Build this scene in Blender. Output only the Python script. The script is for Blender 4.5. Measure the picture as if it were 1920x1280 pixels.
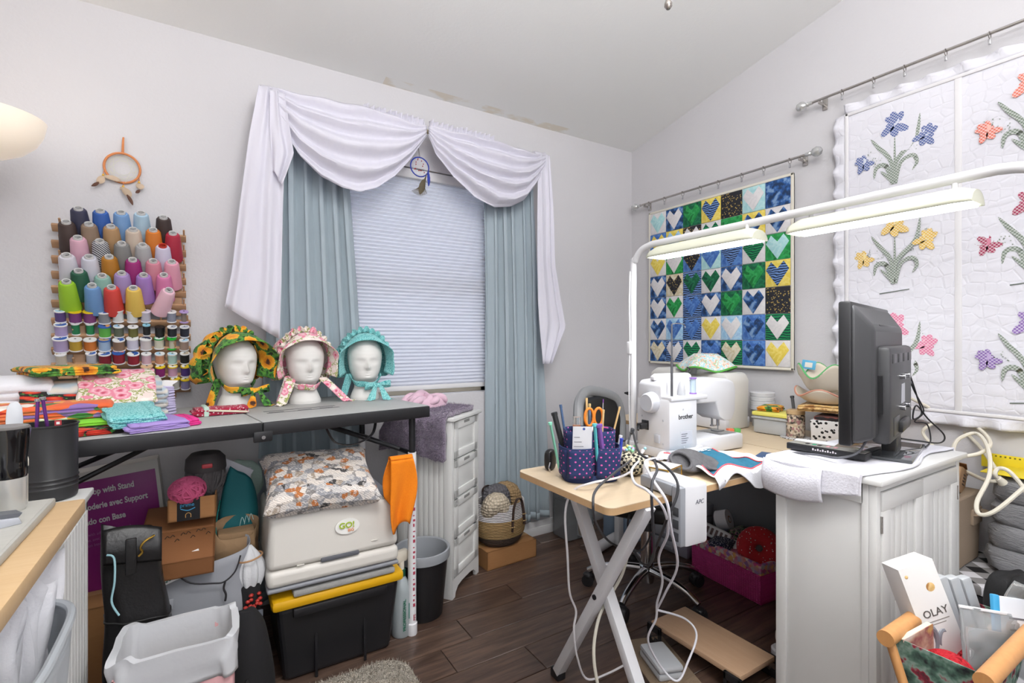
import bpy, bmesh, math, random
from mathutils import Vector as V, Matrix, noise
random.seed(7)
for o in list(bpy.data.objects): bpy.data.objects.remove(o)
SC = bpy.context.scene
C = SC.collection
PI = math.pi
# ---------------------------------------------------------------- camera
TH, F, CX, CY, H = math.radians(31.8), 926.0, 960.0, 635.0, 1.171
sT, cT = math.sin(TH), math.cos(TH)
cam_d = bpy.data.cameras.new('camera'); cam = bpy.data.objects.new('camera', cam_d); C.objects.link(cam)
cam_d.sensor_width = 36; cam_d.lens = 36 * F / 1920; cam_d.shift_y = (CY - 640) / 1920; cam_d.clip_start = 0.02
cam.location = (0, 0, H); cam.rotation_euler = (PI / 2, 0, -TH)
SC.camera = cam
# ---------------------------------------------------------------- world, lights, exposure
vs = SC.view_settings
vs.view_transform = 'Standard'; vs.look = 'None'; vs.gamma = 1; vs.use_curve_mapping = False
vs.exposure = 0.0
W = bpy.data.worlds.new('world'); SC.world = W; W.use_nodes = True
W.node_tree.nodes['Background'].inputs[0].default_value = (.75, .85, 1, 1)
W.node_tree.nodes['Background'].inputs[1].default_value = 1.0
def light(name, kind, loc, power, col=(1, 1, 1), size=.3, size_y=None, target=None, spread=None, shape=None):
    d = bpy.data.lights.new(name, kind); d.energy = power; d.color = col
    if kind == 'AREA':
        d.size = size
        if size_y: d.shape = 'RECTANGLE'; d.size_y = size_y
        if shape: d.shape = shape
        if spread: d.spread = spread
    else:
        d.shadow_soft_size = size
    o = bpy.data.objects.new(name, d); C.objects.link(o); o.location = loc
    if target is not None:
        o.rotation_euler = (V(target) - V(loc)).to_track_quat('-Z', 'Y').to_euler()
    return o
light('ceiling_light_glow', 'AREA', (.55, .15, 2.62), 13, (1, .99, .97), .55, target=(.9, 1.2, .3), shape='DISK')
light('ceiling_bounce_fill', 'AREA', (.35, -.45, 2.2), 84, (1, 1, 1), 1.0, target=(.45, -.1, 4), shape='DISK')  # added fill aimed upward for soft ceiling bounce, not a fixture of the room
light('rear_soft_fill', 'AREA', (.2, -1.33, 1.5), 25, (.94, .97, 1), 2.2, 1.5, target=(.7, 2, 1.15))  # added broad fill from behind the camera; the front wall has no window
light('torchiere_glow', 'POINT', (-.50, 2.05, 1.86), 1.1, (1, .95, .89), .05)
light('window_daylight', 'AREA', (.98, 2.72, 1.45), 15, (.86, .93, 1), .95, 1.2, target=(.98, 1, 1.4))
# ---------------------------------------------------------------- pixels to places
def ray(x, y):
    u = (x - CX) / F; return V((sT + cT * u, cT - sT * u, (CY - y) / F))
def pD(x, y, d): return V((0, 0, H)) + ray(x, y) * d
def pZ(x, y, z): r = ray(x, y); return V((0, 0, H)) + r * ((z - H) / r.z)
def pY(x, y, Y): r = ray(x, y); return V((0, 0, H)) + r * (Y / r.y)
def pX(x, y, X): r = ray(x, y); return V((0, 0, H)) + r * (X / r.x)
# ---------------------------------------------------------------- materials
def lin(c):
    if isinstance(c, str):
        c = tuple(int(c[i:i + 2], 16) / 255 for i in (0, 2, 4))
    return tuple((x / 12.92 if x <= .04045 else ((x + .055) / 1.055) ** 2.4) for x in c[:3]) + (1,)
MATS = {}
class N:
    """small node-graph helper"""
    def __init__(s, name):
        s.m = bpy.data.materials.new(name); s.m.use_nodes = True; s.t = s.m.node_tree
        s.b = s.t.nodes['Principled BSDF']; s.tc = None
    def new(s, typ, **kw):
        n = s.t.nodes.new('ShaderNode' + typ)
        for k, v in kw.items(): setattr(n, k, v)
        return n
    def link(s, a, b): s.t.links.new(a, b)
    def co(s, scale=1, rot=(0, 0, 0), kind='Object', loc=(0, 0, 0)):
        if s.tc is None: s.tc = s.new('TexCoord')
        mp = s.new('Mapping'); sc = scale if hasattr(scale, '__len__') else (scale,) * 3
        mp.inputs['Scale'].default_value = sc; mp.inputs['Rotation'].default_value = rot; mp.inputs['Location'].default_value = loc
        s.link(s.tc.outputs[kind], mp.inputs[0]); return mp.outputs[0]
    def noise(s, co, scale=5, detail=3, rough=.5, dist=0):
        n = s.new('TexNoise'); n.inputs['Scale'].default_value = scale; n.inputs['Detail'].default_value = detail
        n.inputs['Roughness'].default_value = rough; n.inputs['Distortion'].default_value = dist
        s.link(co, n.inputs['Vector']); return n.outputs['Fac']
    def voro(s, co, scale=5, rand=1, feature='F1', out='Distance'):
        n = s.new('TexVoronoi', feature=feature); n.inputs['Scale'].default_value = scale
        n.inputs['Randomness'].default_value = rand; s.link(co, n.inputs['Vector']); return n.outputs[out]
    def wave(s, co, scale=5, dist=0, dirn='X', typ='BANDS', prof='SIN', detail=2):
        n = s.new('TexWave', wave_type=typ, wave_profile=prof)
        if typ == 'BANDS': n.bands_direction = dirn
        n.inputs['Scale'].default_value = scale; n.inputs['Distortion'].default_value = dist; n.inputs['Detail'].default_value = detail
        s.link(co, n.inputs['Vector']); return n.outputs['Fac']
    def ramp(s, fac, stops, const=False):
        n = s.new('ValToRGB'); r = n.color_ramp
        if const: r.interpolation = 'CONSTANT'
        while len(r.elements) < len(stops): r.elements.new(.5)
        for e, (p, c) in zip(r.elements, stops): e.position = p; e.color = lin(c)
        s.link(fac, n.inputs[0]); return n.outputs[0]
    def mix(s, fac, a, b, mode='MIX'):
        n = s.new('Mix', data_type='RGBA', blend_type=mode)
        for inp, v in ((n.inputs[0], fac), (n.inputs[6], a), (n.inputs[7], b)):
            if isinstance(v, (int, float)): inp.default_value = v
            elif isinstance(v, str): inp.default_value = lin(v)
            elif isinstance(v, tuple): inp.default_value = v
            else: s.link(v, inp)
        return n.outputs[2]
    def math(s, op, a, b=0.0):
        n = s.new('Math', operation=op)
        for inp, v in ((n.inputs[0], a), (n.inputs[1], b)):
            if isinstance(v, (int, float)): inp.default_value = v
            else: s.link(v, inp)
        return n.outputs[0]
    def col(s, v):
        if isinstance(v, str): s.b.inputs['Base Color'].default_value = lin(v)
        else: s.link(v, s.b.inputs['Base Color'])
    def bump(s, h, strength=.3, dist=.002):
        n = s.new('Bump'); n.inputs['Strength'].default_value = strength; n.inputs['Distance'].default_value = dist
        s.link(h, n.inputs['Height']); s.link(n.outputs[0], s.b.inputs['Normal'])
    def set(s, **kw):
        for k, v in kw.items(): s.b.inputs[k.replace('_', ' ')].default_value = v
        return s
def M(name, col='cccccc', rough=.5, metal=0, nb=None, var=0, trans=0, alpha=1, emit=None, es=0, sheen=0, coat=0, spec=None):
    """plain material: nb=(scale,strength) noise bump, var = tone variation"""
    if name in MATS: return MATS[name]
    n = N(name); n.col(col); n.set(Roughness=rough, Metallic=metal)
    if var:
        co = n.co(1); f = n.noise(co, nb[0] * .3 if nb else 12, 4)
        a = [max(0, min(1, x * (1 - var))) for x in lin(col)[:3]] + [1]; b = [max(0, min(1, x * (1 + var))) for x in lin(col)[:3]] + [1]
        n.col(n.mix(f, tuple(a), tuple(b)))
    if nb: n.bump(n.noise(n.co(1), nb[0], 3), nb[1], .003)
    if trans: n.set(**{'Transmission_Weight': trans})
    if alpha < 1: n.set(Alpha=alpha)
    if emit: n.b.inputs['Emission Color'].default_value = lin(emit); n.b.inputs['Emission Strength'].default_value = es
    if sheen: n.b.inputs['Sheen Weight'].default_value = sheen
    if coat: n.b.inputs['Coat Weight'].default_value = coat
    if spec is not None: n.b.inputs['Specular IOR Level'].default_value = spec
    MATS[name] = n.m; return n.m
def reg(n, name): MATS[name] = n.m; return n.m
# ---------------------------------------------------------------- mesh builder
def frame(p, x=None, z=None):
    return Matrix.Translation(p)
class B:
    """bmesh collector in local coordinates"""
    def __init__(s): s.m = bmesh.new(); s.mi = 0
    def _add(s, vs, fs):
        bv = [s.m.verts.new(v) for v in vs]
        out = []
        for f in fs:
            try:
                fc = s.m.faces.new([bv[i] for i in f]); fc.material_index = s.mi; fc.smooth = True; out.append(fc)
            except ValueError: pass
        return s
    def box(s, c, d, bev=0, rot=None, seg=2, mat=None):
        t = bmesh.new(); bmesh.ops.create_cube(t, size=1)
        for v in t.verts: v.co = V((v.co.x * d[0], v.co.y * d[1], v.co.z * d[2]))
        if bev: bmesh.ops.bevel(t, geom=t.edges[:], offset=min(bev, min(d) * .49), segments=seg, profile=.5, affect='EDGES')
        mx = Matrix.Translation(V(c))
        if rot is not None: mx = mx @ (rot.to_4x4() if hasattr(rot, 'to_4x4') else Matrix.Rotation(rot, 4, 'Z'))
        if mat: mx = mat @ mx
        t.verts.ensure_lookup_table(); t.verts.index_update()
        s._add([mx @ v.co for v in t.verts], [[v.index for v in f.verts] for f in t.faces]); t.free(); return s
    def b2(s, x0, x1, y0, y1, z0, z1, bev=0, **k):
        return s.box(((x0 + x1) / 2, (y0 + y1) / 2, (z0 + z1) / 2), (abs(x1 - x0), abs(y1 - y0), abs(z1 - z0)), bev, **k)
    def lathe(s, prof, seg=24, mat=None, ang=2 * PI, sx=1, sy=1):
        vs = []; n = len(prof); full = abs(ang - 2 * PI) < 1e-6; k = seg if full else seg + 1
        for j in range(k):
            a = ang * j / seg
            for r, z in prof: vs.append(V((r * math.cos(a) * sx, r * math.sin(a) * sy, z)))
        fs = []
        for j in range(seg):
            q = (j + 1) % k
            for i in range(n - 1):
                a, b, c_, d = j * n + i, q * n + i, q * n + i + 1, j * n + i + 1
                if prof[i][0] < 1e-7 and prof[i + 1][0] < 1e-7: continue
                fs.append((a, b, c_, d))
        if mat: vs = [mat @ v for v in vs]
        s._add(vs, fs); return s
    def cyl(s, p0, p1, r0, r1=None, seg=14, cap=True):
        p0, p1 = V(p0), V(p1); r1 = r0 if r1 is None else r1
        q = (p1 - p0).to_track_quat('Z', 'Y').to_matrix().to_4x4(); L = (p1 - p0).length
        pr = [(r0, 0), (r1, L)]
        if cap: pr = [(0, 0)] + pr + [(0, L)]
        return s.lathe(pr, seg, Matrix.Translation(p0) @ q)
    def tube(s, pts, r, seg=8, closed=False, smooth=0, flat=1, cap=True, rad=None):
        pts = [V(p) for p in pts]
        if smooth: pts = catmull(pts, smooth, closed)
        n = len(pts); vs = []; up = V((0, 0, 1)); prev = None
        for i, p in enumerate(pts):
            a = pts[(i - 1) % n] if (closed or i) else p; b = pts[(i + 1) % n] if (closed or i < n - 1) else p
            t = (b - a).normalized()
            if prev is None: x = t.cross(up if abs(t.z) < .9 else V((1, 0, 0))).normalized()
            else: x = (prev - t * prev.dot(t)).normalized()
            prev = x; y = t.cross(x); rr = rad(i / max(1, n - 1)) * r if rad else r
            for j in range(seg):
                an = 2 * PI * j / seg; vs.append(p + x * math.cos(an) * rr + y * math.sin(an) * rr * flat)
        fs = []
        for i in range(n if closed else n - 1):
            for j in range(seg):
                k = (j + 1) % seg; i2 = (i + 1) % n
                fs.append((i * seg + j, i * seg + k, i2 * seg + k, i2 * seg + j))
        if cap and not closed: fs += [tuple(range(seg))[::-1], tuple(range((n - 1) * seg, n * seg))]
        s._add(vs, fs); return s
    def prism(s, poly, h, mat=None, bev=0, inset=None):
        """polygon in xy extruded z 0..h"""
        n = len(poly); t = bmesh.new()
        f = t.faces.new([t.verts.new((p[0], p[1], 0)) for p in poly])
        r = bmesh.ops.extrude_face_region(t, geom=[f])
        for g in r['geom']:
            if isinstance(g, bmesh.types.BMVert): g.co.z += h
        bmesh.ops.recalc_face_normals(t, faces=t.faces[:])
        if bev: bmesh.ops.bevel(t, geom=t.edges[:], offset=bev, segments=2, profile=.5, affect='EDGES')
        t.verts.ensure_lookup_table(); t.verts.index_update()
        mx = mat or Matrix()
        s._add([mx @ v.co for v in t.verts], [[v.index for v in f.verts] for f in t.faces]); t.free(); return s
    def grid(s, fn, nu, nv, cu=False):
        vs = [V(fn(i / nu, j / nv)) for i in range(nu + (0 if cu else 1)) for j in range(nv + 1)]
        k = nv + 1; nn = nu if cu else nu + 1; fs = []
        for i in range(nu):
            for j in range(nv):
                i2 = (i + 1) % nn; fs.append((i * k + j, i2 * k + j, i2 * k + j + 1, i * k + j + 1))
        s._add(vs, fs); return s
    def blob(s, c, d, e=1.0, nu=20, nv=12, mat=None, wob=0, seed=0, fr=4):
        """superellipsoid, wob = lumpy"""
        def pw(x, p): return math.copysign(abs(x) ** p, x)
        def fn(u, v):
            a = 2 * PI * u; b = PI * (v - .5)
            p = V((pw(math.cos(b), e) * pw(math.cos(a), e), pw(math.cos(b), e) * pw(math.sin(a), e), pw(math.sin(b), e)))
            if wob: p *= 1 + wob * noise.noise(p * fr * .5 + V((seed, seed * 2, 0)))
            p = V((p.x * d[0] / 2, p.y * d[1] / 2, p.z * d[2] / 2)) + V(c)
            return mat @ p if mat else p
        return s.grid(fn, nu, nv, True)
    def done(s, name, mat, parent=None, sub=0, solid=0, flat=False, bev=0, ang=None, shift=None):
        bmesh.ops.remove_doubles(s.m, verts=s.m.verts[:], dist=1e-6)
        bmesh.ops.recalc_face_normals(s.m, faces=s.m.faces[:])
        me = bpy.data.meshes.new(name)
        if shift is not None:
            for v in s.m.verts: v.co -= V(shift)
        s.m.to_mesh(me); s.m.free()
        for mm in (mat if isinstance(mat, (list, tuple)) else [mat]): me.materials.append(mm)
        if flat: me.polygons.foreach_set('use_smooth', [False] * len(me.polygons))
        else: me.set_sharp_from_angle(angle=math.radians(ang if ang else 38))
        o = bpy.data.objects.new(name, me); C.objects.link(o)
        if parent is not None: o.parent = parent
        if solid:
            md = o.modifiers.new('solid', 'SOLIDIFY'); md.thickness = solid; md.offset = 0
        if sub:
            md = o.modifiers.new('sub', 'SUBSURF'); md.levels = sub; md.render_levels = sub
        return o
def catmull(pts, k, closed=False):
    n = len(pts); out = []
    for i in range(n if closed else n - 1):
        p0 = pts[(i - 1) % n] if (closed or i) else pts[0]; p1 = pts[i]; p2 = pts[(i + 1) % n]
        p3 = pts[(i + 2) % n] if (closed or i + 2 < n) else pts[-1]
        for j in range(k):
            t = j / k; t2 = t * t; t3 = t2 * t
            out.append(.5 * ((2 * p1) + (p2 - p0) * t + (2 * p0 - 5 * p1 + 4 * p2 - p3) * t2 + (3 * p1 - p0 - 3 * p2 + p3) * t3))
    if not closed: out.append(pts[-1].copy())
    return out
def thing(name, label, cat, loc=(0, 0, 0), rz=0, group=None, rot=None):
    o = bpy.data.objects.new(name, None); C.objects.link(o); o.empty_display_size = .05
    o.location = loc; o.rotation_euler = rot if rot else (0, 0, rz)
    return tag(o, label, cat, group)
def tag(o, label, cat, group=None):
    o['label'] = label; o['category'] = cat
    if group: o['group'] = group
    return o
def place(o, loc, rz=0, rot=None):
    o.location = loc; o.rotation_euler = rot if rot else (0, 0, rz); return o
def struct(o, label=None):
    o['kind'] = 'structure'
    if label: o['label'] = label
    return o
def dup(o, parent=None):
    c = o.copy(); C.objects.link(c); c.parent = parent
    for ch in list(o.children): dup(ch, c)
    return c
def text(body, size, mat, parent, mx, name='lettering', ext=.0004, bold=0, align='LEFT', sx=1, shear=0):
    cu = bpy.data.curves.new('t', 'FONT'); cu.body = body; cu.size = size; cu.extrude = ext; cu.align_x = align; cu.offset = bold; cu.shear = shear
    cu.resolution_u = 3
    to = bpy.data.objects.new('t', cu); C.objects.link(to)
    dg = bpy.context.evaluated_depsgraph_get(); me = bpy.data.meshes.new_from_object(to.evaluated_get(dg))
    bpy.data.objects.remove(to); bpy.data.curves.remove(cu)
    me.transform(mx @ Matrix.Diagonal((sx, 1, 1, 1))); me.materials.clear(); me.materials.append(mat); me.name = name
    o = bpy.data.objects.new(name, me); C.objects.link(o); o.parent = parent; return o
def basis(x, y, o=(0, 0, 0)):
    """matrix mapping local xy plane onto directions x, y"""
    x = V(x).normalized(); y = V(y).normalized(); z = x.cross(y).normalized(); y = z.cross(x)
    m = Matrix((x, y, z)).transposed().to_4x4(); m.translation = V(o); return m
def RX(a): return Matrix.Rotation(a, 4, 'X')
def RY(a): return Matrix.Rotation(a, 4, 'Y')
def RZ(a): return Matrix.Rotation(a, 4, 'Z')
def T(*p): return Matrix.Translation(V(p if len(p) == 3 else p[0]))
# ================================================================= ROOM
YW, XW, XL, YF = 2.436, 2.472, -1.75, -1.45
CS = .2075                       # the ceiling climbs away from the window wall
def cz(y): return 2.443 + CS * (YW - y)
n = N('wall_paint'); co = n.co(1); f = n.noise(co, 90, 3, .6); n.col(n.mix(n.noise(co, 2.5, 2), 'cfcdd0', 'd4d2d5'))
n.set(Roughness=.75); n.bump(f, .28, .004); m_wall = reg(n, 'wall_paint')
n = N('ceiling_paint'); co = n.co(1)
st = n.ramp(n.noise(n.co((1.6, 3, 1)), 5, 3), [(.46, '000000'), (.58, 'ffffff')])
sx = n.new('SeparateXYZ'); n.link(n.co(1), sx.inputs[0])
band = n.math('MULTIPLY', n.math('GREATER_THAN', sx.outputs[1], YW - .055), n.math('MULTIPLY', n.math('GREATER_THAN', sx.outputs[0], .75), n.math('LESS_THAN', sx.outputs[0], 2.1)))
n.col(n.mix(n.math('MULTIPLY', n.math('MULTIPLY', st, band), .5), 'efefee', 'd9c9ac')); n.set(Roughness=.85); n.bump(n.noise(co, 70, 3), .2, .003); m_ceil = reg(n, 'ceiling_paint')
m_white = M('white_trim', 'e6e5e6', .4)
# walls, with a window opening in the back wall
WX0, WX1, WZ0, WZ1 = .50, 1.378, .875, 2.055
b = B()
def wallq(b, x0, x1, z0, z1): b.b2(x0, x1, YW, YW + .14, z0, z1)
wallq(b, XL - .1, WX0, 0, 2.5); wallq(b, WX1, XW + .1, 0, 2.5); wallq(b, WX0, WX1, 0, WZ0); wallq(b, WX0, WX1, WZ1, 2.5)
struct(b.done('wall_back', m_wall, flat=True))
def sidewall(x0, x1, name):
    b = B(); b._add([(x, y, z) for x in (x0, x1) for y, z in ((YF, 0), (YW + .14, 0), (YW + .14, cz(YW + .14)), (YF, cz(YF)))],
                    [(0, 1, 2, 3), (4, 5, 6, 7), (0, 1, 5, 4), (1, 2, 6, 5), (2, 3, 7, 6), (3, 0, 4, 7)])
    return struct(b.done(name, m_wall, flat=True))
sidewall(XW, XW + .1, 'wall_right'); sidewall(XL - .1, XL, 'wall_left')
b = B(); b.b2(XL - .1, XW + .1, YF - .1, YF, 0, cz(YF)); struct(b.done('wall_front', m_wall, flat=True))
b = B(); q = YW + .14
b._add([(x, y, cz(y) + dz) for dz in (0, .1) for x in (XL - .1, XW + .1) for y in (YF - .1, q)],
       [(0, 1, 3, 2), (4, 5, 7, 6), (0, 1, 5, 4), (2, 3, 7, 6), (0, 2, 6, 4), (1, 3, 7, 5)])
struct(b.done('ceiling', m_ceil, flat=True))
# floor: real planks with dark joints
n = N('floor_plank'); oi = n.new('ObjectInfo')
co = n.co((1.2, 14, 14)); cb = n.new('Combine' + 'XYZ')
ad = n.new('VectorMath', operation='ADD'); mu = n.new('VectorMath', operation='SCALE'); mu.inputs[3].default_value = 37
cb2 = n.new('CombineXYZ'); n.link(oi.outputs['Random'], cb2.inputs[0]); n.link(oi.outputs['Random'], cb2.inputs[1]); n.link(cb2.outputs[0], mu.inputs[0])
n.link(co, ad.inputs[0]); n.link(mu.outputs[0], ad.inputs[1])
g = n.noise(ad.outputs[0], 3.2, 6, .62, .6)
c1 = n.ramp(g, [(.25, '2e221d'), (.48, '4a3830'), (.62, '5d483d'), (.8, '3d2d26')])
c2 = n.ramp(g, [(.25, '3d2e27'), (.5, '5d4a40'), (.66, '725a4c'), (.8, '4c3a32')])
n.col(n.mix(oi.outputs['Random'], c1, c2)); n.set(Roughness=.33); n.bump(g, .25, .002); m_plank = reg(n, 'floor_plank')
fl = struct(B().b2(XL - .1, XW + .1, YF - .1, YW + .14, -.06, -.004).done('floor', M('floor_joint', '17110f', .7), flat=True))
PW = .1485; yy = 1.576 - PW * 21; row = 0; pm = {}
while yy < YW:
    y0, y1 = max(yy, YF), min(yy + PW, YW)
    if y1 - y0 > .01:
        x = XL - random.random() * .9
        if abs(yy - 1.576) < .01: x = .752 - 1.22 * 3
        if abs(yy - 1.576 - PW) < .01: x = .887 - 1.22 * 3
        if abs(yy - 1.576 - 2 * PW) < .01: x = 1.217 - 1.22 * 3
        while x < XW:
            x0, x1 = max(x, XL), min(x + 1.22, XW)
            if x1 - x0 > .02:
                key = (round(x1 - x0, 3), round(y1 - y0, 3))
                if key not in pm:
                    pm[key] = B().box((0, 0, -.004), (x1 - x0 - .003, y1 - y0 - .003, .008), .0015, seg=1).done('plank', m_plank, fl)
                    o = pm[key]
                else:
                    o = pm[key].copy(); C.objects.link(o)
                o.location = ((x0 + x1) / 2, (y0 + y1) / 2, 0); o.parent = fl
            x += 1.22
    yy += PW; row += 1
# baseboards
b = B(); b.b2(XL, XW, YW - .014, YW, 0, .085, .003); b.b2(XL, XW, YW - .019, YW, 0, .05, .003); struct(b.done('baseboard_back', m_white))
b = B(); b.b2(XW - .014, XW, YF, YW - .02, 0, .085, .003); struct(b.done('baseboard_right', m_white))
# window
win = bpy.data.objects.new('window_1', None); C.objects.link(win); struct(win, 'white framed window behind the pleated shade'); win.location = (0, YW, 0)
b = B(); t_ = .035
for x0, x1, z0, z1 in ((WX0, WX1, WZ0, WZ0 + t_), (WX0, WX1, WZ1 - t_, WZ1), (WX0, WX0 + t_, WZ0, WZ1), (WX1 - t_, WX1, WZ0, WZ1), (WX0, WX1, 1.44, 1.475)):
    b.b2(x0, x1, .075, .11, z0, z1, .003)
b.done('window_frame', M('tan_frame', 'b7ad9a', .5), win)
B().b2(WX0 + t_, WX1 - t_, .088, .094, WZ0 + t_, WZ1 - t_).done('pane', M('window_glass', 'ffffff', .02, trans=1), win)
# pleated shade in the recess: head rail, pleats one by one, bottom rail
n = N('shade_fabric'); n.col('e9eaf0'); n.set(Roughness=.9)
tr = n.new('BsdfTranslucent'); tr.inputs[0].default_value = lin('f2f4fa'); mx_ = n.new('MixShader'); mx_.inputs[0].default_value = .3
n.link(n.b.outputs[0], mx_.inputs[1]); n.link(tr.outputs[0], mx_.inputs[2]); n.link(mx_.outputs[0], n.t.nodes['Material Output'].inputs[0]); m_shade = reg(n, 'shade_fabric')
sh = thing('pleated_shade', 'white pleated cellular window shade pulled down behind the curtains', 'window shade', ((WX0 + WX1) / 2, YW + .03, WZ0))
SW = WX1 - WX0 - .01
B().b2(-SW / 2, SW / 2, -.024, .03, WZ1 - WZ0 - .052, WZ1 - WZ0 - .004, .004).done('head_rail', m_white, sh)
B().b2(-SW / 2, SW / 2, -.014, .018, .028, .052, .004).done('bottom_rail', m_white, sh)
NP = 58; z0, z1 = .052, WZ1 - WZ0 - .052; ph = (z1 - z0) / NP; pr = None
for i in range(NP):
    if pr is None:
        b = B(); a = SW / 2
        b._add([(-a, .004, 0), (a, .004, 0), (a, -.010, ph * .5), (-a, -.010, ph * .5), (a, .004, ph), (-a, .004, ph), (a, .018, ph * .5), (-a, .018, ph * .5)],
               [(0, 1, 2, 3), (3, 2, 4, 5), (5, 4, 6, 7), (7, 6, 1, 0)])
        o = pr = b.done('pleat', m_shade, sh, flat=True)
    else:
        o = pr.copy(); C.objects.link(o); o.parent = sh
    o.location.z = z0 + i * ph
# ================================================================= WINDOW DRESSING
def cloth(name, col, trans=.25, rough=.9, bumpsc=0, col2=None):
    n = N(name)
    c = n.mix(n.noise(n.co((20, 20, 3)), 3, 2), col, col2 or col); n.col(c); n.set(Roughness=rough); n.b.inputs['Sheen Weight'].default_value = .15
    if bumpsc: n.bump(n.noise(n.co(1), bumpsc, 2), .25, .002)
    if trans:
        tr = n.new('BsdfTranslucent'); n.link(c, tr.inputs[0]); mx_ = n.new('MixShader'); mx_.inputs[0].default_value = trans
        n.link(n.b.outputs[0], mx_.inputs[1]); n.link(tr.outputs[0], mx_.inputs[2]); n.link(mx_.outputs[0], n.t.nodes['Material Output'].inputs[0])
    return reg(n, name)
m_curt = cloth('curtain_blue', 'b6c4cc', .1, col2='acbac3'); m_scarf = cloth('scarf_white', 'f6f4fc', .3, col2='efedf8')
m_champ = M('champagne_metal', 'b9a888', .35, .8)
def lerp(a, b, t): return a + (b - a) * t
def interp(pts, t):
    for (t0, v0), (t1, v1) in zip(pts, pts[1:]):
        if t <= t1: return lerp(v0, v1, max(0, (t - t0) / (t1 - t0)))
    return pts[-1][1]
def curtain(label, xt0, xt1, xb0, xb1, zt, zb, folds, seed):
    t = thing('curtain', label, 'curtain', ((xb0 + xb1) / 2, 2.395, zb))
    def fn(u, v):
        k = v ** .8; x = lerp(lerp(xt0, xb0, k), lerp(xt1, xb1, k), u) - (xb0 + xb1) / 2
        ph = u * folds * 2 * PI + .6 * math.sin(3 * v + seed) + 2.0 * noise.noise(V((u * 3.1, v * .6, seed)))
        a = (.022 + .006 * v) * (.75 + .5 * abs(noise.noise(V((u * 5, seed, v * .4)))))
        x += .8 * a * math.sin(ph * 2)
        zz = zt - (zt - zb) * v
        return (x, 1.25 * a * math.copysign(abs(math.sin(ph)) ** .75, math.sin(ph)), zz - zb)
    o = B().grid(fn, 130, 24).done('panel', m_curt, t, solid=.0015)
    B().grid(lambda u, v: V(fn(u, 1 - .02 * v)) + V((0, -.0018, 0)), 130, 1).done('hem', m_curt, t, solid=.001)
    return t
curtain('blue grey curtain panel hanging behind the folding table', .245, .54, .20, .68, 2.19, .03, 6, 1.3)
curtain('blue grey curtain panel hanging above the rope basket', 1.30, 1.64, 1.335, 1.71, 2.20, .115, 5.5, 4.1)
rod = thing('curtain_rod', 'champagne metal curtain rod carrying the white scarf valance', 'curtain rod', (.92, 2.32, 2.205))
B().cyl((-.70, 0, 0), (.73, 0, 0), .011).done('pole', m_champ, rod)
for sx in (-1, 1):
    B().lathe([(0, .05), (.016, .047), (.026, .035), (.029, .02), (.022, .006), (.014, 0)], 16, T(.005 + sx * .705, 0, 0) @ RY(sx * PI / 2) @ Matrix.Diagonal((.85, .85, .6, 1))).done('finial', m_champ, rod)
    B().b2(sx * .68 - .006, sx * .68 + .006, -.012, .115, -.012, .012, .003).done('bracket', m_champ, rod)
sc = thing('scarf_valance', 'sheer white scarf valance swagged over the curtain rod with hanging tails', 'valance', (.92, 2.32, 2.205))
def swag(xa, xb, low, seed, nf):
    x0 = .92
    def fn(u, v):
        x = lerp(xa, xb, u); zl = interp(low, x); zt = 2.222 - .004 * math.sin(u * 9)
        # edges of every fold follow the sag
        k = v; z = lerp(zt, zl, k)
        env = math.sin(PI * min(1, max(0, u))) ** .6
        fold = math.sin(v * nf * 2 * PI + 1.4 * math.sin(u * PI + seed) + noise.noise(V((u * 3, v * 3, seed))) * 1.5)
        yy = -.030 - .055 * env * math.sin(PI * (v * .85 + .08)) - .021 * env * fold - .006 * math.sin(u * 26) * (1 - v)
        return (x - x0, yy, z - 2.205)
    return B().grid(fn, 60, 44).done('swag', m_scarf, sc, solid=.0012)
def lowpts(px): return [(p.x, p.z) for p in (pY(x, y, 2.28) for x, y in px)]
swag(.215, .925, [(.215, 2.16)] + lowpts([(527, 235), (560, 292), (600, 332), (640, 354), (672, 362), (705, 354), (740, 330), (770, 298)]) + [(.925, 2.17)], .5, 4)
swag(.935, 1.645, [(.935, 2.17)] + lowpts([(818, 290), (850, 332), (890, 368), (930, 387), (960, 386), (985, 374), (1003, 350)]) + [(1.645, 2.15)], 2.1, 5)
def ruffle(x0, x1, s):
    def fn(u, v):
        x = lerp(x0, x1, u); a = .015 * v
        return (x - .92, -.012 + a * math.sin(u * 70 * (x1 - x0) / .3 + s) + .006 * v * noise.noise(V((u * 9, s, v))), .012 + v * (.042 + .014 * noise.noise(V((u * 12, s, 3)))))
    B().grid(fn, 90, 4).done('ruffle', m_scarf, sc, solid=.001)
ruffle(.62, .925, 0); ruffle(.95, 1.32, 2)
def tail(prof, name='tail', dy=-.03, nf=3, s=0):
    """prof: list of (v, xleft, xright); z = first to last row"""
    def fn(u, v):
        i = v * (len(prof) - 1); k = min(int(i), len(prof) - 2); t = i - k
        z0, a0, b0, s0 = prof[k]; z1, a1, b1, s1 = prof[k + 1]
        x = lerp(lerp(a0, a1, t), lerp(b0, b1, t), u); z = lerp(z0, z1, t) + lerp(s0, s1, t) * u
        return (x - .92, dy + .012 * math.sin(u * nf * 5 + s + v + 2.5 * noise.noise(V((u * 2.5, v * 1.2, s + 4)))) * (.4 + .6 * v), z - 2.205)
    return B().grid(fn, 40, 26).done(name, m_scarf, sc, solid=.0012)
tail([(2.215, .185, .275, 0), (2.0, .15, .285, 0), (1.7, .115, .275, 0), (1.45, .09, .27, -.03), (1.30, .064, .262, -.13)], dy=-.045)
tail([(2.2, .225, .28, 0), (2.05, .225, .30, 0), (1.95, .23, .315, 0), (1.87, .235, .27, -.06)], 'tail_fold', -.062, 2)
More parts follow.
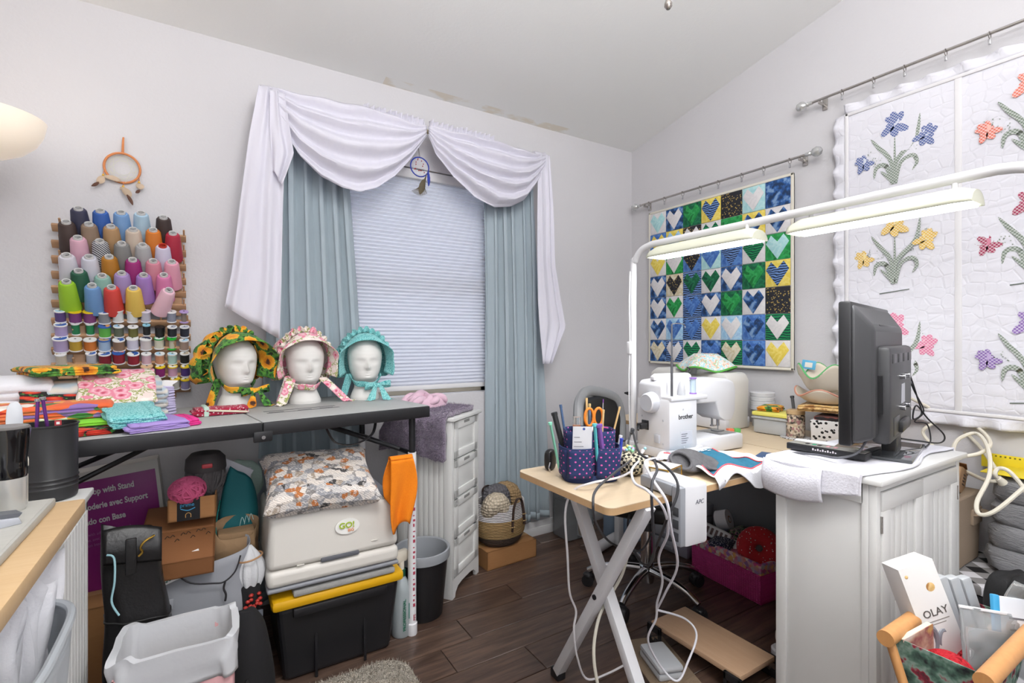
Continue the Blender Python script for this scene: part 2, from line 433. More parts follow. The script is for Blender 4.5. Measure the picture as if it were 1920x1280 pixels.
tail([(2.215, 1.59, 1.668, 0), (1.9, 1.585, 1.692, 0), (1.6, 1.585, 1.70, 0), (1.4, 1.59, 1.74, 0), (1.27, 1.60, 1.775, -.03), (1.14, 1.61, 1.74, .03), (1.03, 1.615, 1.675, .0)], dy=-.04, nf=2.5, s=2)
# knot wraps around the rod ends
for x in (.235, 1.62):
    B().lathe([(.012, -.045), (.03, -.04), (.034, -.01), (.031, .012), (.036, .03), (.02, .045)], 18, T(x - .92, 0, 0) @ RY(PI / 2)).done('wrap', m_scarf, sc)
# blue dream catcher hanging in the gap
def feather(b, p0, p1, w, bend=.1, side=V((1, 0, 0))):
    p0, p1 = V(p0), V(p1); ax = p1 - p0; sd = (side - ax.normalized() * side.dot(ax.normalized())).normalized()
    nrm = ax.normalized().cross(sd)
    def fn(u, v):
        q = p0 + ax * v + sd * bend * ax.length * math.sin(v * PI * .6)
        wv = w * math.sin(PI * min(1, v * .92 + .06)) ** .7
        return q + sd * (u - .5) * 2 * wv + nrm * (.25 * wv * (1 - (2 * u - 1) ** 2) + .0015 * math.sin(u * 20 + v * 30))
    b.grid(fn, 8, 10)
m_blue = M('blue_suede', '2c3f9e', .8, nb=(300, .3)); m_cordd = M('dark_cord', '4a3a35', .8)
p = pY(787, 313, 2.30); dc = thing('dream_catcher', 'small blue dream catcher with a peacock feather hanging from the scarf valance', 'dream catcher', p)
R = .047
b = B(); b.tube([(R * math.cos(a), 0, R * math.sin(a)) for a in [2 * PI * i / 32 for i in range(32)]], .0032, 8, True); b.done('hoop', m_blue, dc)
b = B()
for i in range(10):
    a = 2 * PI * i / 10
    for k in (2, 3): b.cyl((R * math.cos(a), 0, R * math.sin(a)), (R * math.cos(a + k * .63) * .93, 0, R * math.sin(a + k * .63) * .93), .0005, seg=4)
b.done('web', M('web_thread', 'cfd3dc', .6), dc)
b = B()
for i in range(14): a = random.random() * 6.28; r = R * random.uniform(.3, .85); b.blob((r * math.cos(a), -.002, r * math.sin(a)), (.006, .006, .006), nu=8, nv=6)
b.done('bead', M('bead_red', 'a8323a', .3), dc)
b = B(); b.cyl((-.002, 0, R), (0, .03, .13), .0007, seg=5); b.cyl((.002, 0, R), (.001, .03, .13), .0007, seg=5); b.done('hanging_cord', m_cordd, dc)
b = B(); feather(b, (R * .9, -.003, -R * .3), (R * .8, -.003, -.088), .008); b.done('blue_feather', m_blue, dc)
b = B()
for k in range(16):
    t = (k - 7.5) / 7.5; b.tube([(R * .75, -.004, -R * .6), (.012 + t * .012, -.006, -.085 - .01 * abs(t)), (-.004 + t * .040, -.006, -.125 - .018 * math.cos(t * 1.5))], .0011, 5, smooth=5)
feather(b, (.02, -.006, -.06), (-.004, -.006, -.136), .016, .02); b.done('peacock_feather', M('peacock_brown', '5d5340', .7, var=.4), dc)
# orange dream catcher on the wall
m_or = M('orange_suede', 'd98a56', .75, nb=(250, .3)); m_fe = M('feather_tan', 'c8b29b', .8, var=.35); m_fed = M('feather_brown', '6b4a3c', .8)
dc = thing('dream_catcher', 'orange suede dream catcher with tan feathers on the wall above the thread cones', 'dream catcher', (-.275, YW - .012, 1.833))
R = .0555
B().tube([(R * math.cos(a), -.012 * math.sin(a) * .4, R * math.sin(a)) for a in [2 * PI * i / 36 for i in range(36)]], .0042, 8, True).done('hoop', m_or, dc)
b = B()
for i in range(9):
    a = 2 * PI * i / 9
    for k in (2, 3): b.cyl((R * math.cos(a), 0, R * math.sin(a)), (R * math.cos(a + k * .7) * .9, 0, R * math.sin(a + k * .7) * .9), .0004, seg=4)
b.done('web', M('web_yellow', 'd8dcc0', .6), dc)
B().tube([(.001, 0, R), (.002, -.001, .09), (.003, 0, .114), (.004, 0, .120)], .0042, 6, smooth=4, rad=lambda t: 1.15 - .5 * t).done('strap', m_or, dc)
for sx, sz, kind in ((-.056, -.022, 0), (.004, -.056, 1), (.053, -.032, 2)):
    f_ = B().cyl((sx, -.002, sz), (sx - .001, -.002, sz - .014), .0014, seg=5).done('tie', m_or, dc)
    B().blob((sx - .001, -.003, sz - .016), (.009, .009, .009), nu=8, nv=6).done('bead', M('bead_yellow', 'e8b640', .4), f_)
    b = B(); feather(b, (sx - .001, -.004, sz - .02), (sx + (-.02, .018, .004)[kind], -.012, sz - (.052, .06, .045)[kind]), .013, .1)
    feather(b, (sx, -.004, sz - .018), (sx + (.05, -.008, -.008)[kind], -.008, sz - (.04, .03, .04)[kind]), .010, .15); b.done('feather', m_fe, f_)
    b = B(); feather(b, (sx + (-.012, .012, .003)[kind], -.014, sz - .048), (sx + (-.036, .026, -.012)[kind], -.014, sz - (.064, .088, .06)[kind]), .006, .1); b.done('feather_tip', m_fed, f_)
# ================================================================= THREAD RACKS
def wood(name, a='c8a783', b_='a98663', sc=(3, 30, 30), rough=.55):
    n = N(name); g = n.noise(n.co(sc), 3, 5, .6, .8); n.col(n.mix(g, a, b_)); n.set(Roughness=rough); n.bump(g, .15, .001); return reg(n, name)
m_rack = wood('rack_wood', 'c7a07c', 'a77f5e')
AX = V((0, -.66, .7513)); AX2 = V((0, -.42, .9075)); RY0 = 2.405
PEG = {}
def rack(name, label, rows, x0, x1, frames, pegs, pl, cat='thread rack'):
    zb = min(rows); t = thing(name, label, cat, ((x0 + x1) / 2, YW, zb)); o = V(((x0 + x1) / 2, YW, zb))
    for x in frames: B().b2(x - .018 - o.x, x + .018 - o.x, -.026, -.006, -.035, max(rows) - zb - .002, .002).done('upright', m_rack, t)
    for z in rows:
        sl = B().box((0, -.034, z - zb), (x1 - x0, .030, .012), .0015, rot=RX(-.79)).done('slat', m_rack, t)
        for px in pegs:
            if pl not in PEG: pg = PEG[pl] = B().cyl((0, 0, 0), AX * pl, .0035, seg=8).done('peg', m_rack, sl)
            else: pg = PEG[pl].copy(); C.objects.link(pg); pg.parent = sl
            pg.location = (px - o.x, -.034, z - zb)
    return t
zs = [pY(105, y, 2.40).z for y in (426, 457, 486, 515, 542, 569)]
rack('cone_rack', 'wooden wall rack holding large cones of serger thread', zs, -.475, -.068, (-.40, -.10), [-.45 + .075 * i for i in range(6)], .04)
zs2 = [pY(356, y, 2.40).z for y in (606, 632, 655, 681, 704, 728)]
rack('spool_rack', 'wooden wall rack with rows of small spools below the big cones', zs2, -.475, -.052, (-.40, -.12), [-.455 + .0435 * i for i in range(10)], .04)
m_core = M('core_plastic', 'c9c9c9', .4); m_hole = M('core_hole', '2b2b2d', .8)
def threadmat(col, sp=.55):
    k = 'thread_' + col
    if k in MATS: return MATS[k]
    n = N(k); w = n.wave(n.co(1), 320, 1.5, 'Z', detail=1); c = lin(col); dk = tuple(x * .82 for x in c[:3]) + (1,)
    n.col(n.mix(w, dk, c)); n.set(Roughness=sp); n.bump(w, .3, .001); return reg(n, k)
def mesh_net(col):
    n = N('thread_net_' + col); ch = n.wave(n.co(1), 60, 0, 'DIAGONAL'); n.col(n.mix(n.math('GREATER_THAN', ch, .55), col, 'c9cdd2')); n.set(Roughness=.6); return reg(n, 'thread_net_' + col)
QA = AX.to_track_quat('Z', 'Y').to_matrix().to_4x4()
core_me = None
CL = .126
def cone(px, py, col, cname, label, core='c9c9c9', tilt=0, net=False, sc=1):
    top = pY(px / 2.285, 180 + py / 2.285, RY0 - .66 * CL - .006)
    base = top - AX * CL * sc
    t = thing('thread_cone', label, 'thread', base, group='cones of thread on the wall rack')
    t.rotation_euler = (QA.to_3x3() @ Matrix.Rotation(0, 3, 'Z')).to_euler()
    if tilt: t.rotation_euler = (RY(tilt) @ QA).to_euler()
    L = CL * sc; r0, r1 = .0325, .0225
    B().lathe([(0, .004), (r0 - .004, .004), (r0, .009), (r0 - .001, .02), (r1 + .001, L - .012), (r1 - .003, L - .006), (.013, L - .005)], 26).done('thread', mesh_net(col) if net else threadmat(col), t)
    k = B().lathe([(.0135, 0), (.0135, L), (.0125, L + .003), (.0095, L + .002), (.009, L - .008)], 20).done('core', M('core_' + core, core, .4), t)
    B().lathe([(.0092, L - .008), (0, L - .008)], 14).done('hole', m_hole, k)
CON = [(335, 480, '3a3b54', 'navy'), (429, 490, '3563b4', 'royal blue'), (518, 497, '7ba4d6', 'sky blue'), (604, 500, 'aecbe0', 'powder blue'), (700, 518, '3f302e', 'blackish brown'),
       (283, 538, '4a3a36', 'dark chocolate'), (380, 547, '96806d', 'taupe'), (474, 557, 'b48f66', 'caramel tan'), (570, 570, 'd3c2b2', 'ivory'), (656, 572, 'e0822f', 'orange'), (740, 586, 'b52742', 'crimson red'),
       (333, 605, 'dfb0c3', 'pale rose'), (427, 620, '2c2c34', 'netted black'), (521, 630, '868686', 'mid grey'), (611, 637, 'aeaeb0', 'silver grey'), (697, 640, 'd5cfe6', 'lavender white with red top'),
       (284, 680, 'd9d7e0', 'white'), (381, 687, 'd3d3e0', 'bluish white'), (467, 687, 'b67a22', 'golden brown'), (568, 700, 'a02878', 'magenta'), (656, 705, 'd78a9c', 'dusty rose'), (736, 708, 'e7a1b7', 'candy pink'),
       (336, 747, '1f5a43', 'forest green'), (437, 768, '8fbaae', 'seafoam'), (521, 757, 'ab93c8', 'lavender'), (615, 765, 'a67fc6', 'violet'), (702, 765, 'dd7fae', 'bubblegum pink'),
       (284, 793, '9fcf2e', 'lime green'), (394, 810, '6e9bd0', 'denim blue'), (477, 817, 'd9463f', 'coral red'), (571, 820, 'e6c25c', 'yellow'), (677, 820, 'efc3d2', 'tilted blush pink')]
for x, y, c_, nm in CON:
    cone(x, y, c_, nm, 'big cone of %s thread on the wooden wall rack' % nm, 'c0392b' if 'red top' in nm else 'c9c9c9', .38 if nm.startswith('tilted') else 0, 'netted' in nm)
def spool(px, py, col, cap='e9e9ea', cap2=None, r=.019, L=.036, plastic=False, nm=''):
    top = pY(80 + px / 6.4, 540 + py / 6.4, RY0 - .42 * L - .012)
    t = thing('thread_spool', nm, 'thread', top - AX2 * L, group='small spools on the wall rack'); t.rotation_euler = AX2.to_track_quat('Z', 'Y').to_euler()
    rt = r * .6 if plastic else r * .93
    B().lathe([(0, .003), (rt, .003), (rt, L - .003), (0, L - .003)], 20).done('thread', threadmat(col), t)
    cm = M('spool_cap_' + cap, cap, .35)
    B().lathe([(0, -.001), (r * 1.02, -.001), (r * 1.02, .003), (rt, .003)], 20).done('bottom_cap', cm if plastic else M('spool_clear', 'e6e6ea', .2), t)
    tc_ = B().lathe([(0, L + .001), (.0035, L + .001), (r, L + .001), (r * 1.02, L), (r * 1.02, L - .003), (rt, L - .003)], 20).done('top_cap', cm, t)
    if cap2:
        b = B(); b.lathe([(.004, L + .0014), (r * .82, L + .0014), (r * .82, L + .0008)], 18, RZ(random.random() * 6), ang=PI * 1.1); b.done('paper_label', M('spool_lab_' + cap2, cap2, .5), tc_)
    B().lathe([(.0034, L + .0018), (0, L + .0018)], 10).done('hole', m_hole, tc_)
Wt, YL, BL, LB = 'ececec', 'e8c81e', '2f5fae', 'a9d3ec'
SP = [(205, 270, '5a4580', Wt, LB, 'dark violet', 0), (385, 275, '7a3d7c', YL, 'd6b200', 'dark plum with a yellow cap', 1), (560, 278, '7f4079', YL, 'd6b200', 'plum purple with a yellow cap', 1), (735, 285, '8c8f96', Wt, BL, 'steel grey', 1), (900, 262, 'd9dbdd', 'd9dbdd', None, 'white with a red tip', 3), (1072, 268, 'dfe1e2', 'd9dbdd', None, 'translucent white with a red tip', 3), (1235, 275, 'c3c0cf', 'e3dcec', None, 'pale mauve grey', 0), (1545, 280, '8f94a6', Wt, None, 'blue grey', 0), (1695, 280, '8d8076', 'b79fd6', None, 'taupe on lavender plastic', 2),
      (215, 435, 'b4a3d0', Wt, BL, 'light lavender', 1), (390, 422, '1d7a4d', 'dcdcdc', None, 'slim emerald', 4), (565, 425, '218a55', 'dcdcdc', None, 'slim bright emerald', 4), (742, 452, '5fb54c', BL, 'd89b5a', 'leaf green', 1), (910, 455, '62695a', Wt, LB, 'olive grey', 0), (1083, 460, '6b6a35', Wt, None, 'olive', 0), (1245, 440, '1c1c20', '8fcbe0', None, 'black with an aqua cap', 4), (1403, 465, '16161a', '1b1b1f', None, 'all black', 0), (1553, 462, '20222e', Wt, 'aeb4c4', 'ink navy', 0), (1703, 462, '252838', Wt, 'aeb4c4', 'midnight', 0),
      (210, 600, 'b7a6cf', Wt, BL, 'large lilac', 5), (390, 612, 'c9a53c', Wt, None, 'mustard', 1), (567, 615, 'd57930', Wt, None, 'pumpkin orange', 1), (738, 615, 'a9c3e2', BL, 'c9a27a', 'baby blue', 1), (912, 618, '94755f', Wt, BL, 'coffee brown', 1), (1077, 600, 'd9d6ea', Wt, None, 'whitish lilac', 1), (1237, 605, 'd9cfd0', Wt, '3a3d5a', 'ivory pink', 1), (1395, 600, 'dcd8c4', '2ea04c', Wt, 'cream with a green and white cap', 0), (1548, 602, 'd6d0bb', '27b038', None, 'cream on bright green plastic', 2), (1697, 622, 'a68c80', Wt, LB, 'mushroom brown', 0),
      (215, 790, 'd8cdbb', Wt, 'c9b89a', 'cream white', 0), (580, 780, 'c8cbd6', Wt, BL, 'bluish pale', 0), (743, 785, '8e2233', Wt, BL, 'wine red', 1), (910, 770, '9c2637', BL, 'c96f5a', 'brick wine', 1), (1087, 785, 'a0263a', Wt, BL, 'deep red', 1), (1243, 785, 'e3bfd0', Wt, None, 'soft pink', 0), (1405, 785, 'd99a78', Wt, LB, 'salmon', 0), (1555, 785, 'b4d6cd', Wt, LB, 'mint', 0), (1705, 780, '1e1e22', Wt, 'c0b49a', 'jet black', 0),
      (1250, 935, '8d1f33', 'dcb98e', None, 'garnet with a tan cap', 1), (1410, 940, '9a2c7e', YL, Wt, 'fuchsia with a yellow cap', 0), (1560, 935, 'd9a9c9', YL, Wt, 'orchid pink with a yellow cap', 0), (1712, 935, '4d3486', YL, Wt, 'indigo with a yellow cap', 0), (1590, 1085, 'd8d4cc', YL, Wt, 'off white with a yellow cap', 0), (1713, 1090, '9f97c2', YL, Wt, 'periwinkle with a yellow cap', 0)]
for x, y, c_, cp, c2, nm, k in SP:
    r, L, pl = [(.0165, .042, False), (.0195, .043, False), (.0155, .045, True), (.018, .045, False), (.0125, .043, False), (.0225, .05, False)][k]
    spool(x, y, c_, cp, c2, r, L, pl, 'small spool of %s thread on the wall rack' % nm)
    if k == 3:
        t = [o for o in C.objects if o.name.startswith('thread_spool')][-1]
        t = max((o for o in C.objects if o.get('label') == 'small spool of %s thread on the wall rack' % nm), key=lambda o: o.name)
        B().lathe([(.006, L), (.006, L + .007), (.004, L + .007), (.004, L)], 12).done('red_tip', M('red_plastic', 'c8403a', .4), t)
# torchiere by the wall
lp = thing('torchiere_lamp', 'floor lamp with a cream glass bowl shade standing beside the thread rack', 'lamp', (-.568, 2.09, 0))
n = N('lamp_glass'); n.col('efe3d2'); n.set(Roughness=.4); n.b.inputs['Emission Color'].default_value = lin('ffeedb'); n.b.inputs['Emission Strength'].default_value = .36; m_lg = reg(n, 'lamp_glass')
B().lathe([(.014, 1.715), (.05, 1.722), (.09, 1.745), (.118, 1.775), (.135, 1.81), (.142, 1.845), (.139, 1.845), (.131, 1.812), (.113, 1.779), (.085, 1.751), (.045, 1.729), (.014, 1.722)], 36).done('glass_bowl', m_lg, lp)
m_nick = M('brushed_nickel', '8f8a86', .35, .9)
B().lathe([(0, 1.69), (.006, 1.69), (.016, 1.70), (.02, 1.715), (.012, 1.724), (0, 1.724)], 16).done('finial', m_nick, lp)
B().cyl((0, 0, .02), (0, 0, 1.70), .011).done('pole', m_nick, lp)
B().lathe([(0, 0), (.12, 0), (.125, .008), (.11, .018), (.03, .03), (.012, .045), (0, .045)], 28).done('base', m_nick, lp)
B().lathe([(0, 1.735), (.014, 1.735), (.024, 1.765), (.026, 1.79), (.018, 1.81), (0, 1.815)], 14).done('bulb', M('bulb_glow', 'ffffff', .4, emit='ffe9cf', es=2), lp)
# pull chain from the ceiling fan light
p = pD(1253, 13, 1.45); ztop = cz(p.y)
pc = thing('pull_chain', 'small silver ceiling pull chain fob hanging below the ceiling', 'pull chain', (p.x, p.y, p.z))
B().lathe([(0, -.007), (.006, -.006), (.0115, .002), (.011, .01), (.0065, .022), (.0035, .034), (.0025, .045), (0, .046)], 18).done('fob', M('silver_fob', 'a39c96', .2, .9), pc)
B().cyl((0, 0, .045), (0, 0, ztop - p.z), .0012, seg=6).done('chain', m_nick, pc)
# ================================================================= PRINTED FABRICS
def prt(name, fn, rough=.85, fine=True):
    n = N(name); n.col(fn(n)); n.set(Roughness=rough); n.b.inputs['Sheen Weight'].default_value = .1
    if fine: n.bump(n.noise(n.co(1), 60, 2), .3, .003)
    return reg(n, name)
def _sun(n, s=17):
    co = n.co(1); d = n.voro(co, s, .85); base = n.ramp(n.noise(co, 55, 3), [(.35, '1a2412'), (.45, '2f6b2c'), (.58, '63a03d'), (.63, '20301a'), (.7, '1c1c14')])
    wv = n.math('MULTIPLY', n.noise(co, 130, 2), .28); dd = n.math('ADD', d, n.math('SUBTRACT', wv, .14))
    fl = n.ramp(dd, [(.0, '3a2013'), (.15, '4c2a17'), (.19, 'd07a14'), (.36, 'e99a20'), (.47, 'f0b42f')])
    return n.mix(n.math('LESS_THAN', dd, .50), base, fl)
def _rose(n, s=22):
    co = n.co(1); d = n.voro(co, s, .9); cl = n.voro(co, s, .9, out='Color'); sp = n.new('SeparateColor'); n.link(cl, sp.inputs[0])
    dd = n.math('ADD', d, n.math('MULTIPLY', n.math('SUBTRACT', n.noise(co, 90, 3), .5), .35))
    pk = n.ramp(dd, [(0, 'b8384f'), (.12, 'd9647f'), (.22, 'e79aae'), (.3, 'f0c3cd'), (.42, 'e58aa0')]); wh = n.ramp(dd, [(0, 'e9d9c4'), (.2, 'f3ece2'), (.4, 'ead9d2')])
    ros = n.mix(n.math('GREATER_THAN', sp.outputs[0], .62), pk, wh)
    base = n.ramp(n.noise(co, 60, 2), [(.46, 'efe2da'), (.5, '97a05c'), (.555, 'a9ad6a'), (.59, 'efdcd8')])
    return n.mix(n.math('LESS_THAN', dd, .52), base, ros)
def _band(n, a='6cc3c4', b='a9dcdb', c='3f9c9f'):
    co = n.co(1); v = n.voro(co, 130, 1, 'DISTANCE_TO_EDGE'); return n.mix(n.math('LESS_THAN', v, .06), n.mix(n.noise(co, 18, 2), a, b), c)
def _chili(n, bg='17150f'):
    co = n.co((20, 45, 20)); d = n.voro(co, 1, 1); g = n.ramp(n.noise(n.co(1), 70, 2), [(.56, bg), (.59, '3f8a3c')])
    return n.mix(n.math('LESS_THAN', d, .42), g, n.ramp(d, [(0, 'f07a3c'), (.2, 'dd3a22'), (.42, 'a81c14')]))
def _cats(n):
    co = n.co((40, 50, 40)); cl = n.voro(co, 1, 1, out='Color'); d = n.voro(co, 1, 1); sp = n.new('SeparateColor'); n.link(cl, sp.inputs[0])
    c = n.ramp(sp.outputs[0], [(0, 'e6dcd3'), (.2, '9a9a9f'), (.38, 'c9c5c4'), (.52, 'c2773f'), (.66, 'ded6d0'), (.78, '8a8684'), (.86, 'b0a090'), (.96, '3f3d3e')], True)
    c = n.mix(n.math('GREATER_THAN', n.noise(n.co(1), 110, 3), .56), c, n.mix(.55, c, 'efe8e2'))
    st = n.wave(n.co(1), 60, 8, 'DIAGONAL'); c = n.mix(n.math('MULTIPLY', n.math('GREATER_THAN', st, .75), .35), c, '3a3432')
    return n.mix(n.math('MULTIPLY', n.math('GREATER_THAN', d, .78), .6), c, '6a6462')
def _bandred(n):
    co = n.co(1); v = n.voro(co, 120, 1); return n.mix(n.math('LESS_THAN', v, .3), 'a81b3f', 'e8d3d6')
def _mult(n):
    co = n.co((25, 25, 60)); cl = n.voro(co, 1, 1, out='Color'); sp = n.new('SeparateColor'); n.link(cl, sp.inputs[0])
    return n.ramp(sp.outputs[0], [(0, 'e8683a'), (.2, 'f0a24a'), (.38, 'd6402c'), (.5, 'efe6dd'), (.62, '3f7a3a'), (.75, '8f6fb0'), (.85, 'e87a4a')], True)
m_sun = prt('sunflower_print', _sun); m_rose = prt('rose_print', _rose); m_rose2 = prt('rose_print_small', lambda n: _rose(n, 30)); m_band = prt('aqua_bandana', _band)
m_chili = prt('chili_print', _chili); m_cats = prt('cat_print', _cats); m_bred = prt('red_bandana', _bandred); m_mult = prt('multi_print', _mult)
m_lav = M('lavender_cotton', 'a78fd0', .9, nb=(300, .3)); m_pink = M('hot_pink_cotton', 'e0358c', .9, nb=(300, .3)); m_lime = M('lime_cotton', '86d63c', .9, nb=(300, .3))
m_wcot = M('white_cotton', 'e8e8ee', .9, nb=(200, .3)); m_black = M('black_plastic', '1f1f22', .45); m_blackm = M('black_metal', '242427', .4, .3)
# ================================================================= FOLDING TABLE
TA = math.radians(8.4); TL, TD, TZ = 1.22, .55, .906
ex, ey = V((math.cos(TA), math.sin(TA), 0)), V((-math.sin(TA), math.cos(TA), 0))
TC = V((.756, 1.850, 0)) - ex * TL / 2 + ey * TD / 2
tb = thing('folding_table', 'grey folding table with black edge raised on white pipe legs', 'table', TC, TA)
n = N('table_top'); n.col(n.mix(n.noise(n.co(1), 160, 3), 'b3b4b2', 'a6a7a6')); n.set(Roughness=.5); n.bump(n.noise(n.co(1), 220, 2), .15, .001); m_tt = reg(n, 'table_top')
for sx in (-1, 1):
    B().b2(sx * .002, sx * TL / 2, -TD / 2, TD / 2, TZ - .012, TZ, .003).done('table_leaf', m_tt, tb)
    b = B()
    for y in (-TD / 2 - .001, TD / 2 + .001): b.b2(sx * .002, sx * TL / 2, y - .009, y + .009, TZ - .045, TZ - .002, .003)
    b.b2(sx * (TL / 2 - .018), sx * (TL / 2 + .001), -TD / 2, TD / 2, TZ - .045, TZ - .002, .003)
    b.done('edge_frame', m_black, tb)
    m_pvc = M('white_pvc', 'e9e9ec', .3)
    for sy in (-1, 1):
        x, y = sx * (TL / 2 - .055), sy * (TD / 2 - .035)
        l = B().cyl((x, y, .55), (x, y, TZ - .03), .0125).done('leg', m_blackm, tb)
        pv = B().cyl((x, y, .025), (x, y, TZ - .185), .0165, seg=20).done('pipe_extension', m_pvc, tb)
        B().lathe([(0, 0), (.019, 0), (.0205, .004), (.0205, .045), (.0165, .048)], 20, T(x, y, 0)).done('end_cap', m_pvc, pv)
        if sy < 0 and sx > 0:
            text('PIPE', .014, M('red_print', 'b23a52', .6), pv, T(x, y, .06) @ RZ(.0) @ basis((0, 0, 1), (-1, 0, 0), (.006, -.0172, 0)), 'pipe_lettering')
            for k in range(26): B().b2(x - .0045, x + .0045 - .003 * (k % 2), y - .0172, y - .016, .115 + .021 * k, .127 + .021 * k - .004 * (k % 3)).done('pipe_mark', M('red_print', 'b23a52', .6), pv)
    B().cyl((sx * (TL / 2 - .055), -TD / 2 + .035, TZ - .19), (sx * (TL / 2 - .055), TD / 2 - .035, TZ - .19), .0095).done('leg_crossbar', m_blackm, tb)
    for sy in (-.16, .16):
        B().cyl((sx * (TL / 2 - .055), sy * .9, TZ - .19), (sx * .18, sy * .35, TZ - .03), .008, seg=8).done('brace', m_blackm, tb)
# carrying strap and latch
B().tube([(.21, -TD / 2 + .02, TZ - .045), (.24, -TD / 2 + .01, TZ - .10), (.31, -TD / 2 + .01, TZ - .115), (.38, -TD / 2 + .02, TZ - .09), (.40, -TD / 2 + .03, TZ - .04)], .011, 8, smooth=5, flat=.25).done('carry_strap', m_black, tb)
lt = B().b2(-.028, .028, -TD / 2 - .017, -TD / 2 - .009, TZ - .062, TZ - .028, .004).done('latch', m_black, tb)
B().cyl((0, -TD / 2 - .021, TZ - .047), (0, -TD / 2 - .016, TZ - .047), .006).done('rivet', M('chrome', 'c9c9cc', .15, 1), lt)
# ruled grid printed on the table top
b = B()
for k in (0, .012, .05, .06): b.b2(.06 + k * 0, .32, -.10 + k, -.095 + k, TZ, TZ + .0004)
for k in (.07, .17, .25): b.b2(k, k + .05, -.08, -.072, TZ, TZ + .0004)
b.done('printed_grid', M('grid_print', '5d5d60', .7), tb)
def onT(x, y, dz=0): return pZ(x, y, TZ + dz)
# ---------------------------------------------------------------- foam heads with bonnets
n = N('foam_white'); n.col(n.mix(n.noise(n.co(1), 40, 2), 'e4e2de', 'dbd9d6')); n.set(Roughness=.8); n.bump(n.noise(n.co(1), 400, 2), .12, .001); m_foam = reg(n, 'foam_white')
HR = [(0, .062, .060, .060), (.012, .062, .060, .060), (.03, .055, .052, .056), (.05, .046, .042, .05), (.075, .044, .046, .052), (.086, .047, .062, .055), (.094, .051, .079, .058), (.103, .055, .084, .062), (.115, .060, .085, .068), (.127, .064, .084, .074), (.14, .067, .085, .08), (.155, .070, .086, .086), (.17, .072, .085, .091), (.185, .0735, .086, .095), (.2, .073, .086, .097), (.217, .070, .081, .095), (.235, .063, .070, .086), (.252, .050, .053, .068), (.263, .034, .036, .047), (.269, .016, .017, .022), (.27, .001, .001, .001)]
def head_fn(u, v):
    z = v * .27; i = 0
    while i < len(HR) - 2 and HR[i + 1][0] < z: i += 1
    a, c_ = HR[i], HR[i + 1]; t = (z - a[0]) / (c_[0] - a[0]); t = max(0, min(1, t))
    w, f, k = (lerp(a[j], c_[j], t) for j in (1, 2, 3))
    an = 2 * PI * u; x = w * math.sin(an); cy = -math.cos(an); y = cy * (f if cy < 0 else k)
    if cy < 0:
        g = lambda x0, z0, sx, sz: math.exp(-((x - x0) / sx) ** 2 - ((z - z0) / sz) ** 2)
        fr = max(0, -cy) ** .5
        y -= fr * (.019 * g(0, .141, .009, .011) + .012 * g(0, .158, .007, .016) + .0035 * g(0, .120, .014, .0045) + .0035 * g(0, .111, .012, .0045) + .005 * g(0, .098, .014, .008) + .003 * g(-.028, .184, .022, .010) + .003 * g(.028, .184, .022, .010))
        y += fr * (.009 * g(-.028, .167, .015, .012) + .009 * g(.028, .167, .015, .012) + .002 * g(0, .1155, .016, .002) + .004 * g(0, .106, .014, .003))
        y -= fr * (.0035 * g(-.028, .166, .010, .007) + .0035 * g(.028, .166, .010, .007))
    return (x, y, z)
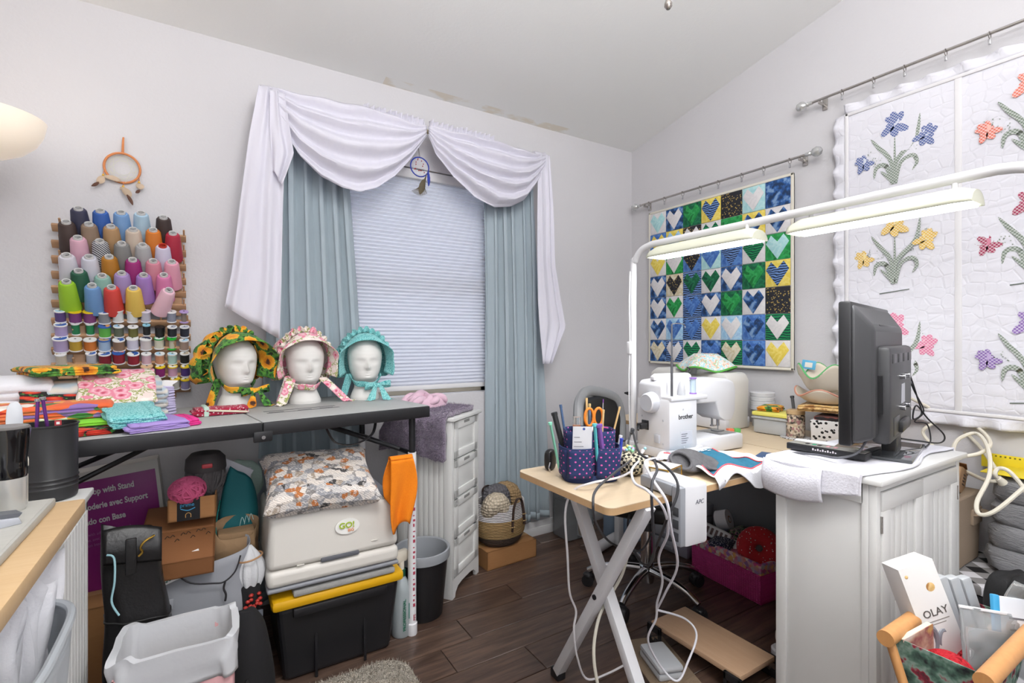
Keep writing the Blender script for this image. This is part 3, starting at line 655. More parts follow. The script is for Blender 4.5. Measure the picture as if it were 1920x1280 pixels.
def bonnet(hd, mat, label, rz, loc, puff=.03, brim=.075, flare=.035, gath=14, bow=True, seed=0, tails=1):
    bn = thing('prairie_bonnet', label, 'bonnet', loc, rz); A = 2.05
    def arc(a, rx, rz_, y, zc=.165): return V((math.sin(a) * rx, y, zc + math.cos(a) * rz_))
    def crown(u, v):
        a = (2 * u - 1) * A; p0 = arc(a, .082, .112, -.012)
        gat = 1 + .10 * math.sin(a * gath + seed) * math.sin(PI * min(1, v * 1.1 + .08)) + .06 * noise.noise(V((a * 3, v * 2, seed)))
        bul = math.sin(PI * min(1, .12 + v * .88)) ** .8
        ctr = V((0, .075, .125)); p = p0.lerp(ctr + V((math.sin(a) * .03, 0, math.cos(a) * .02 - .02)), v ** 1.15)
        out = V((math.sin(a), .0, math.cos(a) * .8)) * (puff * bul * gat * (1 + .012 / puff)) + V((0, .055, 0)) * bul
        q = p + out * 1.1; return q
    B().grid(crown, 90, 18).done('crown', mat, bn, solid=.0015)
    def brimf(u, v):
        a = (2 * u - 1) * A; ca = math.cos(a); up = max(0, ca); dn = max(0, -ca)
        x = math.sin(a) * (.084 + flare * (.75 + .35 * dn) * v); z = .165 + ca * .113 - up * .040 * v * v + up * .012 * v - dn * .030 * v
        y = -.010 - brim * (1.12 - .35 * (1 - up) ** 2) * v + .010 * dn * v
        return V((x + .003 * math.sin(a * 7 + seed) * v, y, z))
    B().grid(brimf, 60, 8).done('brim', mat, bn, solid=.003)
    def ruff(u, v):
        a = (2 * u - 1) * A; r = .006 * math.sin(a * 26) * v + .004 * noise.noise(V((a * 5, seed, 1)))
        return arc(a, .086 + .022 * v + r, .116 + .022 * v + r, .0 + .012 * math.sin(a * 26 + 1) * v)
    B().grid(ruff, 150, 3).done('ruffle', mat, bn, solid=.0012)
    # chin band, bow and tails
    B().grid(lambda u, v: V((math.sin((2 * u - 1) * 1.75) * (.064 - .012 * v), -.012 - math.cos((2 * u - 1) * 1.75) * (.052 - .010 * v), .105 - .030 * math.cos((2 * u - 1) * 1.75) - .024 * v + .003 * math.sin(u * 18))), 40, 4).done('chin_band', mat, bn, solid=.0015)
    sgn = 1
    if bow:
        kx, ky, kz = .042, -.062, .062
        for s in (-1, 1):
            def loop(u, v):
                a = 2 * PI * u; return V((kx + s * (.026 * (1 - math.cos(a)) ), ky - .004 - .010 * math.sin(a), kz + .010 * math.sin(a) * .6 + (v - .5) * .026 * (.4 + .6 * (1 - math.cos(a)) / 2) + .008 * (1 - math.cos(a)) * .5 * s * .6))
            B().grid(loop, 24, 4).done('bow_loop', mat, bn, solid=.0012)
            def tl(u, v):
                x = kx + s * .010 + s * .028 * v * tails + (u - .5) * (.016 + .022 * v); z = max(.004 + .002 * math.sin(u * 9), kz * (1 - 1.15 * v) - .006 * abs(u - .5))
                return V((x, ky - .010 - .032 * v - .004 * math.sin(v * 8 + u * 3), z))
            B().grid(tl, 8, 14).done('tail', mat, bn, solid=.0012)
        B().blob((kx, ky - .008, kz), (.018, .016, .02), nu=10, nv=8).done('knot', mat, bn)
    else:
        for s, dx in ((-1, .05), (1, .055)):
            def tl(u, v):
                x = s * (.056 + (dx + (.05 if s > 0 else 0)) * v) + (u - .5) * .036; z = max(.004 + .003 * math.sin(u * 9 + v * 6), .10 - .115 * v)
                return V((x, -.03 - .05 * v - .006 * math.sin(v * 6), z))
            B().grid(tl, 8, 14).done('tail', mat, bn, solid=.0012)
    def side(s):
        def tl(u, v):
            x = s * (.060 + .030 * v) + (u - .5) * .03; return V((x, -.006 + .01 * v, max(.003, .108 - .106 * v)))
        B().grid(tl, 6, 10).done('side_tie', mat, bn, solid=.0012)
    side(-1)
    bn.scale = (1.06, 1.05, 1.04)
    return bn
for hx, hy, rz, mat, lab, hlab, bow, pf, fl, bw in ((441, 762, .40, m_sun, 'black and orange sunflower print bonnet tied on a foam head', 'white foam head wearing the sunflower bonnet', True, .040, .046, .085),
                                    (572, 754, .06, m_rose2, 'pink rose print bonnet on a foam head', 'white foam head wearing the pink rose bonnet', False, .036, .034, .075),
                                    (684, 747, -.12, m_band, 'turquoise ruffled bonnet tied on a foam head', 'white foam head wearing the turquoise bonnet', True, .034, .034, .07)):
    p = onT(hx, hy); sc_ = 1.0
    hd = thing('display_mannequin', hlab, 'mannequin head', p, rz, 'foam display heads'); 
    B().grid(head_fn, 64, 70, True).done('head', m_foam, hd)
    B().lathe([(0, 0), (.0615, 0), (.0615, .003)], 32).done('neck_base', m_foam, hd)
    bonnet(hd, mat, lab, rz, p, pf, bw, fl, 15 if bow else 11, bow, hx * .01)
# ---------------------------------------------------------------- folded fabrics
def folded(name, label, mat, p, w, d, h, rz, n=4, grp='folded fabrics on the table', wob=.006, rot=None, cat='fabric'):
    t = thing(name, label, cat, p, rz, grp, rot)
    th = h / n; path = []
    for i in range(n):
        z = th * (i + .5); s = 1 if i % 2 == 0 else -1
        for k in range(9): path.append((s * lerp(-.46, .46, k / 8), z))
        if i < n - 1:
            for k in range(1, 6): a = -PI / 2 + PI * k / 6; path.append((s * (.46 + math.cos(a) * .04), z + th / 2 + math.sin(a) * th / 2))
    m_ = len(path) - 1
    def fn(u, v):
        i = u * m_; k = min(int(i), m_ - 1); q = i - k
        x = lerp(path[k][0], path[k + 1][0], q) * w; z = lerp(path[k][1], path[k + 1][1], q)
        w2 = wob * noise.noise(V((x * 14, v * 5, k * .35))); e = (v - .5)
        return V((x + w2, e * d * (1 + .04 * noise.noise(V((k * .5, 3, 1)))) + w2, z * (1 - .25 * (2 * e) ** 4) + w2 * .25 * z / h + .002))
    B().grid(fn, m_, 10).done('cloth', mat, t, solid=th * .72)
    B().grid(lambda u, v: V(fn(1 - .03 * u, v)) + V((0, 0, th * .38)), 3, 10).done('selvage', mat, t, solid=.0012)
    return t
def tl(lx, ly, dz=0): return TC + ex * lx + ey * ly + V((0, 0, TZ + dz))
FF = 'folded_fabric'
folded(FF, 'beige and blue striped fabric stack under the rose print', prt('shore_print', lambda n: n.mix(n.wave(n.co(1), 14, 6, 'Z'), 'd8d2c8', 'a9bcc9')), tl(-.37, .135), .29, .22, .135, .15, 7)
folded(FF, 'white folded fabric stacked at the back of the table', m_wcot, tl(-.595, .14), .17, .20, .155, .1, 6)
folded(FF, 'black chili pepper print fabric at the bottom of the pile', m_chili, tl(-.40, -.12), .27, .22, .018, .25, 3)
folded(FF, 'lime green folded fabric under the multicoloured roll', m_lime, tl(-.44, -.08, .019), .27, .20, .016, .12, 2)
folded(FF, 'multicoloured print fabric folded in a thick roll', m_mult, tl(-.50, -.04, .036), .26, .18, .046, .14, 4)
folded(FF, 'pale lavender print fabric peeking from under the rose print', prt('pale_print', lambda n: n.mix(n.math('LESS_THAN', n.voro(n.co(1), 60, 1), .3), 'cfc9de', '6a5f80')), tl(-.335, -.035, .037), .13, .15, .03, 0, 3)
folded(FF, 'sunflower print fabric folded on top of the stack', m_sun, tl(-.475, .13, .15), .21, .20, .030, .45, 3)
folded(FF, 'black fabric with red chili peppers lying on the white stack', m_chili, tl(-.515, .03, .085), .13, .13, .014, .3, 2, rot=(.45, .05, .2))
folded(FF, 'pink rose print fabric folded on top of the stack', m_rose, tl(-.355, .035, .105), .20, .22, .016, .12, 2, rot=(.42, 0, .1))
folded(FF, 'lavender folded cotton fabric under the aqua bandana fabric', m_lav, tl(-.285, -.17), .15, .19, .026, .35, 4)
folded(FF, 'hot pink folded cotton fabric at the table edge', m_pink, tl(-.235, -.15), .13, .16, .022, .3, 3)
folded(FF, 'aqua bandana print fabric folded on the lavender cotton', m_band, tl(-.325, -.14, .027), .13, .20, .034, .3, 5, rot=(.14, 0, .3))
rb = folded('fabric_bundle', 'red and white bandana print fabric bundle tied with elastic', m_bred, onT(412, 776), .165, .085, .026, .12, 4, None)
B().box((-.045, 0, .0165), (.016, .089, .033), .004).done('elastic_band', M('mint_band', 'bcd6c8', .8), rb)
B().box((.02, -.046, .014), (.12, .004, .007), .002, rot=RY(.12)).done('cord_loop', M('cream_cord', 'd8cdb8', .8), rb)
# elastic wound on a card
p = tl(-.225, .06); ec = thing('elastic_card', 'pale lavender elastic wound tall on a white card', 'elastic', p, .1)
B().prism([(-.034, 0), (.034, 0), (.028, .004), (.022, .01), (.022, .108), (.034, .116), (.038, .121), (.0, .124), (-.04, .118), (-.036, .114), (-.022, .108), (-.022, .01), (-.028, .004)], .002, basis((1, 0, 0), (0, 0, 1), (0, .001, 0))).done('card', M('white_card', 'e8e6e4', .6), ec)
for i in range(11):
    z = .013 + i * .0085; w = .029 - .0006 * i
    B().tube([(w * math.cos(a), .012 * math.sin(a), z + .002 * math.sin(a + i)) for a in [2 * PI * k / 16 for k in range(16)]], .0046, 6, True).done('wrap', M('lavender_elastic', 'bdb6d6', .9), ec)
B().tube([(.02, -.02, .006), (.06, -.03, .003), (.09, -.015, .003), (.12, .0, .003)], .0035, 6, smooth=4, flat=.4).done('loose_end', M('lavender_elastic', 'bdb6d6', .9), ec)
# clear plastic box & cardboard at the far left of the table
p = tl(-.66, .20); t = thing('plastic_jar', 'clear plastic jar standing at the left end of the table', 'jar', p)
B().lathe([(0, .002), (.04, .002), (.042, .01), (.042, .10), (.036, .108), (.036, .112), (.034, .112), (.034, .105), (.04, .098), (.04, .012), (0, .006)], 20).done('body', M('clear_plastic', 'e8ecee', .1, trans=.85), t)
B().lathe([(0, .128), (.036, .128), (.038, .125), (.038, .112), (0, .112)], 20).done('lid', M('grey_lid', 'b9babd', .4), t)
# ================================================================= UNDER THE TABLE
m_card = wood('cardboard', 'a8794c', '9a6c42', (6, 6, 40), .85); m_brown = M('brown_card', '8a5a35', .8, nb=(60, .15), var=.06)
def carton(name, label, mat, p, w, d, h, rz, rot=None, grp=None, open_=False, tape=True, cat='box'):
    t = thing(name, label, cat, p, rz, grp, rot); th = .004
    b = B(); b.b2(-w / 2, w / 2, -d / 2, -d / 2 + th, 0, h); b.b2(-w / 2, w / 2, d / 2 - th, d / 2, 0, h); b.b2(-w / 2, -w / 2 + th, -d / 2, d / 2, 0, h); b.b2(w / 2 - th, w / 2, -d / 2, d / 2, 0, h); b.b2(-w / 2, w / 2, -d / 2, d / 2, 0, th)
    b.done('carton_body', mat, t, flat=True)
    if not open_:
        for s in (-1, 1): B().b2(-w / 2, w / 2, s * .0015, s * d / 2, h - th, h, .001).done('top_flap', mat, t)
        if tape: B().b2(-w / 2 - .001, w / 2 + .001, -.022, .022, h, h + .0006).done('tape', M('brown_tape', 'b08a5c', .3), t)
    return t
# black tote with yellow lid
tt = thing('storage_tote', 'black plastic storage tote with yellow lid under the folding table', 'storage tote', (.41, 1.99, 0), .0)
n = N('tote_black'); n.col('1d1d20'); n.set(Roughness=.42); n.bump(n.noise(n.co(1), 250, 2), .12, .001); m_tote = reg(n, 'tote_black')
b = B(); b._add([(sx * a, sy * c_, z) for z, a, c_ in ((0, .185, .155), (.265, .212, .180)) for sx, sy in ((-1, -1), (1, -1), (1, 1), (-1, 1))], [(0, 1, 2, 3), (4, 5, 6, 7), (0, 1, 5, 4), (1, 2, 6, 5), (2, 3, 7, 6), (3, 0, 4, 7)])
tb_ = b.done('body', m_tote, tt, flat=True); md = tb_.modifiers.new('bev', 'BEVEL'); md.width = .018; md.segments = 3
b = B()
for x in (-.09, .09): B().box((x * .93, -.168, .125), (.010, .008, .25), .003, rot=RX(-.095)).done('rib', m_tote, tt)
B().b2(-.16, .16, -.197, -.165, .232, .262, .005).done('rim', m_tote, tt)
m_yel = M('yellow_plastic', 'e0aa12', .4)
B().b2(-.226, .226, -.196, .196, .262, .300, .014).done('lid', m_yel, tt)
for sx in (-1, 1): B().b2(sx * .15, sx * .215, -.12, .12, .296, .308, .006).done('lid_ridge', m_yel, tt)
gm = tag(place(B().b2(-.175, .175, -.06, .06, 0, .020, .007).done('foam_pad', M('grey_felt', '9b9a98', .95, nb=(200, .5), var=.12)), (.425, 1.852, .301)), 'grey felt strip pad lying on the yellow tote lid', 'pad')
# fabric cutter
m_go = M('cutter_shell', 'dedad3', .4); m_gog = M('cutter_grey', '8d8f96', .45)
g = thing('fabric_cutter', 'white fabric die cutting machine folded up on the yellow lidded tote', 'cutting machine', (.392, 1.965, .322), .0)
def slab(z0, z1, w0, w1, d0, d1, nm, mat, bv=.03, yo=0):
    b = B(); b._add([(sx * a, sy * c_ + yo, z) for z, a, c_ in ((z0, w0, d0), (z1, w1, d1)) for sx, sy in ((-1, -1), (1, -1), (1, 1), (-1, 1))], [(0, 1, 2, 3), (4, 5, 6, 7), (0, 1, 5, 4), (1, 2, 6, 5), (2, 3, 7, 6), (3, 0, 4, 7)])
    o = b.done(nm, mat, g, flat=False, ang=30); md = o.modifiers.new('bev', 'BEVEL'); md.width = bv; md.segments = 4; md.limit_method = 'ANGLE'; md.angle_limit = 1.2; return o
slab(.008, .022, .222, .222, .172, .172, 'base_trim', m_gog, .006); slab(.022, .078, .2225, .2225, .1735, .1735, 'lower_door', m_go, .018)
slab(.080, .262, .222, .214, .173, .166, 'upper_door', m_go, .02); slab(.262, .270, .205, .20, .155, .15, 'top_plate', m_gog, .004)
B().b2(-.055, .075, -.177, -.166, .079, .094, .004).done('handle_recess', M('recess_dark', '5f6168', .6), g)
B().prism([(.034 + .042 * math.cos(2 * PI * k / 28), .187 + .027 * math.sin(2 * PI * k / 28)) for k in range(28)], .003, basis((1, 0, 0), (0, .04, 1), (0, -.1795, 0))).done('badge', M('badge_white', 'efeeea', .4), g)
Fm = lambda x, z: basis((1, 0, 0), (0, .04, 1), (x, -.1790 + .0, z))
text('GO!', .028, M('logo_green', 'a5bf2a', .5), g, Fm(.004, .183), 'logo', bold=.0006, sx=1.05); text('BIG', .014, M('logo_orange', 'e2935c', .5), g, Fm(.034, .169), 'logo', bold=.0003)
for sx in (-1, 1): B().lathe([(0, 0), (.014, 0), (.014, .010), (0, .010)], 14, T(sx * .19, -.14, 0)).done('foot', m_black, g)
for x, z in ((-.12, .085), (.13, .115)): B().b2(x - .012, x + .012, -.1755, -.17, z, z + .003, .001).done('seam_mark', m_go, g)
# cat pillow on the cutter
cp = thing('throw_pillow', 'cat print throw pillow lying on the fabric cutter', 'pillow', (.352, 1.885, .665), .0, rot=(.42, .02, -.02))
def pil(u, v):
    x, y = 2 * u - 1, 2 * v - 1; k = max(0, (1 - x ** 6) * (1 - y ** 6)) ** .42
    cx = .195 * x * (1 - .10 * (1 - y * y) * abs(x) ** 3); cy = .155 * y * (1 - .12 * (1 - x * x) * abs(y) ** 3); return cx, cy, k
for s, nm in ((1, 'front_panel'), (-1, 'back_panel')):
    def fn(u, v, s=s):
        x, y, k = pil(u, v); return V((x, y, s * (.046 * k + .005 * k * noise.noise(V((x * 20, y * 20, s))))))
    B().grid(fn, 26, 22).done(nm, m_cats, cp)
# orange cloth over the brace, spray bottle, waste bin
n = N('microfibre_orange'); n.col(n.mix(n.noise(n.co(1), 200, 2), 'f08a12', 'e67a0c')); n.set(Roughness=.95); n.bump(n.noise(n.co(1), 350, 2), .5, .002); m_org = reg(n, 'microfibre_orange')
oc = thing('cleaning_cloth', 'orange microfibre cloth hanging from the folding table leg brace', 'cloth', (.612, 1.768, .72))
def ocl(side):
    def fn(u, v):
        w = .085 + .025 * math.sin(PI * v) - .02 * v; x = (u - .5) * w + (.006 * math.sin(v * 5) if side > 0 else -.022 * v)
        y = side * (-.012 - .012 * math.sin(u * 7 + v * 2) * (.3 + v)); z = .008 - (.245 if side > 0 else .16) * v - .02 * v * math.sin(u * 5 + side)
        return V((x, y - .004, z))
    return fn
B().grid(ocl(1), 22, 20).done('front_drape', m_org, oc, solid=.003); B().grid(ocl(-1), 22, 16).done('back_drape', m_org, oc, solid=.003)
B().grid(lambda u, v: V(((u - .5) * .085, .014 * math.cos(PI * v), .008 + .012 * math.sin(PI * v))), 12, 8).done('top_fold', m_org, oc, solid=.003)
sb = thing('spray_bottle', 'clear spray bottle with cream trigger head behind the pipe leg', 'spray bottle', (.66, 1.90, 0), .3)
m_sb = M('milky_plastic', 'c9d3d6', .25, trans=.35)
B().lathe([(0, 0), (.034, 0), (.038, .006), (.038, .17), (.034, .195), (.020, .222), (.014, .232), (.014, .24), (0, .24)], 26).done('bottle', m_sb, sb)
B().lathe([(.017, .232), (.017, .256), (.012, .258), (0, .258)], 20).done('collar', M('dark_green', '1f5a44', .4), sb)
m_cream = M('cream_plastic', 'e6dfd0', .4)
hd = B().b2(-.060, .028, -.014, .014, .285, .335, .012).cyl((0, 0, .255), (0, 0, .295), .012).b2(-.078, -.055, -.007, .007, .308, .326, .004).done('spray_head', m_cream, sb)
B().tube([(-.046, 0, .29), (-.052, 0, .265), (-.05, 0, .235)], .0065, 8, smooth=4).done('trigger', m_cream, hd)
text('PROFESSIONAL', .018, M('green_print', '1d6b50', .6), sb, basis((0, 0, 1), (-1, 0, 0), (-.006, -.0385, .03)), 'lettering', bold=.0004)
B().b2(.008, .024, -.0388, -.034, .07, .13).done('printed_label', M('teal_print', '5f8f86', .6), sb)
wb = thing('waste_bin', 'black round waste bin with grey liner beside the drawer cabinet', 'bin', (.785, 2.0, 0))
B().lathe([(0, .004), (.085, 0), (.088, .004), (.114, .27), (.117, .272), (.117, .277), (.110, .276), (.084, .01), (0, .008)], 36).done('bin_body', m_tote, wb)
n = M('liner_grey', 'b3b7bd', .35, trans=.3)
lr = lambda z: .084 + .026 * (z - .01) / .266 - .004
B().lathe([(lr(.10), .10), (lr(.18), .18), (lr(.25), .25), (.108, .279), (.114, .283), (.1195, .281), (.1212, .272), (.1205, .255), (.1195, .245)], 48).done('liner', n, wb)
B().lathe([(0, .10), (lr(.10), .10)], 30).done('liner_floor', n, wb)
# purple craft box leaning by the wall
pb = thing('craft_box', 'purple embroidery hoop box with white lettering against the wall', 'box', (-.255, 2.315, .28), 0, rot=(0, -.10, .0))
m_pur = M('purple_print', '8d1f7a', .45)
B().b2(-.145, .145, -.04, .04, 0, .43, .002).done('carton_body', M('box_edge_white', 'd6d3ce', .6), pb)
B().b2(-.143, .133, -.0415, -.038, .002, .395, .0005).done('front_print', m_pur, pb)
m_ltr = M('print_white', 'dcd6da', .6)
for i, (tx, sz) in enumerate((('Hoop with Stand', .030), ('Set de Broderie avec Support', .030), ('Bordado con Base', .030))):
    text(tx, sz, m_ltr, pb, basis((1, 0, 0), (0, 0, 1), ((-.078, -.150, -.124)[i], -.0422, .345 - i * .052)), 'lettering', bold=.0009, sx=.70)
for i, tx in enumerate(('Wood hoop with adjustable floor stand', '23 po x 27 po, avec support ajustable', '(58,58 cm) con base de piso ajustable')):
    text(tx, .015, M('print_mauve', 'b76fae', .6), pb, basis((1, 0, 0), (0, 0, 1), (-.138, -.0422, .200 - i * .019)), 'lettering', sx=.75)
# storage block, black bag stack at the far left
carton('shipping_carton', 'plain cardboard carton standing under the purple craft box', m_card, (-.24, 2.26, 0), .32, .26, .275, .03)
m_lea = M('black_leather', '1c1b1c', .38, nb=(120, .25)); m_gold = M('gold_metal', 'c9a24c', .25, 1)
hb = thing('handbag', 'black leather handbag with a gold clasp under the table', 'handbag', (-.175, 1.712, .0), .10)
def hbf(u, v):
    a = 2 * PI * u; k = 1 if v < .88 else math.cos((v - .88) / .12 * 1.5)
    w = (.088 - .022 * v) * (1 + .05 * math.sin(5 * v)); d = (.062 - .022 * v) * max(.04, k)
    p = V((math.copysign(abs(math.cos(a)) ** .55, math.cos(a)) * w + .042 * (1 - v) ** 1.2, math.copysign(abs(math.sin(a)) ** .6, math.sin(a)) * d, .655 * v))
    return p + V((1, 1, 0)) * .010 * noise.noise(V((math.cos(a) * 1.5, math.sin(a) * 1.5, v * 4))) + V((0, 0, -.02 * math.cos(a) * v))
B().grid(hbf, 44, 34, True).done('bag_body', m_lea, hb)
B().tube([hbf(k / 44, .62) * 1.0 + V((0, -.001, 0)) for k in range(44)], .003, 6, True).done('seam', m_lea, hb)
B().grid(lambda u, v: V((-.058 + .125 * u, -.030 - .022 * math.sin(PI * v * .8) - .008 * v, .655 - .085 * v - .02 * (u - .5) + .01 * math.sin(u * PI) * (1 - v))), 14, 10).done('flap', m_lea, hb, solid=.004)
B().b2(-.012, .012, -.066, -.056, .545, .64, .003).done('strap', m_lea, hb)
B().tube([(.050, -.056, .635), (.040, -.064, .632), (.028, -.066, .626), (.020, -.067, .612), (.024, -.067, .60), (.016, -.067, .59)], .003, 8, smooth=4).done('clasp', m_gold, hb)
B().tube([(-.05, -.065, .61), (-.035, -.072, .60), (-.034, -.075, .54), (-.04, -.075, .49), (-.025, -.075, .45)], .0025, 6, smooth=5).done('blue_ribbon', M('aqua_ribbon', '9cc6cf', .8), hb)
# grey linen bag, brown box, parcel with yarn
n = N('linen_grey'); w1 = n.wave(n.co(1), 260, 2, 'X'); w2 = n.wave(n.co(1), 260, 2, 'Z'); n.col(n.mix(n.math('MULTIPLY', w1, w2), '8f9197', 'aeb0b6')); n.set(Roughness=.95); m_lin = reg(n, 'linen_grey')
gb = thing('linen_bag', 'grey linen tote bag with black cord under the brown box', 'bag', (-.02, 1.90, 0))
B().grid(lambda u, v: V((math.copysign(abs(math.cos(2 * PI * u)) ** .6, math.cos(2 * PI * u)) * (.15 + .01 * math.sin(v * 6)), math.copysign(abs(math.sin(2 * PI * u)) ** .6, math.sin(2 * PI * u)) * (.085 - .012 * v) + .008 * noise.noise(V((u * 8, v * 4, 1))), .475 * v + .02 * math.sin(2 * PI * u + 1) * v)), 48, 16, True).done('bag_body', m_lin, gb, solid=.003)
B().b2(-.10, -.062, -.094, -.086, .355, .385, .003).done('patch', m_lin, gb)
b = B(); b.tube([(-.06, -.095, .465), (-.02, -.099, .425), (.04, -.098, .408), (.07, -.097, .405), (.10, -.095, .43), (.115, -.09, .475)], .0024, 6, smooth=5); b.tube([(.072, -.098, .405), (.068, -.099, .385), (.074, -.10, .365), (.072, -.099, .345)], .0034, 6, smooth=4)
b.done('cord', M('black_cord', '2a282b', .8), gb)
cd = thing('price_card', 'white sale card with red and green lettering in the linen bag', 'card', (-.055, 1.812, .445), 0, rot=(-.25, -.3, 0))
B().b2(-.055, .055, -.0008, .0008, 0, .06).done('card', M('white_card', 'e8e6e4', .6), cd)
text('Cash', .026, M('green_print', '1d6b50', .6), cd, basis((1, 0, 0), (0, 0, 1), (-.004, -.0012, .026)), 'lettering', shear=.2); text('$50', .018, M('green_print', '1d6b50', .6), cd, basis((1, 0, 0), (0, 0, 1), (-.05, -.0012, .006)), 'lettering')
for k in range(3): B().b2(-.03 + .008 * (k % 2), -.022 + .008 * (k % 2), -.0014, -.0008, .034 + .008 * k, .041 + .008 * k).done('red_mark', M('red_print2', 'c2303a', .6), cd)
bx = carton('gift_box', 'flat brown cardboard box with black scrawl resting on the linen bag', m_brown, (-.075, 1.97, .485), .205, .36, .055, 0, rot=(.20, .02, -.03), tape=False)
for k in range(9): B().tube([(-.035 + .014 * k, -.04 + .003 * k - .03 * (k % 3 == 2), .056), (-.03 + .014 * k, -.026 + .003 * k - .03 * (k % 3 == 2), .056), (-.024 + .014 * k, -.036 + .003 * k - .03 * (k % 3 == 2), .056)], .0011, 5, smooth=3).done('scrawl', M('marker_black', '2c2320', .7), bx)
B().b2(-.098, -.088, -.1805, -.179, .02, .036).done('sticker', M('white_card', 'e8e6e4', .6), bx)
ab = carton('parcel_box', 'small open shipping parcel with black logo tape holding yarn balls', m_card, (-.035, 2.00, .575), .135, .12, .072, -.05, open_=True)
B().b2(-.042, .022, -.0612, -.0595, 0, .072).done('logo_tape', M('tape_black', '1c1c20', .4), ab)
text('prime', .017, M('cyan_print', '3f9fd0', .5), ab, basis((1, 0, 0), (0, 0, 1), (-.034, -.0617, .046)), 'lettering'); B().tube([(-.032, -.0617, .040), (-.012, -.0617, .033), (.008, -.0617, .040)], .0014, 6, smooth=5).done('smile_mark', M('cyan_print', '3f9fd0', .5), ab)
B().tube([(-.018, -.0617, .010), (-.018, -.0617, .02), (-.011, -.0617, .025), (-.004, -.0617, .02), (-.004, -.0617, .010)], .0012, 6, smooth=4).done('earphone_mark', M('tan_print', 'b98f52', .6), ab)
def yarn(name, label, col, p, d, nw=26, seed=1, grp=None, core=True, rot=None, r=.0032, cat='yarn', flatz=1.0):
    t = thing(name, label, cat, p, 0, grp, rot); rnd = random.Random(seed)
    m1 = M('yarn_' + col, col, .95, nb=(200, .6), var=.12)
    B().blob((0, 0, d[2] / 2), (d[0] * .93, d[1] * .93, d[2] * .93), 1, 20, 12).done('core', m1, t)
    for k in range(nw):
        ax = V((rnd.gauss(0, 1), rnd.gauss(0, 1), rnd.gauss(0, 1) * flatz)).normalized(); q = ax.to_track_quat('Z', 'Y'); h_ = rnd.uniform(-.55, .55); rr = math.sqrt(1 - h_ * h_)
        pts = []
        for i in range(26):
            a = 2 * PI * i / 26; v = q @ V((rr * math.cos(a), rr * math.sin(a), h_)); pts.append((v.x * d[0] / 2, v.y * d[1] / 2, v.z * d[2] / 2 + d[2] / 2))
        B().tube(pts, r, 5, True).done('strand', m1, t)
    return t
yarn('yarn_ball', 'pink yarn ball in the small parcel box', 'd05c86', (-.052, 1.968, .625), (.105, .10, .085), 30, 3, 'yarn in the parcel')
gy = yarn('yarn_skein', 'charcoal grey yarn skein with a dark paper band in the parcel box', '5c595a', (.0, 2.04, .615), (.12, .12, .15), 34, 5, 'yarn in the parcel', flatz=.3)
B().lathe([(.050, .095), (.062, .098), (.063, .105), (.060, .14), (.045, .157), (0, .163)], 22).done('paper_band', M('dark_band', '403c3d', .6), gy)
B().b2(-.012, .02, -.066, -.055, .115, .13, .004).done('red_label', M('red_label', 'c2444c', .5), gy)
# envelope, teal bag, paper bag, white plush, black heap
pe = thing('paper_sheet', 'folded white paper bag standing behind the yarn', 'paper', (.09, 2.125, .0))
b = B(); pl = [pY(*q, 2.11) for q in ((418, 857), (476, 881), (455, 915), (430, 975), (408, 985))]
b.prism([(q.x - .09, q.z) for q in pl], .004, basis((1, 0, 0), (0, 0, 1), (0, -.01, 0))); b.done('front_sheet', M('paper_white', 'd6d6de', .7), pe)
b = B(); b.prism([(-.045, 0), (.05, 0), (.05, .50), (.058, .68), (-.03, .70), (-.05, .50)], .003, basis((1, 0, 0), (0, 0, 1), (0, .004, 0))); b.done('back_sheet', M('paper_white', 'd6d6de', .7), pe)
tg = thing('teal_bag', 'dark teal drawstring pouch beside the cat pillow', 'bag', (.098, 2.06, 0))
B().grid(lambda u, v: V(((.065 - .03 * v ** 3) * math.copysign(abs(math.cos(2 * PI * u)) ** .7, math.cos(2 * PI * u)) + .012 * v, (.05 - .03 * v) * math.sin(2 * PI * u) * (1 + .1 * math.sin(8 * u * PI)), .44 + .24 * v - .03 * math.cos(2 * PI * u) * v)), 40, 14, True).done('pouch', M('teal_cloth', '12636a', .75, nb=(40, .4)), tg)
B().b2(-.05, .06, -.045, .045, 0, .445, .015).done('pouch_base', M('teal_cloth', '12636a', .75, nb=(40, .4)), tg)
B().tube([(-.055, -.03, .60), (-.068, -.045, .52), (-.066, -.05, .46), (-.075, -.05, .43)], .006, 6, smooth=4, flat=.4).done('drawstring', M('teal_cord', '1f9a94', .7), tg)
for k in range(3): B().tube([(.005 + .014 * k, -.054, .505 + .004 * k), (.012 + .014 * k, -.055, .535 + .004 * k), (.020 + .014 * k, -.054, .512 + .004 * k)], .0013, 5, smooth=4).done('stitched_emblem', M('pale_print2', 'a9c9c9', .6), tg)
gp = thing('green_plush', 'pale mint plush bag behind the teal pouch', 'bag', (.125, 2.25, 0)); B().blob((0, 0, .60), (.15, .12, .17), .9, 24, 14, wob=.12, seed=3).done('plush', M('mint_plush', 'b9d2c8', .95, nb=(120, .6)), gp); B().b2(-.05, .05, -.04, .04, 0, .56, .01).done('plush_base', M('mint_plush', 'b9d2c8', .95), gp)
kb = thing('paper_bag', 'crumpled brown kraft paper bag beside the fabric cutter', 'paper bag', (.09, 1.975, 0))
n = N('kraft_paper'); n.col(n.mix(n.noise(n.co(1), 12, 3), '8a6f54', 'a0815f')); n.set(Roughness=.85); n.bump(n.voro(n.co(1), 16, 1), .8, .012); m_kraft = reg(n, 'kraft_paper')
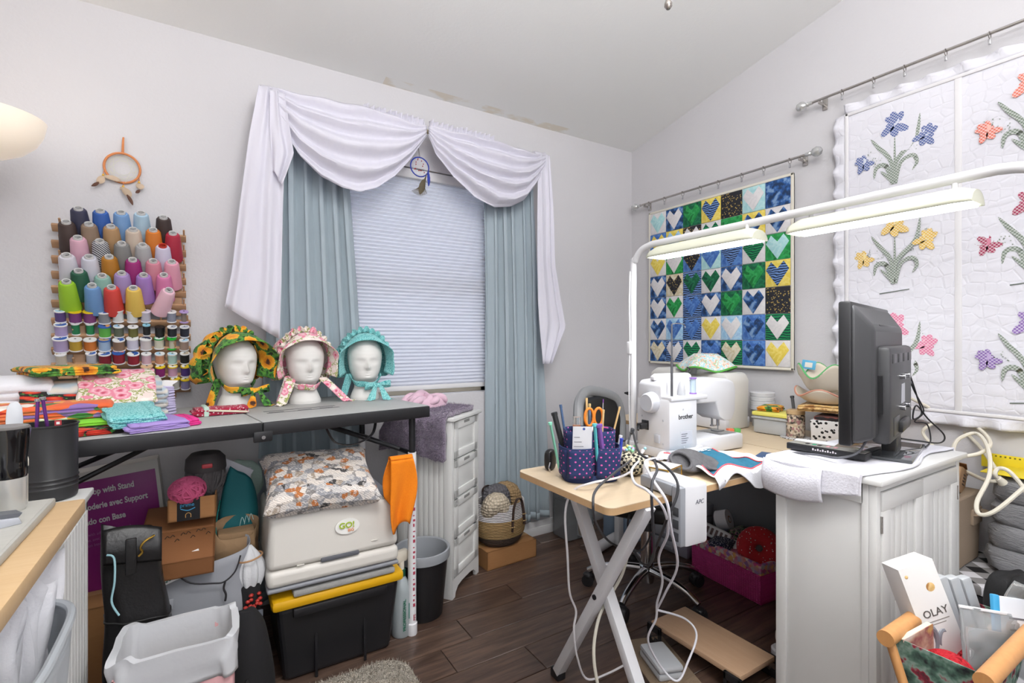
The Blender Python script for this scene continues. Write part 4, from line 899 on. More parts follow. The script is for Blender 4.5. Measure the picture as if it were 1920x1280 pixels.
B().grid(lambda u, v: V((math.copysign(abs(math.cos(2 * PI * u)) ** .5, math.cos(2 * PI * u)) * .065 + .02 * noise.noise(V((u * 6, v * 5, 4))), math.copysign(abs(math.sin(2 * PI * u)) ** .5, math.sin(2 * PI * u)) * .045 + .02 * noise.noise(V((u * 6, v * 5, 9))), .515 * v * (1 + .05 * math.sin(2 * PI * u)))), 36, 12, True).done('bag_body', m_kraft, kb, solid=.002)
B().b2(-.055, .055, -.035, .035, .48, .505, .004).done('folded_top', m_kraft, kb)
wp = thing('white_plush', 'white plush gnome beard ornament with a tan ring hanging by the cutter', 'ornament', (.125, 1.86, 0))
def wpf(u, v):
    a = 2 * PI * u; r = (.040 * math.sin(PI * min(1, v * .75 + .25)) + .004) * (1 + .12 * math.sin(a * 9)); return V((r * math.cos(a), r * .7 * math.sin(a), .35 + .135 * v))
B().grid(wpf, 50, 14, True).done('beard', M('white_fur', 'dcdde0', .95, nb=(200, .6)), wp)
B().tube([(.036 * math.cos(a), -.01 + .034 * math.sin(a), .448 + .006 * math.cos(a)) for a in [2 * PI * i / 24 for i in range(24)]], .003, 6, True).done('ring', M('tan_ring', 'b48a63', .6), wp)
B().b2(-.03, .03, -.025, .025, 0, .36, .01).done('dark_base', M('black_cloth', '19181b', .9, nb=(40, .5)), wp)
b = B()
for i in range(14): b.blob((random.uniform(-.02, .03), -.032 + random.uniform(-.006, .004), random.uniform(.29, .335)), (.014, .012, .012), 1, 8, 6)
b.done('berries', M('red_berries', 'b5342c', .5), wp)['kind'] = 'stuff'
bh = thing('garment_bag', 'crumpled black cloth bag on the floor beside the tote', 'bag', (.10, 1.74, 0))
def heap(w, d, h, s): return lambda u, v: V((w * math.cos(2 * PI * u) * math.cos(v * PI / 2) ** .6 * (1 + .12 * noise.noise(V((math.cos(2 * PI * u) * 2, math.sin(2 * PI * u) * 2, v * 3 + s)))), d * math.sin(2 * PI * u) * math.cos(v * PI / 2) ** .6, h * math.sin(v * PI / 2) * (1 + .1 * noise.noise(V((u * 3, v * 4, s))))))
B().grid(heap(.085, .10, .33, 2), 44, 16, True).done('bag_body', M('black_cloth', '19181b', .9, nb=(40, .5)), bh)
B().tube([(.0, -.10, .17), (.03, -.11, .11), (.06, -.09, .05), (.08, -.08, .02)], .004, 6, smooth=4).done('seam', M('black_cloth', '19181b', .9), bh)
pa = thing('power_bank', 'small grey charger with a green light on the black bag', 'charger', pY(478, 1190, 1.76) , .15, rot=(-.15, .05, .1))
B().b2(-.022, .022, -.006, .006, 0, .072, .004).done('case', M('slate_plastic', '4c5058', .5), pa); B().cyl((0, -.0075, .05), (0, -.005, .05), .006).done('light', M('green_led', '3fc98a', .4, emit='3fd08f', es=1.2), pa)
B().tube([(0, 0, .0), (.004, -.004, -.012), (-.004, -.004, -.03)], .0022, 6, smooth=4).done('cable', m_black, pa)
# lined pink box in front
lb = thing('lined_box', 'pink topped cardboard box with a white bin liner', 'box', (-.06, 1.545, 0), -.02)
w, d, h = .125, .085, .385
B().b2(-w, w, -d, d, 0, h - .10, .002).done('carton_body', M('tan_card', 'a99a88', .85), lb)
b = B(); th = .004
for x0, x1, y0, y1 in ((-w, w, -d, -d + th), (-w, w, d - th, d), (-w, -w + th, -d, d), (w - th, w, -d, d)): b.b2(x0, x1, y0, y1, h - .10, h - .012)
b.done('pink_rim', M('pink_card', 'e8b3b6', .6), lb, flat=True)
def lin_(u, v):
    a = 2 * PI * u; cx = math.copysign(abs(math.cos(a)) ** .2, math.cos(a)); cy = math.copysign(abs(math.sin(a)) ** .2, math.sin(a)); k = 1.07 if v < .45 else lerp(.945, .82, min(1, (v - .45) / .55))
    z = lerp(h - .07, h + .028, min(1, v / .42)) if v < .45 else lerp(h + .028, h - .25, (v - .45) / .55); r = .012 * noise.noise(V((cx * 4, cy * 4, v * 4)))
    return V((cx * w * k + r, cy * d * (k + .02) + r, z + .016 * noise.noise(V((cx * 3, cy * 3, 7)))))
B().grid(lin_, 80, 22, True).done('bin_liner', M('white_liner', 'dcdde1', .35, trans=.15, nb=(30, .3)), lb, solid=.0012)
B().b2(-w * .9, w * .9, -d * .9, d * .9, h - .252, h - .245).done('liner_floor', M('white_liner', 'dcdde1', .35), lb)
# ================================================================= DRAWER CABINET AND NEIGHBOURS
m_cab = M('cabinet_white', 'dfdfdd', .42, nb=(30, .05)); m_groove = M('cabinet_groove', 'c3c3c1', .6)
ca = math.atan2(.61, .79)
dcb = thing('drawer_cabinet', 'narrow white four drawer cabinet standing at an angle by the window', 'cabinet', (.938, 2.022, 0), ca)
CW, CD, CH = .286, .285, .812   # local: front along +x at y=0 .. depth +y
sd = B().b2(.003, .02, .012, CD, .06, CH - .012, .001).done('side_panel', m_cab, dcb)
B().b2(CW - .02, CW - .003, .012, CD, .06, CH - .012, .001).done('side_panel', m_cab, dcb); B().b2(.01, CW - .01, CD - .012, CD, .06, CH - .012).done('back_panel', m_cab, dcb)
for k in range(8): B().b2(.0, .0035, .045 + k * .027, .069 + k * .027, .10, CH - .05, .0012).done('bead', m_cab, sd)
for y0, y1 in ((-.0, .042), (CD - .04, CD)): B().b2(-.002, .006, y0, y1, 0.0, CH - .012, .001).done('stile', m_cab, sd)
B().b2(-.0015, .006, .04, CD - .04, .055, .105, .001).done('rail', m_cab, sd); B().b2(-.0015, .006, .04, CD - .04, CH - .06, CH - .012, .001).done('rail', m_cab, sd)
B().b2(-.010, CW + .010, -.014, CD, CH - .012, CH + .004, .003).done('top', m_cab, dcb)
b = B(); b.prism([(0, 0), (.03, 0), (.035, .02), (.06, .04), (.10, .046), (CW - .10, .046), (CW - .06, .04), (CW - .035, .02), (CW - .03, 0), (CW, 0), (CW, .085), (0, .085)], .016, basis((1, 0, 0), (0, 0, 1), (0, .016, 0))); b.done('apron', m_cab, dcb)
for x0, x1 in ((0, .018), (CW - .018, CW)): B().b2(x0, x1, 0, .018, .08, CH - .012, .001).done('front_stile', m_cab, dcb)
dh = (CH - .012 - .09) / 4
for i in range(4):
    z0 = .09 + i * dh; dr = B().b2(.02, CW - .02, .004, .016, z0 + .003, z0 + dh - .003, .001).done('drawer', m_cab, dcb)
    b = B(); x0, x1, za, zb = .022, CW - .022, z0 + .005, z0 + dh - .005; q = .034
    for a_, c_, e_, f_ in ((x0, x1, za, za + q), (x0, x1, zb - q, zb), (x0, x0 + q, za, zb), (x1 - q, x1, za, zb)): b.b2(a_, c_, -.004, .006, e_, f_, .0015)
    b.done('drawer_frame', m_cab, dr)
    B().b2(CW / 2 - .03, CW / 2 + .03, -.0047, .004, zb - .018, zb - .004, .002).done('finger_slot', M('slot_grey', '8d8d8b', .6), dr)
# fur throw draped over the cabinet top
n = N('mauve_fur'); n.col(n.mix(n.noise(n.co(1), 90, 3), '6a5c72', 'a394aa')); n.set(Roughness=1); n.bump(n.noise(n.co(1), 120, 4), 1, .012); n.b.inputs['Sheen Weight'].default_value = .5; m_fur = reg(n, 'mauve_fur')
fu = thing('fur_throw', 'mauve faux fur throw draped over the white drawer cabinet', 'throw', (.938, 2.022, 0), ca)
def furp(u, v):
    # v runs over the top towards the visible side and down it, u along the cabinet depth
    L = v * .46; y = lerp(.012, CD + .0, u); r = .028; zt = CH + .018
    if L < .262: x, z = .250 - L, zt
    else:
        k = L - .262
        if k < r * 1.57: a = k / r; x, z = -.012 - r * math.sin(a), zt - r * (1 - math.cos(a))
        else: x, z = -.012 - r, zt - r - (k - r * 1.57) * (1 + .12 * math.sin(u * 5 + 1))
        y += .10 * max(0, u - .3) * min(1, k / .1)
    return V((x + .008 * noise.noise(V((u * 9, v * 9, 0))), y, z + .006 * noise.noise(V((u * 14, v * 14, 5)))))
fo = B().grid(furp, 40, 50).done('pelt', m_fur, fu, solid=.022)
hair = []
rnd = random.Random(4)
b = B(); vs_, fs_ = [], []
for k in range(22000):
    u, v = rnd.random(), rnd.random(); p = furp(u, v); q = furp(min(1, u + .01), v) - p; r_ = furp(u, min(1, v + .01)) - p; nn = q.cross(r_)
    if nn.length < 1e-9: continue
    nn.normalize()
    nn = nn if (nn.z > .3 or nn.x < -.3) else -nn
    p = p + nn * .008; tp = p + nn * rnd.uniform(.006, .017) + V((rnd.gauss(0, .004), rnd.gauss(0, .004), rnd.gauss(-.004, .004))); sd_ = V((rnd.gauss(0, 1), rnd.gauss(0, 1), rnd.gauss(0, 1))).normalized() * .0011
    i = len(vs_); vs_ += [p - sd_, p + sd_, tp]; fs_.append((i, i + 1, i + 2))
me = bpy.data.meshes.new('fur_pile'); me.from_pydata([tuple(x) for x in vs_], [], fs_); me.materials.append(m_fur); fp = bpy.data.objects.new('fur_pile', me); C.objects.link(fp); fp.parent = fu; fp['kind'] = 'stuff'
# pink fleece on top of the cabinet, against the wall
m_pf = M('pink_fleece', 'e3bfd0', .95, nb=(60, .4), sheen=.3)
pk = thing('pink_fleece', 'pale pink fleece blanket bunched on the fur covered cabinet', 'blanket', (.90, 2.27, CH + .03), .25)
B().grid(lambda u, v: V((.135 * math.cos(2 * PI * u) * math.cos(v * PI / 2) ** .5, .075 * math.sin(2 * PI * u) * math.cos(v * PI / 2) ** .5, .055 * math.sin(v * PI / 2) * (1 + .5 * noise.noise(V((math.cos(2 * PI * u) * 2.2, math.sin(2 * PI * u) * 2.2, v * 2)))))), 44, 14, True).done('heap', m_pf, pk)
for k, (x0, y0, x1, y1, z) in enumerate(((-.12, -.05, .02, -.03, .03), (-.02, -.055, .12, -.01, .028), (.02, .0, .10, -.055, .035), (-.09, .0, .06, .02, .052))):
    B().tube([(x0, y0, z - .012), (lerp(x0, x1, .3), y0 - .012, z + .006), (lerp(x0, x1, .7), y1 + .008, z + .008), (x1, y1, z - .014)], .018, 10, smooth=6, rad=lambda t: .4 + .7 * math.sin(PI * t)).done('fold', m_pf, pk)
# rope basket on the cardboard box
carton('cardboard_box', 'flat cardboard box under the rope basket by the wall', m_card, (1.355, 2.287, 0), .31, .20, .092, .05)
n = N('rope_coil'); w = n.wave(n.co(1), 38, .0, 'Z'); sp = n.new('SeparateXYZ'); n.link(n.co(1), sp.inputs[0])
cr = n.ramp(n.math('MULTIPLY', sp.outputs[2], 4.0), [(0, '3a2a24'), (.20, '3a2a24'), (.215, 'b1905f'), (.55, 'b8976a'), (.57, 'e3e0e2'), (1, 'e8e6ea')], True)
n.col(n.mix(n.math('MULTIPLY', w, .25), cr, '8a7a6a')); n.set(Roughness=.9); n.bump(w, .9, .006); m_rope = reg(n, 'rope_coil')
rbk = thing('rope_basket', 'white tan and brown coiled rope basket on the flat cardboard box', 'basket', (1.335, 2.275, .093), .1)
prof = [(0, .003), (.085, .001), (.105, .02), (.124, .06), (.130, .11), (.128, .16), (.124, .205), (.122, .22)]
B().lathe(prof + [(.114, .22), (.118, .16), (.120, .11), (.114, .06), (.095, .025), (0, .012)], 48, sx=1.12, sy=.95).done('basket_body', m_rope, rbk)
m_dst = M('brown_strap', '3b2a23', .7)
hx = [(-.015, -.128, .09), (-.012, -.130, .16), (-.006, -.130, .21), (.015, -.128, .25), (.045, -.122, .245), (.062, -.116, .205), (.068, -.118, .16), (.07, -.120, .11)]
hh = B().tube(hx, .009, 8, smooth=6, flat=.45).done('handle', m_dst, rbk)
for i, (x, y, z) in enumerate(((-.014, -.131, .115), (-.0125, -.132, .15), (.069, -.121, .13), (.067, -.121, .165))): B().b2(x - .010, x + .010, y - .006, y, z - .0015, z + .0015).done('stitch', M('tan_stitch', 'c9a877', .7), hh)
B().tube([(-.03, .115, .2), (-.02, .13, .25), (.02, .13, .26), (.04, .118, .21)], .009, 8, smooth=6, flat=.45).done('handle', m_dst, rbk)
def knitroll(label, col, pts, r):
    n_ = 'knit_' + col
    if n_ not in MATS:
        n = N(n_); v = n.voro(n.co(1), 62, .35); n.col(n.mix(v, tuple(x * 1.1 for x in lin(col)[:3]) + (1,), tuple(x * .6 for x in lin(col)[:3]) + (1,))); n.set(Roughness=1); n.bump(v, 1, .012); n.m.node_tree.nodes['Bump'].invert = True; reg(n, n_)
    p0 = V(pts[0]); t = thing('knitted_blanket', label, 'blanket', p0, 0, 'knits in the rope basket')
    B().tube([V(p) - p0 for p in pts], r, 22, smooth=8, rad=lambda q: (.55 + .45 * math.sin(PI * min(1, q * .9 + .08)) ** .5) * (1 + .03 * math.sin(q * 60))).done('knit_roll', MATS[n_], t)
    B().blob(V(pts[-1]) - p0, (r * 1.3, r * 1.3, r * 1.1), 1, 16, 10).done('roll_end', MATS[n_], t)
knitroll('cream chunky knitted roll in the rope basket', 'd8c9b2', [(1.255, 2.27, .22), (1.25, 2.215, .31), (1.285, 2.20, .325), (1.33, 2.205, .26)], .052)
knitroll('grey chunky knitted roll in the rope basket', '6d6b70', [(1.29, 2.30, .25), (1.27, 2.27, .345), (1.32, 2.24, .365), (1.345, 2.235, .28)], .042)
knitroll('tan chunky knitted roll in the rope basket', 'b2946c', [(1.355, 2.33, .24), (1.345, 2.29, .34), (1.395, 2.265, .345), (1.42, 2.25, .26)], .052)
# ================================================================= LEFT FOREGROUND
lc = thing('side_cabinet', 'white open front cabinet with beaded side behind the wooden worktop', 'cabinet', (-.25, 1.30, 0), 0)
LW, LD, LH = .42, .30, .80
for x0, x1 in ((-.018, 0), (-LW, -LW + .018)):
    s = B().b2(x0, x1, 0, LD, 0, LH - .016, .001).done('side_panel', m_cab, lc)
    if x1 == 0:
        for k in range(9): B().b2(-.001, .003, .02 + k * .03, .047 + k * .03, .06, LH - .05, .0012).done('bead', m_cab, s)
B().b2(-LW, 0, LD - .012, LD, 0, LH - .016).done('back_panel', m_cab, lc)
B().b2(-LW - .012, .012, -.012, LD + .004, LH - .016, LH, .003).done('top', m_cab, lc)
for z in (.05, .42): B().b2(-LW + .018, -.018, .01, LD - .012, z, z + .016, .001).done('shelf', m_cab, lc)
bk = thing('wire_bin', 'black wire bin on the shelf of the white open cabinet', 'bin', (-.42, 1.45, .437))
B().b2(-.13, .13, -.10, .10, 0, .20, .01).done('fabric_lining', m_tote, bk)
for k in range(9): B().b2(-.132 + .033 * k - .0015, -.132 + .033 * k + .0015, -.104, -.101, 0, .205).done('wire', m_blackm, bk)
pot = thing('utensil_pot', 'tall black metal pot with ribbed bands standing on the white cabinet', 'pot', (-.312, 1.545, LH))
PR = .0535
B().lathe([(0, .004), (PR - .006, 0), (PR - .001, .004), (PR, .012), (PR, .028), (PR + .002, .031), (PR, .034), (PR, .038), (PR + .002, .041), (PR, .044), (PR, .048), (PR + .002, .051), (PR, .054), (PR, .168), (PR + .0025, .171), (PR + .0025, .174), (PR - .002, .174), (PR - .003, .02), (0, .008)], 44).done('pot_body', M('matte_black', '262628', .42), pot)
for nm, lab, p0, p1, r, col in (('needle', 'purple metal knitting needle standing in the black pot', (-.335, 1.535, LH + .012), (-.325, 1.525, LH + .232), .0035, '7a3f94'), ('needle', 'second purple metal needle leaning in the black pot', (-.295, 1.55, LH + .012), (-.318, 1.53, LH + .235), .0035, '7a3f94')):
    t = thing('knitting_needle', lab, 'needle', p0); d_ = V(p1) - V(p0); B().cyl((0, 0, 0), d_, r, seg=10).done('shaft', M('purple_metal', col, .3, .6), t); B().cyl(d_ * .985, d_ * 1.01, r * 1.7, seg=10).done('cap', M('chrome', 'c9c9cc', .15, 1), t)
tg_ = tag(place(B().b2(-.006, .006, -.0008, .0008, 0, .012).done('price_tag', M('red_tag', 'b02a34', .5)), (-.288, 1.512, LH + .172)), 'small red barcode tag on the rim of the black pot', 'tag'); B().b2(-.003, .003, -.0012, -.0006, .003, .009).done('barcode', M('white_card', 'e8e6e4', .6), tg_)
sp_ = thing('silicone_spatula', 'white rounded silicone spatula standing in the tumbler', 'spatula', (-.372, 1.56, .955), .23)
B().prism([(-.013, 0), (.013, 0), (.0145, .03), (.0125, .06), (.007, .070), (0, .073), (-.007, .070), (-.0125, .06), (-.0145, .03)], .006, basis((1, 0, 0), (0, 0, 1), (0, .003, 0)), .002).done('blade', M('pale_silicone', 'd5d8de', .5), sp_)
B().cyl((0, 0, -.154), (0, 0, .004), .005).done('handle', M('pale_silicone', 'd5d8de', .5), sp_)
# wooden worktop with a grey mat
wt = thing('work_table', 'pale wood worktop on white legs at the near left', 'table', (-.75, .35, 0))
m_pine = wood('pine_wood', 'dcbf96', 'c9a577', (1.5, 22, 22), .5)
WTZ = .85
for k in range(6):
    x0 = .545 - (k + 1) * .185; B().b2(x0, x0 + .184, -1.05, .948, WTZ - .028, WTZ, .003).done('board', m_pine, wt)
for x, y in ((.30, .90), (-.5, .90), (.5, -1.0), (-.5, -1.0)): B().b2(x - .025, x + .025, y - .025, y + .025, 0, WTZ - .028, .003).done('leg', m_cab, wt)
n = N('mat_grey'); n.col(n.mix(n.noise(n.co((2, 30, 30)), 3, 4), 'a9a8a2', 'bdbbb4')); n.set(Roughness=.6); m_mat = reg(n, 'mat_grey')
mt = thing('cutting_board', 'grey wood look board lying on the pale worktop', 'board', (-.55, .75, WTZ)); B().b2(-.35, .305, -.65, .520, .001, .016, .003).done('board_body', m_mat, mt); B().b2(-.345, .30, -.645, .515, .016, .0165).done('top_film', m_mat, mt)
tm = thing('insulated_tumbler', 'black and clear insulated tumbler standing on the grey board', 'tumbler', (-.298, 1.215, WTZ + .0165))
B().lathe([(.026, .062), (.0275, .068), (.0265, .085), (.0265, .095), (.030, .135), (.0315, .15), (.0315, .153), (.028, .155), (0, .155)], 30).done('black_sleeve', M('gloss_black', '0e0e10', .12, coat=.5), tm)
B().lathe([(0, 0), (.024, 0), (.026, .004), (.0265, .062), (0, .062)], 30).done('steel_base', M('pale_steel', 'c9c8c4', .25, .4), tm)
B().lathe([(0, .158), (.028, .158), (.0305, .156), (.0305, .153), (0, .153)], 30).done('lid', M('clear_lid', '6d6a68', .15), tm)
tm.scale = (.95, .95, .95)
td = thing('tape_dispenser', 'silver tape dispenser on the grey board', 'tape dispenser', (-.318, 1.10, WTZ + .0165), .5)
B().lathe([(.014, -.016), (.03, -.016), (.034, -.012), (.034, .012), (.03, .016), (.014, .016)], 28, T(0, 0, .042) @ RX(PI / 2)).done('roll_housing', M('silver_grey', 'b9bcc4', .3, .3), td)
B().lathe([(.014, -.017), (.014, .017)], 20, T(0, 0, .042) @ RX(PI / 2)).done('hub', M('purple_dark', '4a2f63', .5), td)
B().prism([(-.03, 0), (.062, 0), (.058, .012), (.03, .016), (.02, .012), (-.03, .012)], .03, basis((1, 0, 0), (0, 0, 1), (0, .015, 0)), .002).done('base', M('silver_grey', 'b9bcc4', .3, .3), td)
B().prism([(.028, .0165), (.058, .0125), (.062, .018), (.034, .022)], .028, basis((1, 0, 0), (0, 0, 1), (0, .014, 0))).done('cutter', M('dark_slate', '5c5f66', .4), td)
bx = thing('note_box', 'white card box end standing behind the tumbler', 'box', (-.326, 1.40, LH + .0), .25); B().b2(-.012, .012, -.02, .02, 0, .125, .002).done('card_body', M('cream_card', 'e2dccb', .7), bx); B().b2(-.013, .013, -.021, .021, .11, .126, .002).done('lid', M('cream_card', 'e2dccb', .7), bx)
# frosted bins with white papers below the worktop
m_fro = M('frosted_plastic', 'ccd2d8', .3, trans=.35)
for i, (z0, h_, lab) in enumerate(((0, .34, 'frosted plastic bin at the bottom of the stack under the worktop'), (.342, .34, 'frosted plastic bin full of white papers under the worktop'))):
    t = thing('plastic_bin', lab, 'bin', (-.39, 1.055, z0), .0, 'frosted bins under the worktop')
    def bf(u, v, h_=h_):
        a = 2 * PI * u; cx = math.copysign(abs(math.cos(a)) ** .45, math.cos(a)); cy = math.copysign(abs(math.sin(a)) ** .45, math.sin(a)); k = .9 + .1 * v; return V((cx * .19 * k, cy * .19 * k, .004 + h_ * v * .985))
    B().grid(bf, 60, 8, True).done('bin_wall', m_fro, t, solid=.004)
    B().grid(lambda u, v: bf(u, .0) * V((1, 1, 1)).x if v > .5 else V((0, 0, .004)), 60, 1, True).done('bin_floor', m_fro, t)
    B().tube([bf(k / 60, 1) for k in range(60)], .007, 8, True).done('rim', m_fro, t)
rnd = random.Random(9)
POS = ['at the front of', 'second in', 'third in', 'fourth in', 'fifth in', 'sixth in', 'seventh in', 'at the back of']
for k in range(8):
    t = thing('tissue_sheet', 'crumpled white tissue sheet %s the row in the frosted bin' % POS[k], 'tissue', (-.335 + .004 * k, 1.0 + .021 * k, .47), 0, 'white tissue in the bin', (-.25 + .08 * rnd.random(), .10 + .15 * rnd.random(), .45 + .3 * rnd.random()))
    s_ = k * 1.7; B().grid(lambda u, v: V(((u - .5) * .17 + .008 * math.sin(v * 6 + s_), .022 * noise.noise(V((u * 3, v * 3, s_))) + .016 * math.sin(u * 4 + s_), v * (.30 + .02 * math.sin(u * 9 + s_) + .025 * math.sin(u * 4 + s_)))), 16, 12).done('sheet', m_wcot, t, solid=.0012)
# ================================================================= QUILTS ON THE RIGHT WALL
def onR(x, y): return pX(x, y, 2.44)
m_qw = cloth('quilt_white', 'e4e2e4', 0, bumpsc=40); m_cream2 = cloth('quilt_binding', 'e2ddcf', 0)
def qmat(key, a, b_, c_=None, kind='n'):
    n = N('patch_' + key); co = n.co(1)
    if kind == 'n': f = n.ramp(n.noise(co, 34, 3), [(.40, a), (.52, b_), (.64, c_ or a)])
    elif kind == 's': f = n.mix(n.math('GREATER_THAN', n.wave(n.co(1), 26, 5, 'Z'), .5), a, b_)
    elif kind == 'd': f = n.mix(n.math('LESS_THAN', n.voro(co, 85, 1), .3), b_, a)
    n.col(f); n.set(Roughness=.9); n.bump(n.noise(co, 70, 2), .3, .003); return reg(n, 'patch_' + key)
QM = {'W': qmat('white', 'e2dfe0', 'dad7d9'), 'A': qmat('aqua', 'a7d6da', 'bfe2e2'), 'N': qmat('navy', '223a5e', '2f5fa0', '7fa0c8'), 'B': qmat('blue', '3f68b0', '5f8ccb', '4a74b8'),
      'L': qmat('lightblue', '9cc8e8', 'b9daf0', '8fb8e2'), 'Y': qmat('yellow', 'e6cd55', 'efdc7a'), 'G': qmat('green', '1f8a45', '35a85a', '187338'), 'D': qmat('darkgreen', '0f5a3c', '1f7a50', '0d4a3a'),
      'K': qmat('blackgold', 'b59a55', '26272e', kind='d'), 'C': qmat('cream', 'e0d8c4', 'cdbf9a'), 'S': qmat('stripe', '6f94cf', '1f2a44', kind='s'), 'E': qmat('greenstripe', '1d8f55', '0f3f3a', kind='s')}
ROWS = ['WA NW DG YS K- AW N-', 'BY YL KW WE G- YN WN', 'WY GW BK AB BS WE GA', 'NW CK SD WD NW DG YS', 'NW WG SB NW DG WN K-', 'WN LB SB WY LW BN EW', 'NC SW WE NB EC BN WY']
q = thing('heart_quilt', 'patchwork quilt of blue green and yellow heart blocks on the wall', 'quilt', (2.447, 1.79, 1.015))
y_r, y_l, zb_, zt_ = 1.322, 2.25, 1.015, 1.985
QW, QH = y_l - y_r, zt_ - zb_; qc = 1.79
B().b2(-.004, .006, -QW / 2, QW / 2, 0, QH, .002).done('backing', m_qw, q)
b = B(); w_ = .014
for a_, c_, e_, f_ in ((-QW / 2, QW / 2, 0, w_), (-QW / 2, QW / 2, QH - w_, QH), (-QW / 2, -QW / 2 + w_, 0, QH), (QW / 2 - w_, QW / 2, 0, QH)): b.b2(-.008, .0065, a_, c_, e_, f_, .003)
b.done('binding', m_cream2, q)
pw, phh = (QW - 2 * w_) / 7, (QH - 2 * w_) / 7
HEART = [(0, -.47), (.46, .14), (.25, .44), (0, .18), (-.25, .44), (-.46, .14)]
pat_me, hrt_me = {}, {}
for r, row in enumerate(ROWS):
    for c_, cell in enumerate(row.split()):
        yc = QW / 2 - w_ - (c_ + .5) * pw; zc = QH - w_ - (r + .5) * phh; bg, ht = cell
        if bg not in pat_me: o = pat_me[bg] = B().box((0, 0, 0), (.007, pw - .002, phh - .002), .003).done('patch', QM[bg], q)
        else: o = pat_me[bg].copy(); C.objects.link(o); o.parent = q
        o.location = (-.0060, yc, zc)
        if ht != '-':
            if ht not in hrt_me: h_ = hrt_me[ht] = B().prism([(x * pw, y * phh) for x, y in HEART], .0026, basis((0, -1, 0), (0, 0, 1), (-.0032, 0, 0)), .0006).done('heart', QM[ht], o)
            else: h_ = hrt_me[ht].copy(); C.objects.link(h_); h_.parent = o
m_chrome = M('chrome', 'c9c9cc', .15, 1); m_rodm = M('nickel_rod', 'b4b0ac', .25, .9)
def wallrod(label, y0, y1, z, rings, x=2.415, ends=(True, True)):
    t = thing('wall_rod', label, 'curtain rod', (x, (y0 + y1) / 2, z)); yc = (y0 + y1) / 2
    B().cyl((0, y0 - yc, 0), (0, y1 - yc, 0), .006).done('pole', m_rodm, t)
    for y, s, e in ((y0, -1, ends[0]), (y1, 1, ends[1])):
        if not e: continue
        f = B().lathe([(0, 0), (.009, 0), (.009, .014), (.012, .02), (.008, .026), (.019, .036), (.023, .050), (.018, .066), (.006, .074), (0, .075)], 10, T(0, y - yc, 0) @ RX(-s * PI / 2)).done('finial', M('glass_finial', 'cfd0cf', .15, .6), t)
        B().b2(-.004, 2.472 - x, y - yc - s * .03 - .004, y - yc - s * .03 + .004, -.018, -.004, .002).b2(2.466 - x, 2.472 - x, y - yc - s * .03 - .012, y - yc - s * .03 + .012, -.035, .02, .003).done('bracket', m_rodm, t)
    for y in rings:
        rg = B().tube([(.013 * math.cos(a), y - yc, -.006 + .013 * math.sin(a)) for a in [2 * PI * i / 20 for i in range(20)]], .0016, 6, True).done('ring', m_rodm, t)
        B().b2(-.003, .003, y - yc - .004, y - yc + .004, -.040, -.019, .001).done('clip', m_chrome, rg)
    return t
wallrod('thin nickel rod with clip rings holding the heart quilt', 1.255, 2.30, 2.042, [onR(x, 350).y for x in (1222, 1251, 1285, 1318, 1352, 1396, 1437, 1486)])
wallrod('thin nickel rod with clip rings holding the white floral quilt', .05, 1.225, 2.277, [onR(x, 200).y for x in (1584, 1643, 1701, 1778, 1860)] + [.42, .30, .15], ends=(False, True))
# white floral quilt
n = N('quilted_cotton'); co = n.co(1); wv = n.voro(n.co((1, 1, 1)), 24, .6, 'DISTANCE_TO_EDGE'); f2 = n.wave(n.co(1), 5, 9, 'Z', detail=3); f1 = n.noise(co, 55, 3)
hgt = n.math('ADD', n.math('MULTIPLY', n.ramp(wv, [(0, '000000'), (.10, 'ffffff')]), .45), n.math('ADD', n.math('MULTIPLY', f2, .55), n.math('MULTIPLY', f1, .35)))
n.col(n.mix(n.noise(co, 3, 2), 'e6e5ec', 'dfdee6')); n.set(Roughness=.9); n.bump(hgt, .5, .004); m_quil = reg(n, 'quilted_cotton')
fq = thing('floral_quilt', 'white quilt with cross stitched irises hanging on the wall', 'quilt', (2.440, .55, .885))
FY0, FY1, FZ0, FZ1 = .05, 1.095, .885, 2.175; fc = .55
B().grid(lambda u, v: V((.003 * math.sin(u * 14) * math.sin(v * 9) - .002, lerp(FY0, FY1, u) - fc, lerp(0, FZ1 - FZ0, v))), 40, 40).done('quilt_top', m_quil, fq, solid=.010)
# frill all round
def frill(fn0, nrm, L, name='frill', wd=.045):
    k = int(L * 90)
    def fn(u, v):
        p = fn0(u); am = .012 * v * (math.sin(u * L * 62) + .6 * noise.noise(V((u * L * 20, 1, 2)))); w = wd * (1 + .12 * noise.noise(V((u * L * 14, 5, 0))))
        return p + nrm * w * v + V((-.006 - am, 0, 0)) + (V((0, 0, 1)) if abs(nrm.z) < .5 else V((0, 1, 0))) * .004 * math.sin(u * L * 62 + 1) * v
    B().grid(fn, k, 4).done(name, m_quil, fq, solid=.0012)
hq_ = FZ1 - FZ0
frill(lambda u: V((0, FY1 - fc, hq_ * u)), V((0, 1, 0)), hq_); frill(lambda u: V((0, lerp(FY0, FY1, u) - fc, hq_)), V((0, 0, 1)), 1.05, wd=.04); frill(lambda u: V((0, lerp(FY0, FY1, u) - fc, 0)), V((0, 0, -1)), 1.05)
b = B(); b.b2(-.012, -.004, FY1 - fc - .016, FY1 - fc - .002, 0, hq_, .003); b.b2(-.012, -.004, FY0 - fc, FY1 - fc, hq_ - .014, hq_, .003); b.b2(-.012, -.004, FY0 - fc, FY1 - fc, 0, .012, .003)
b.b2(-.010, -.004, .702 - fc - .011, .702 - fc + .011, 0, hq_, .003); b.b2(-.010, -.004, .31 - fc - .011, .31 - fc + .011, 0, hq_, .003); b.done('binding', m_qw, fq)
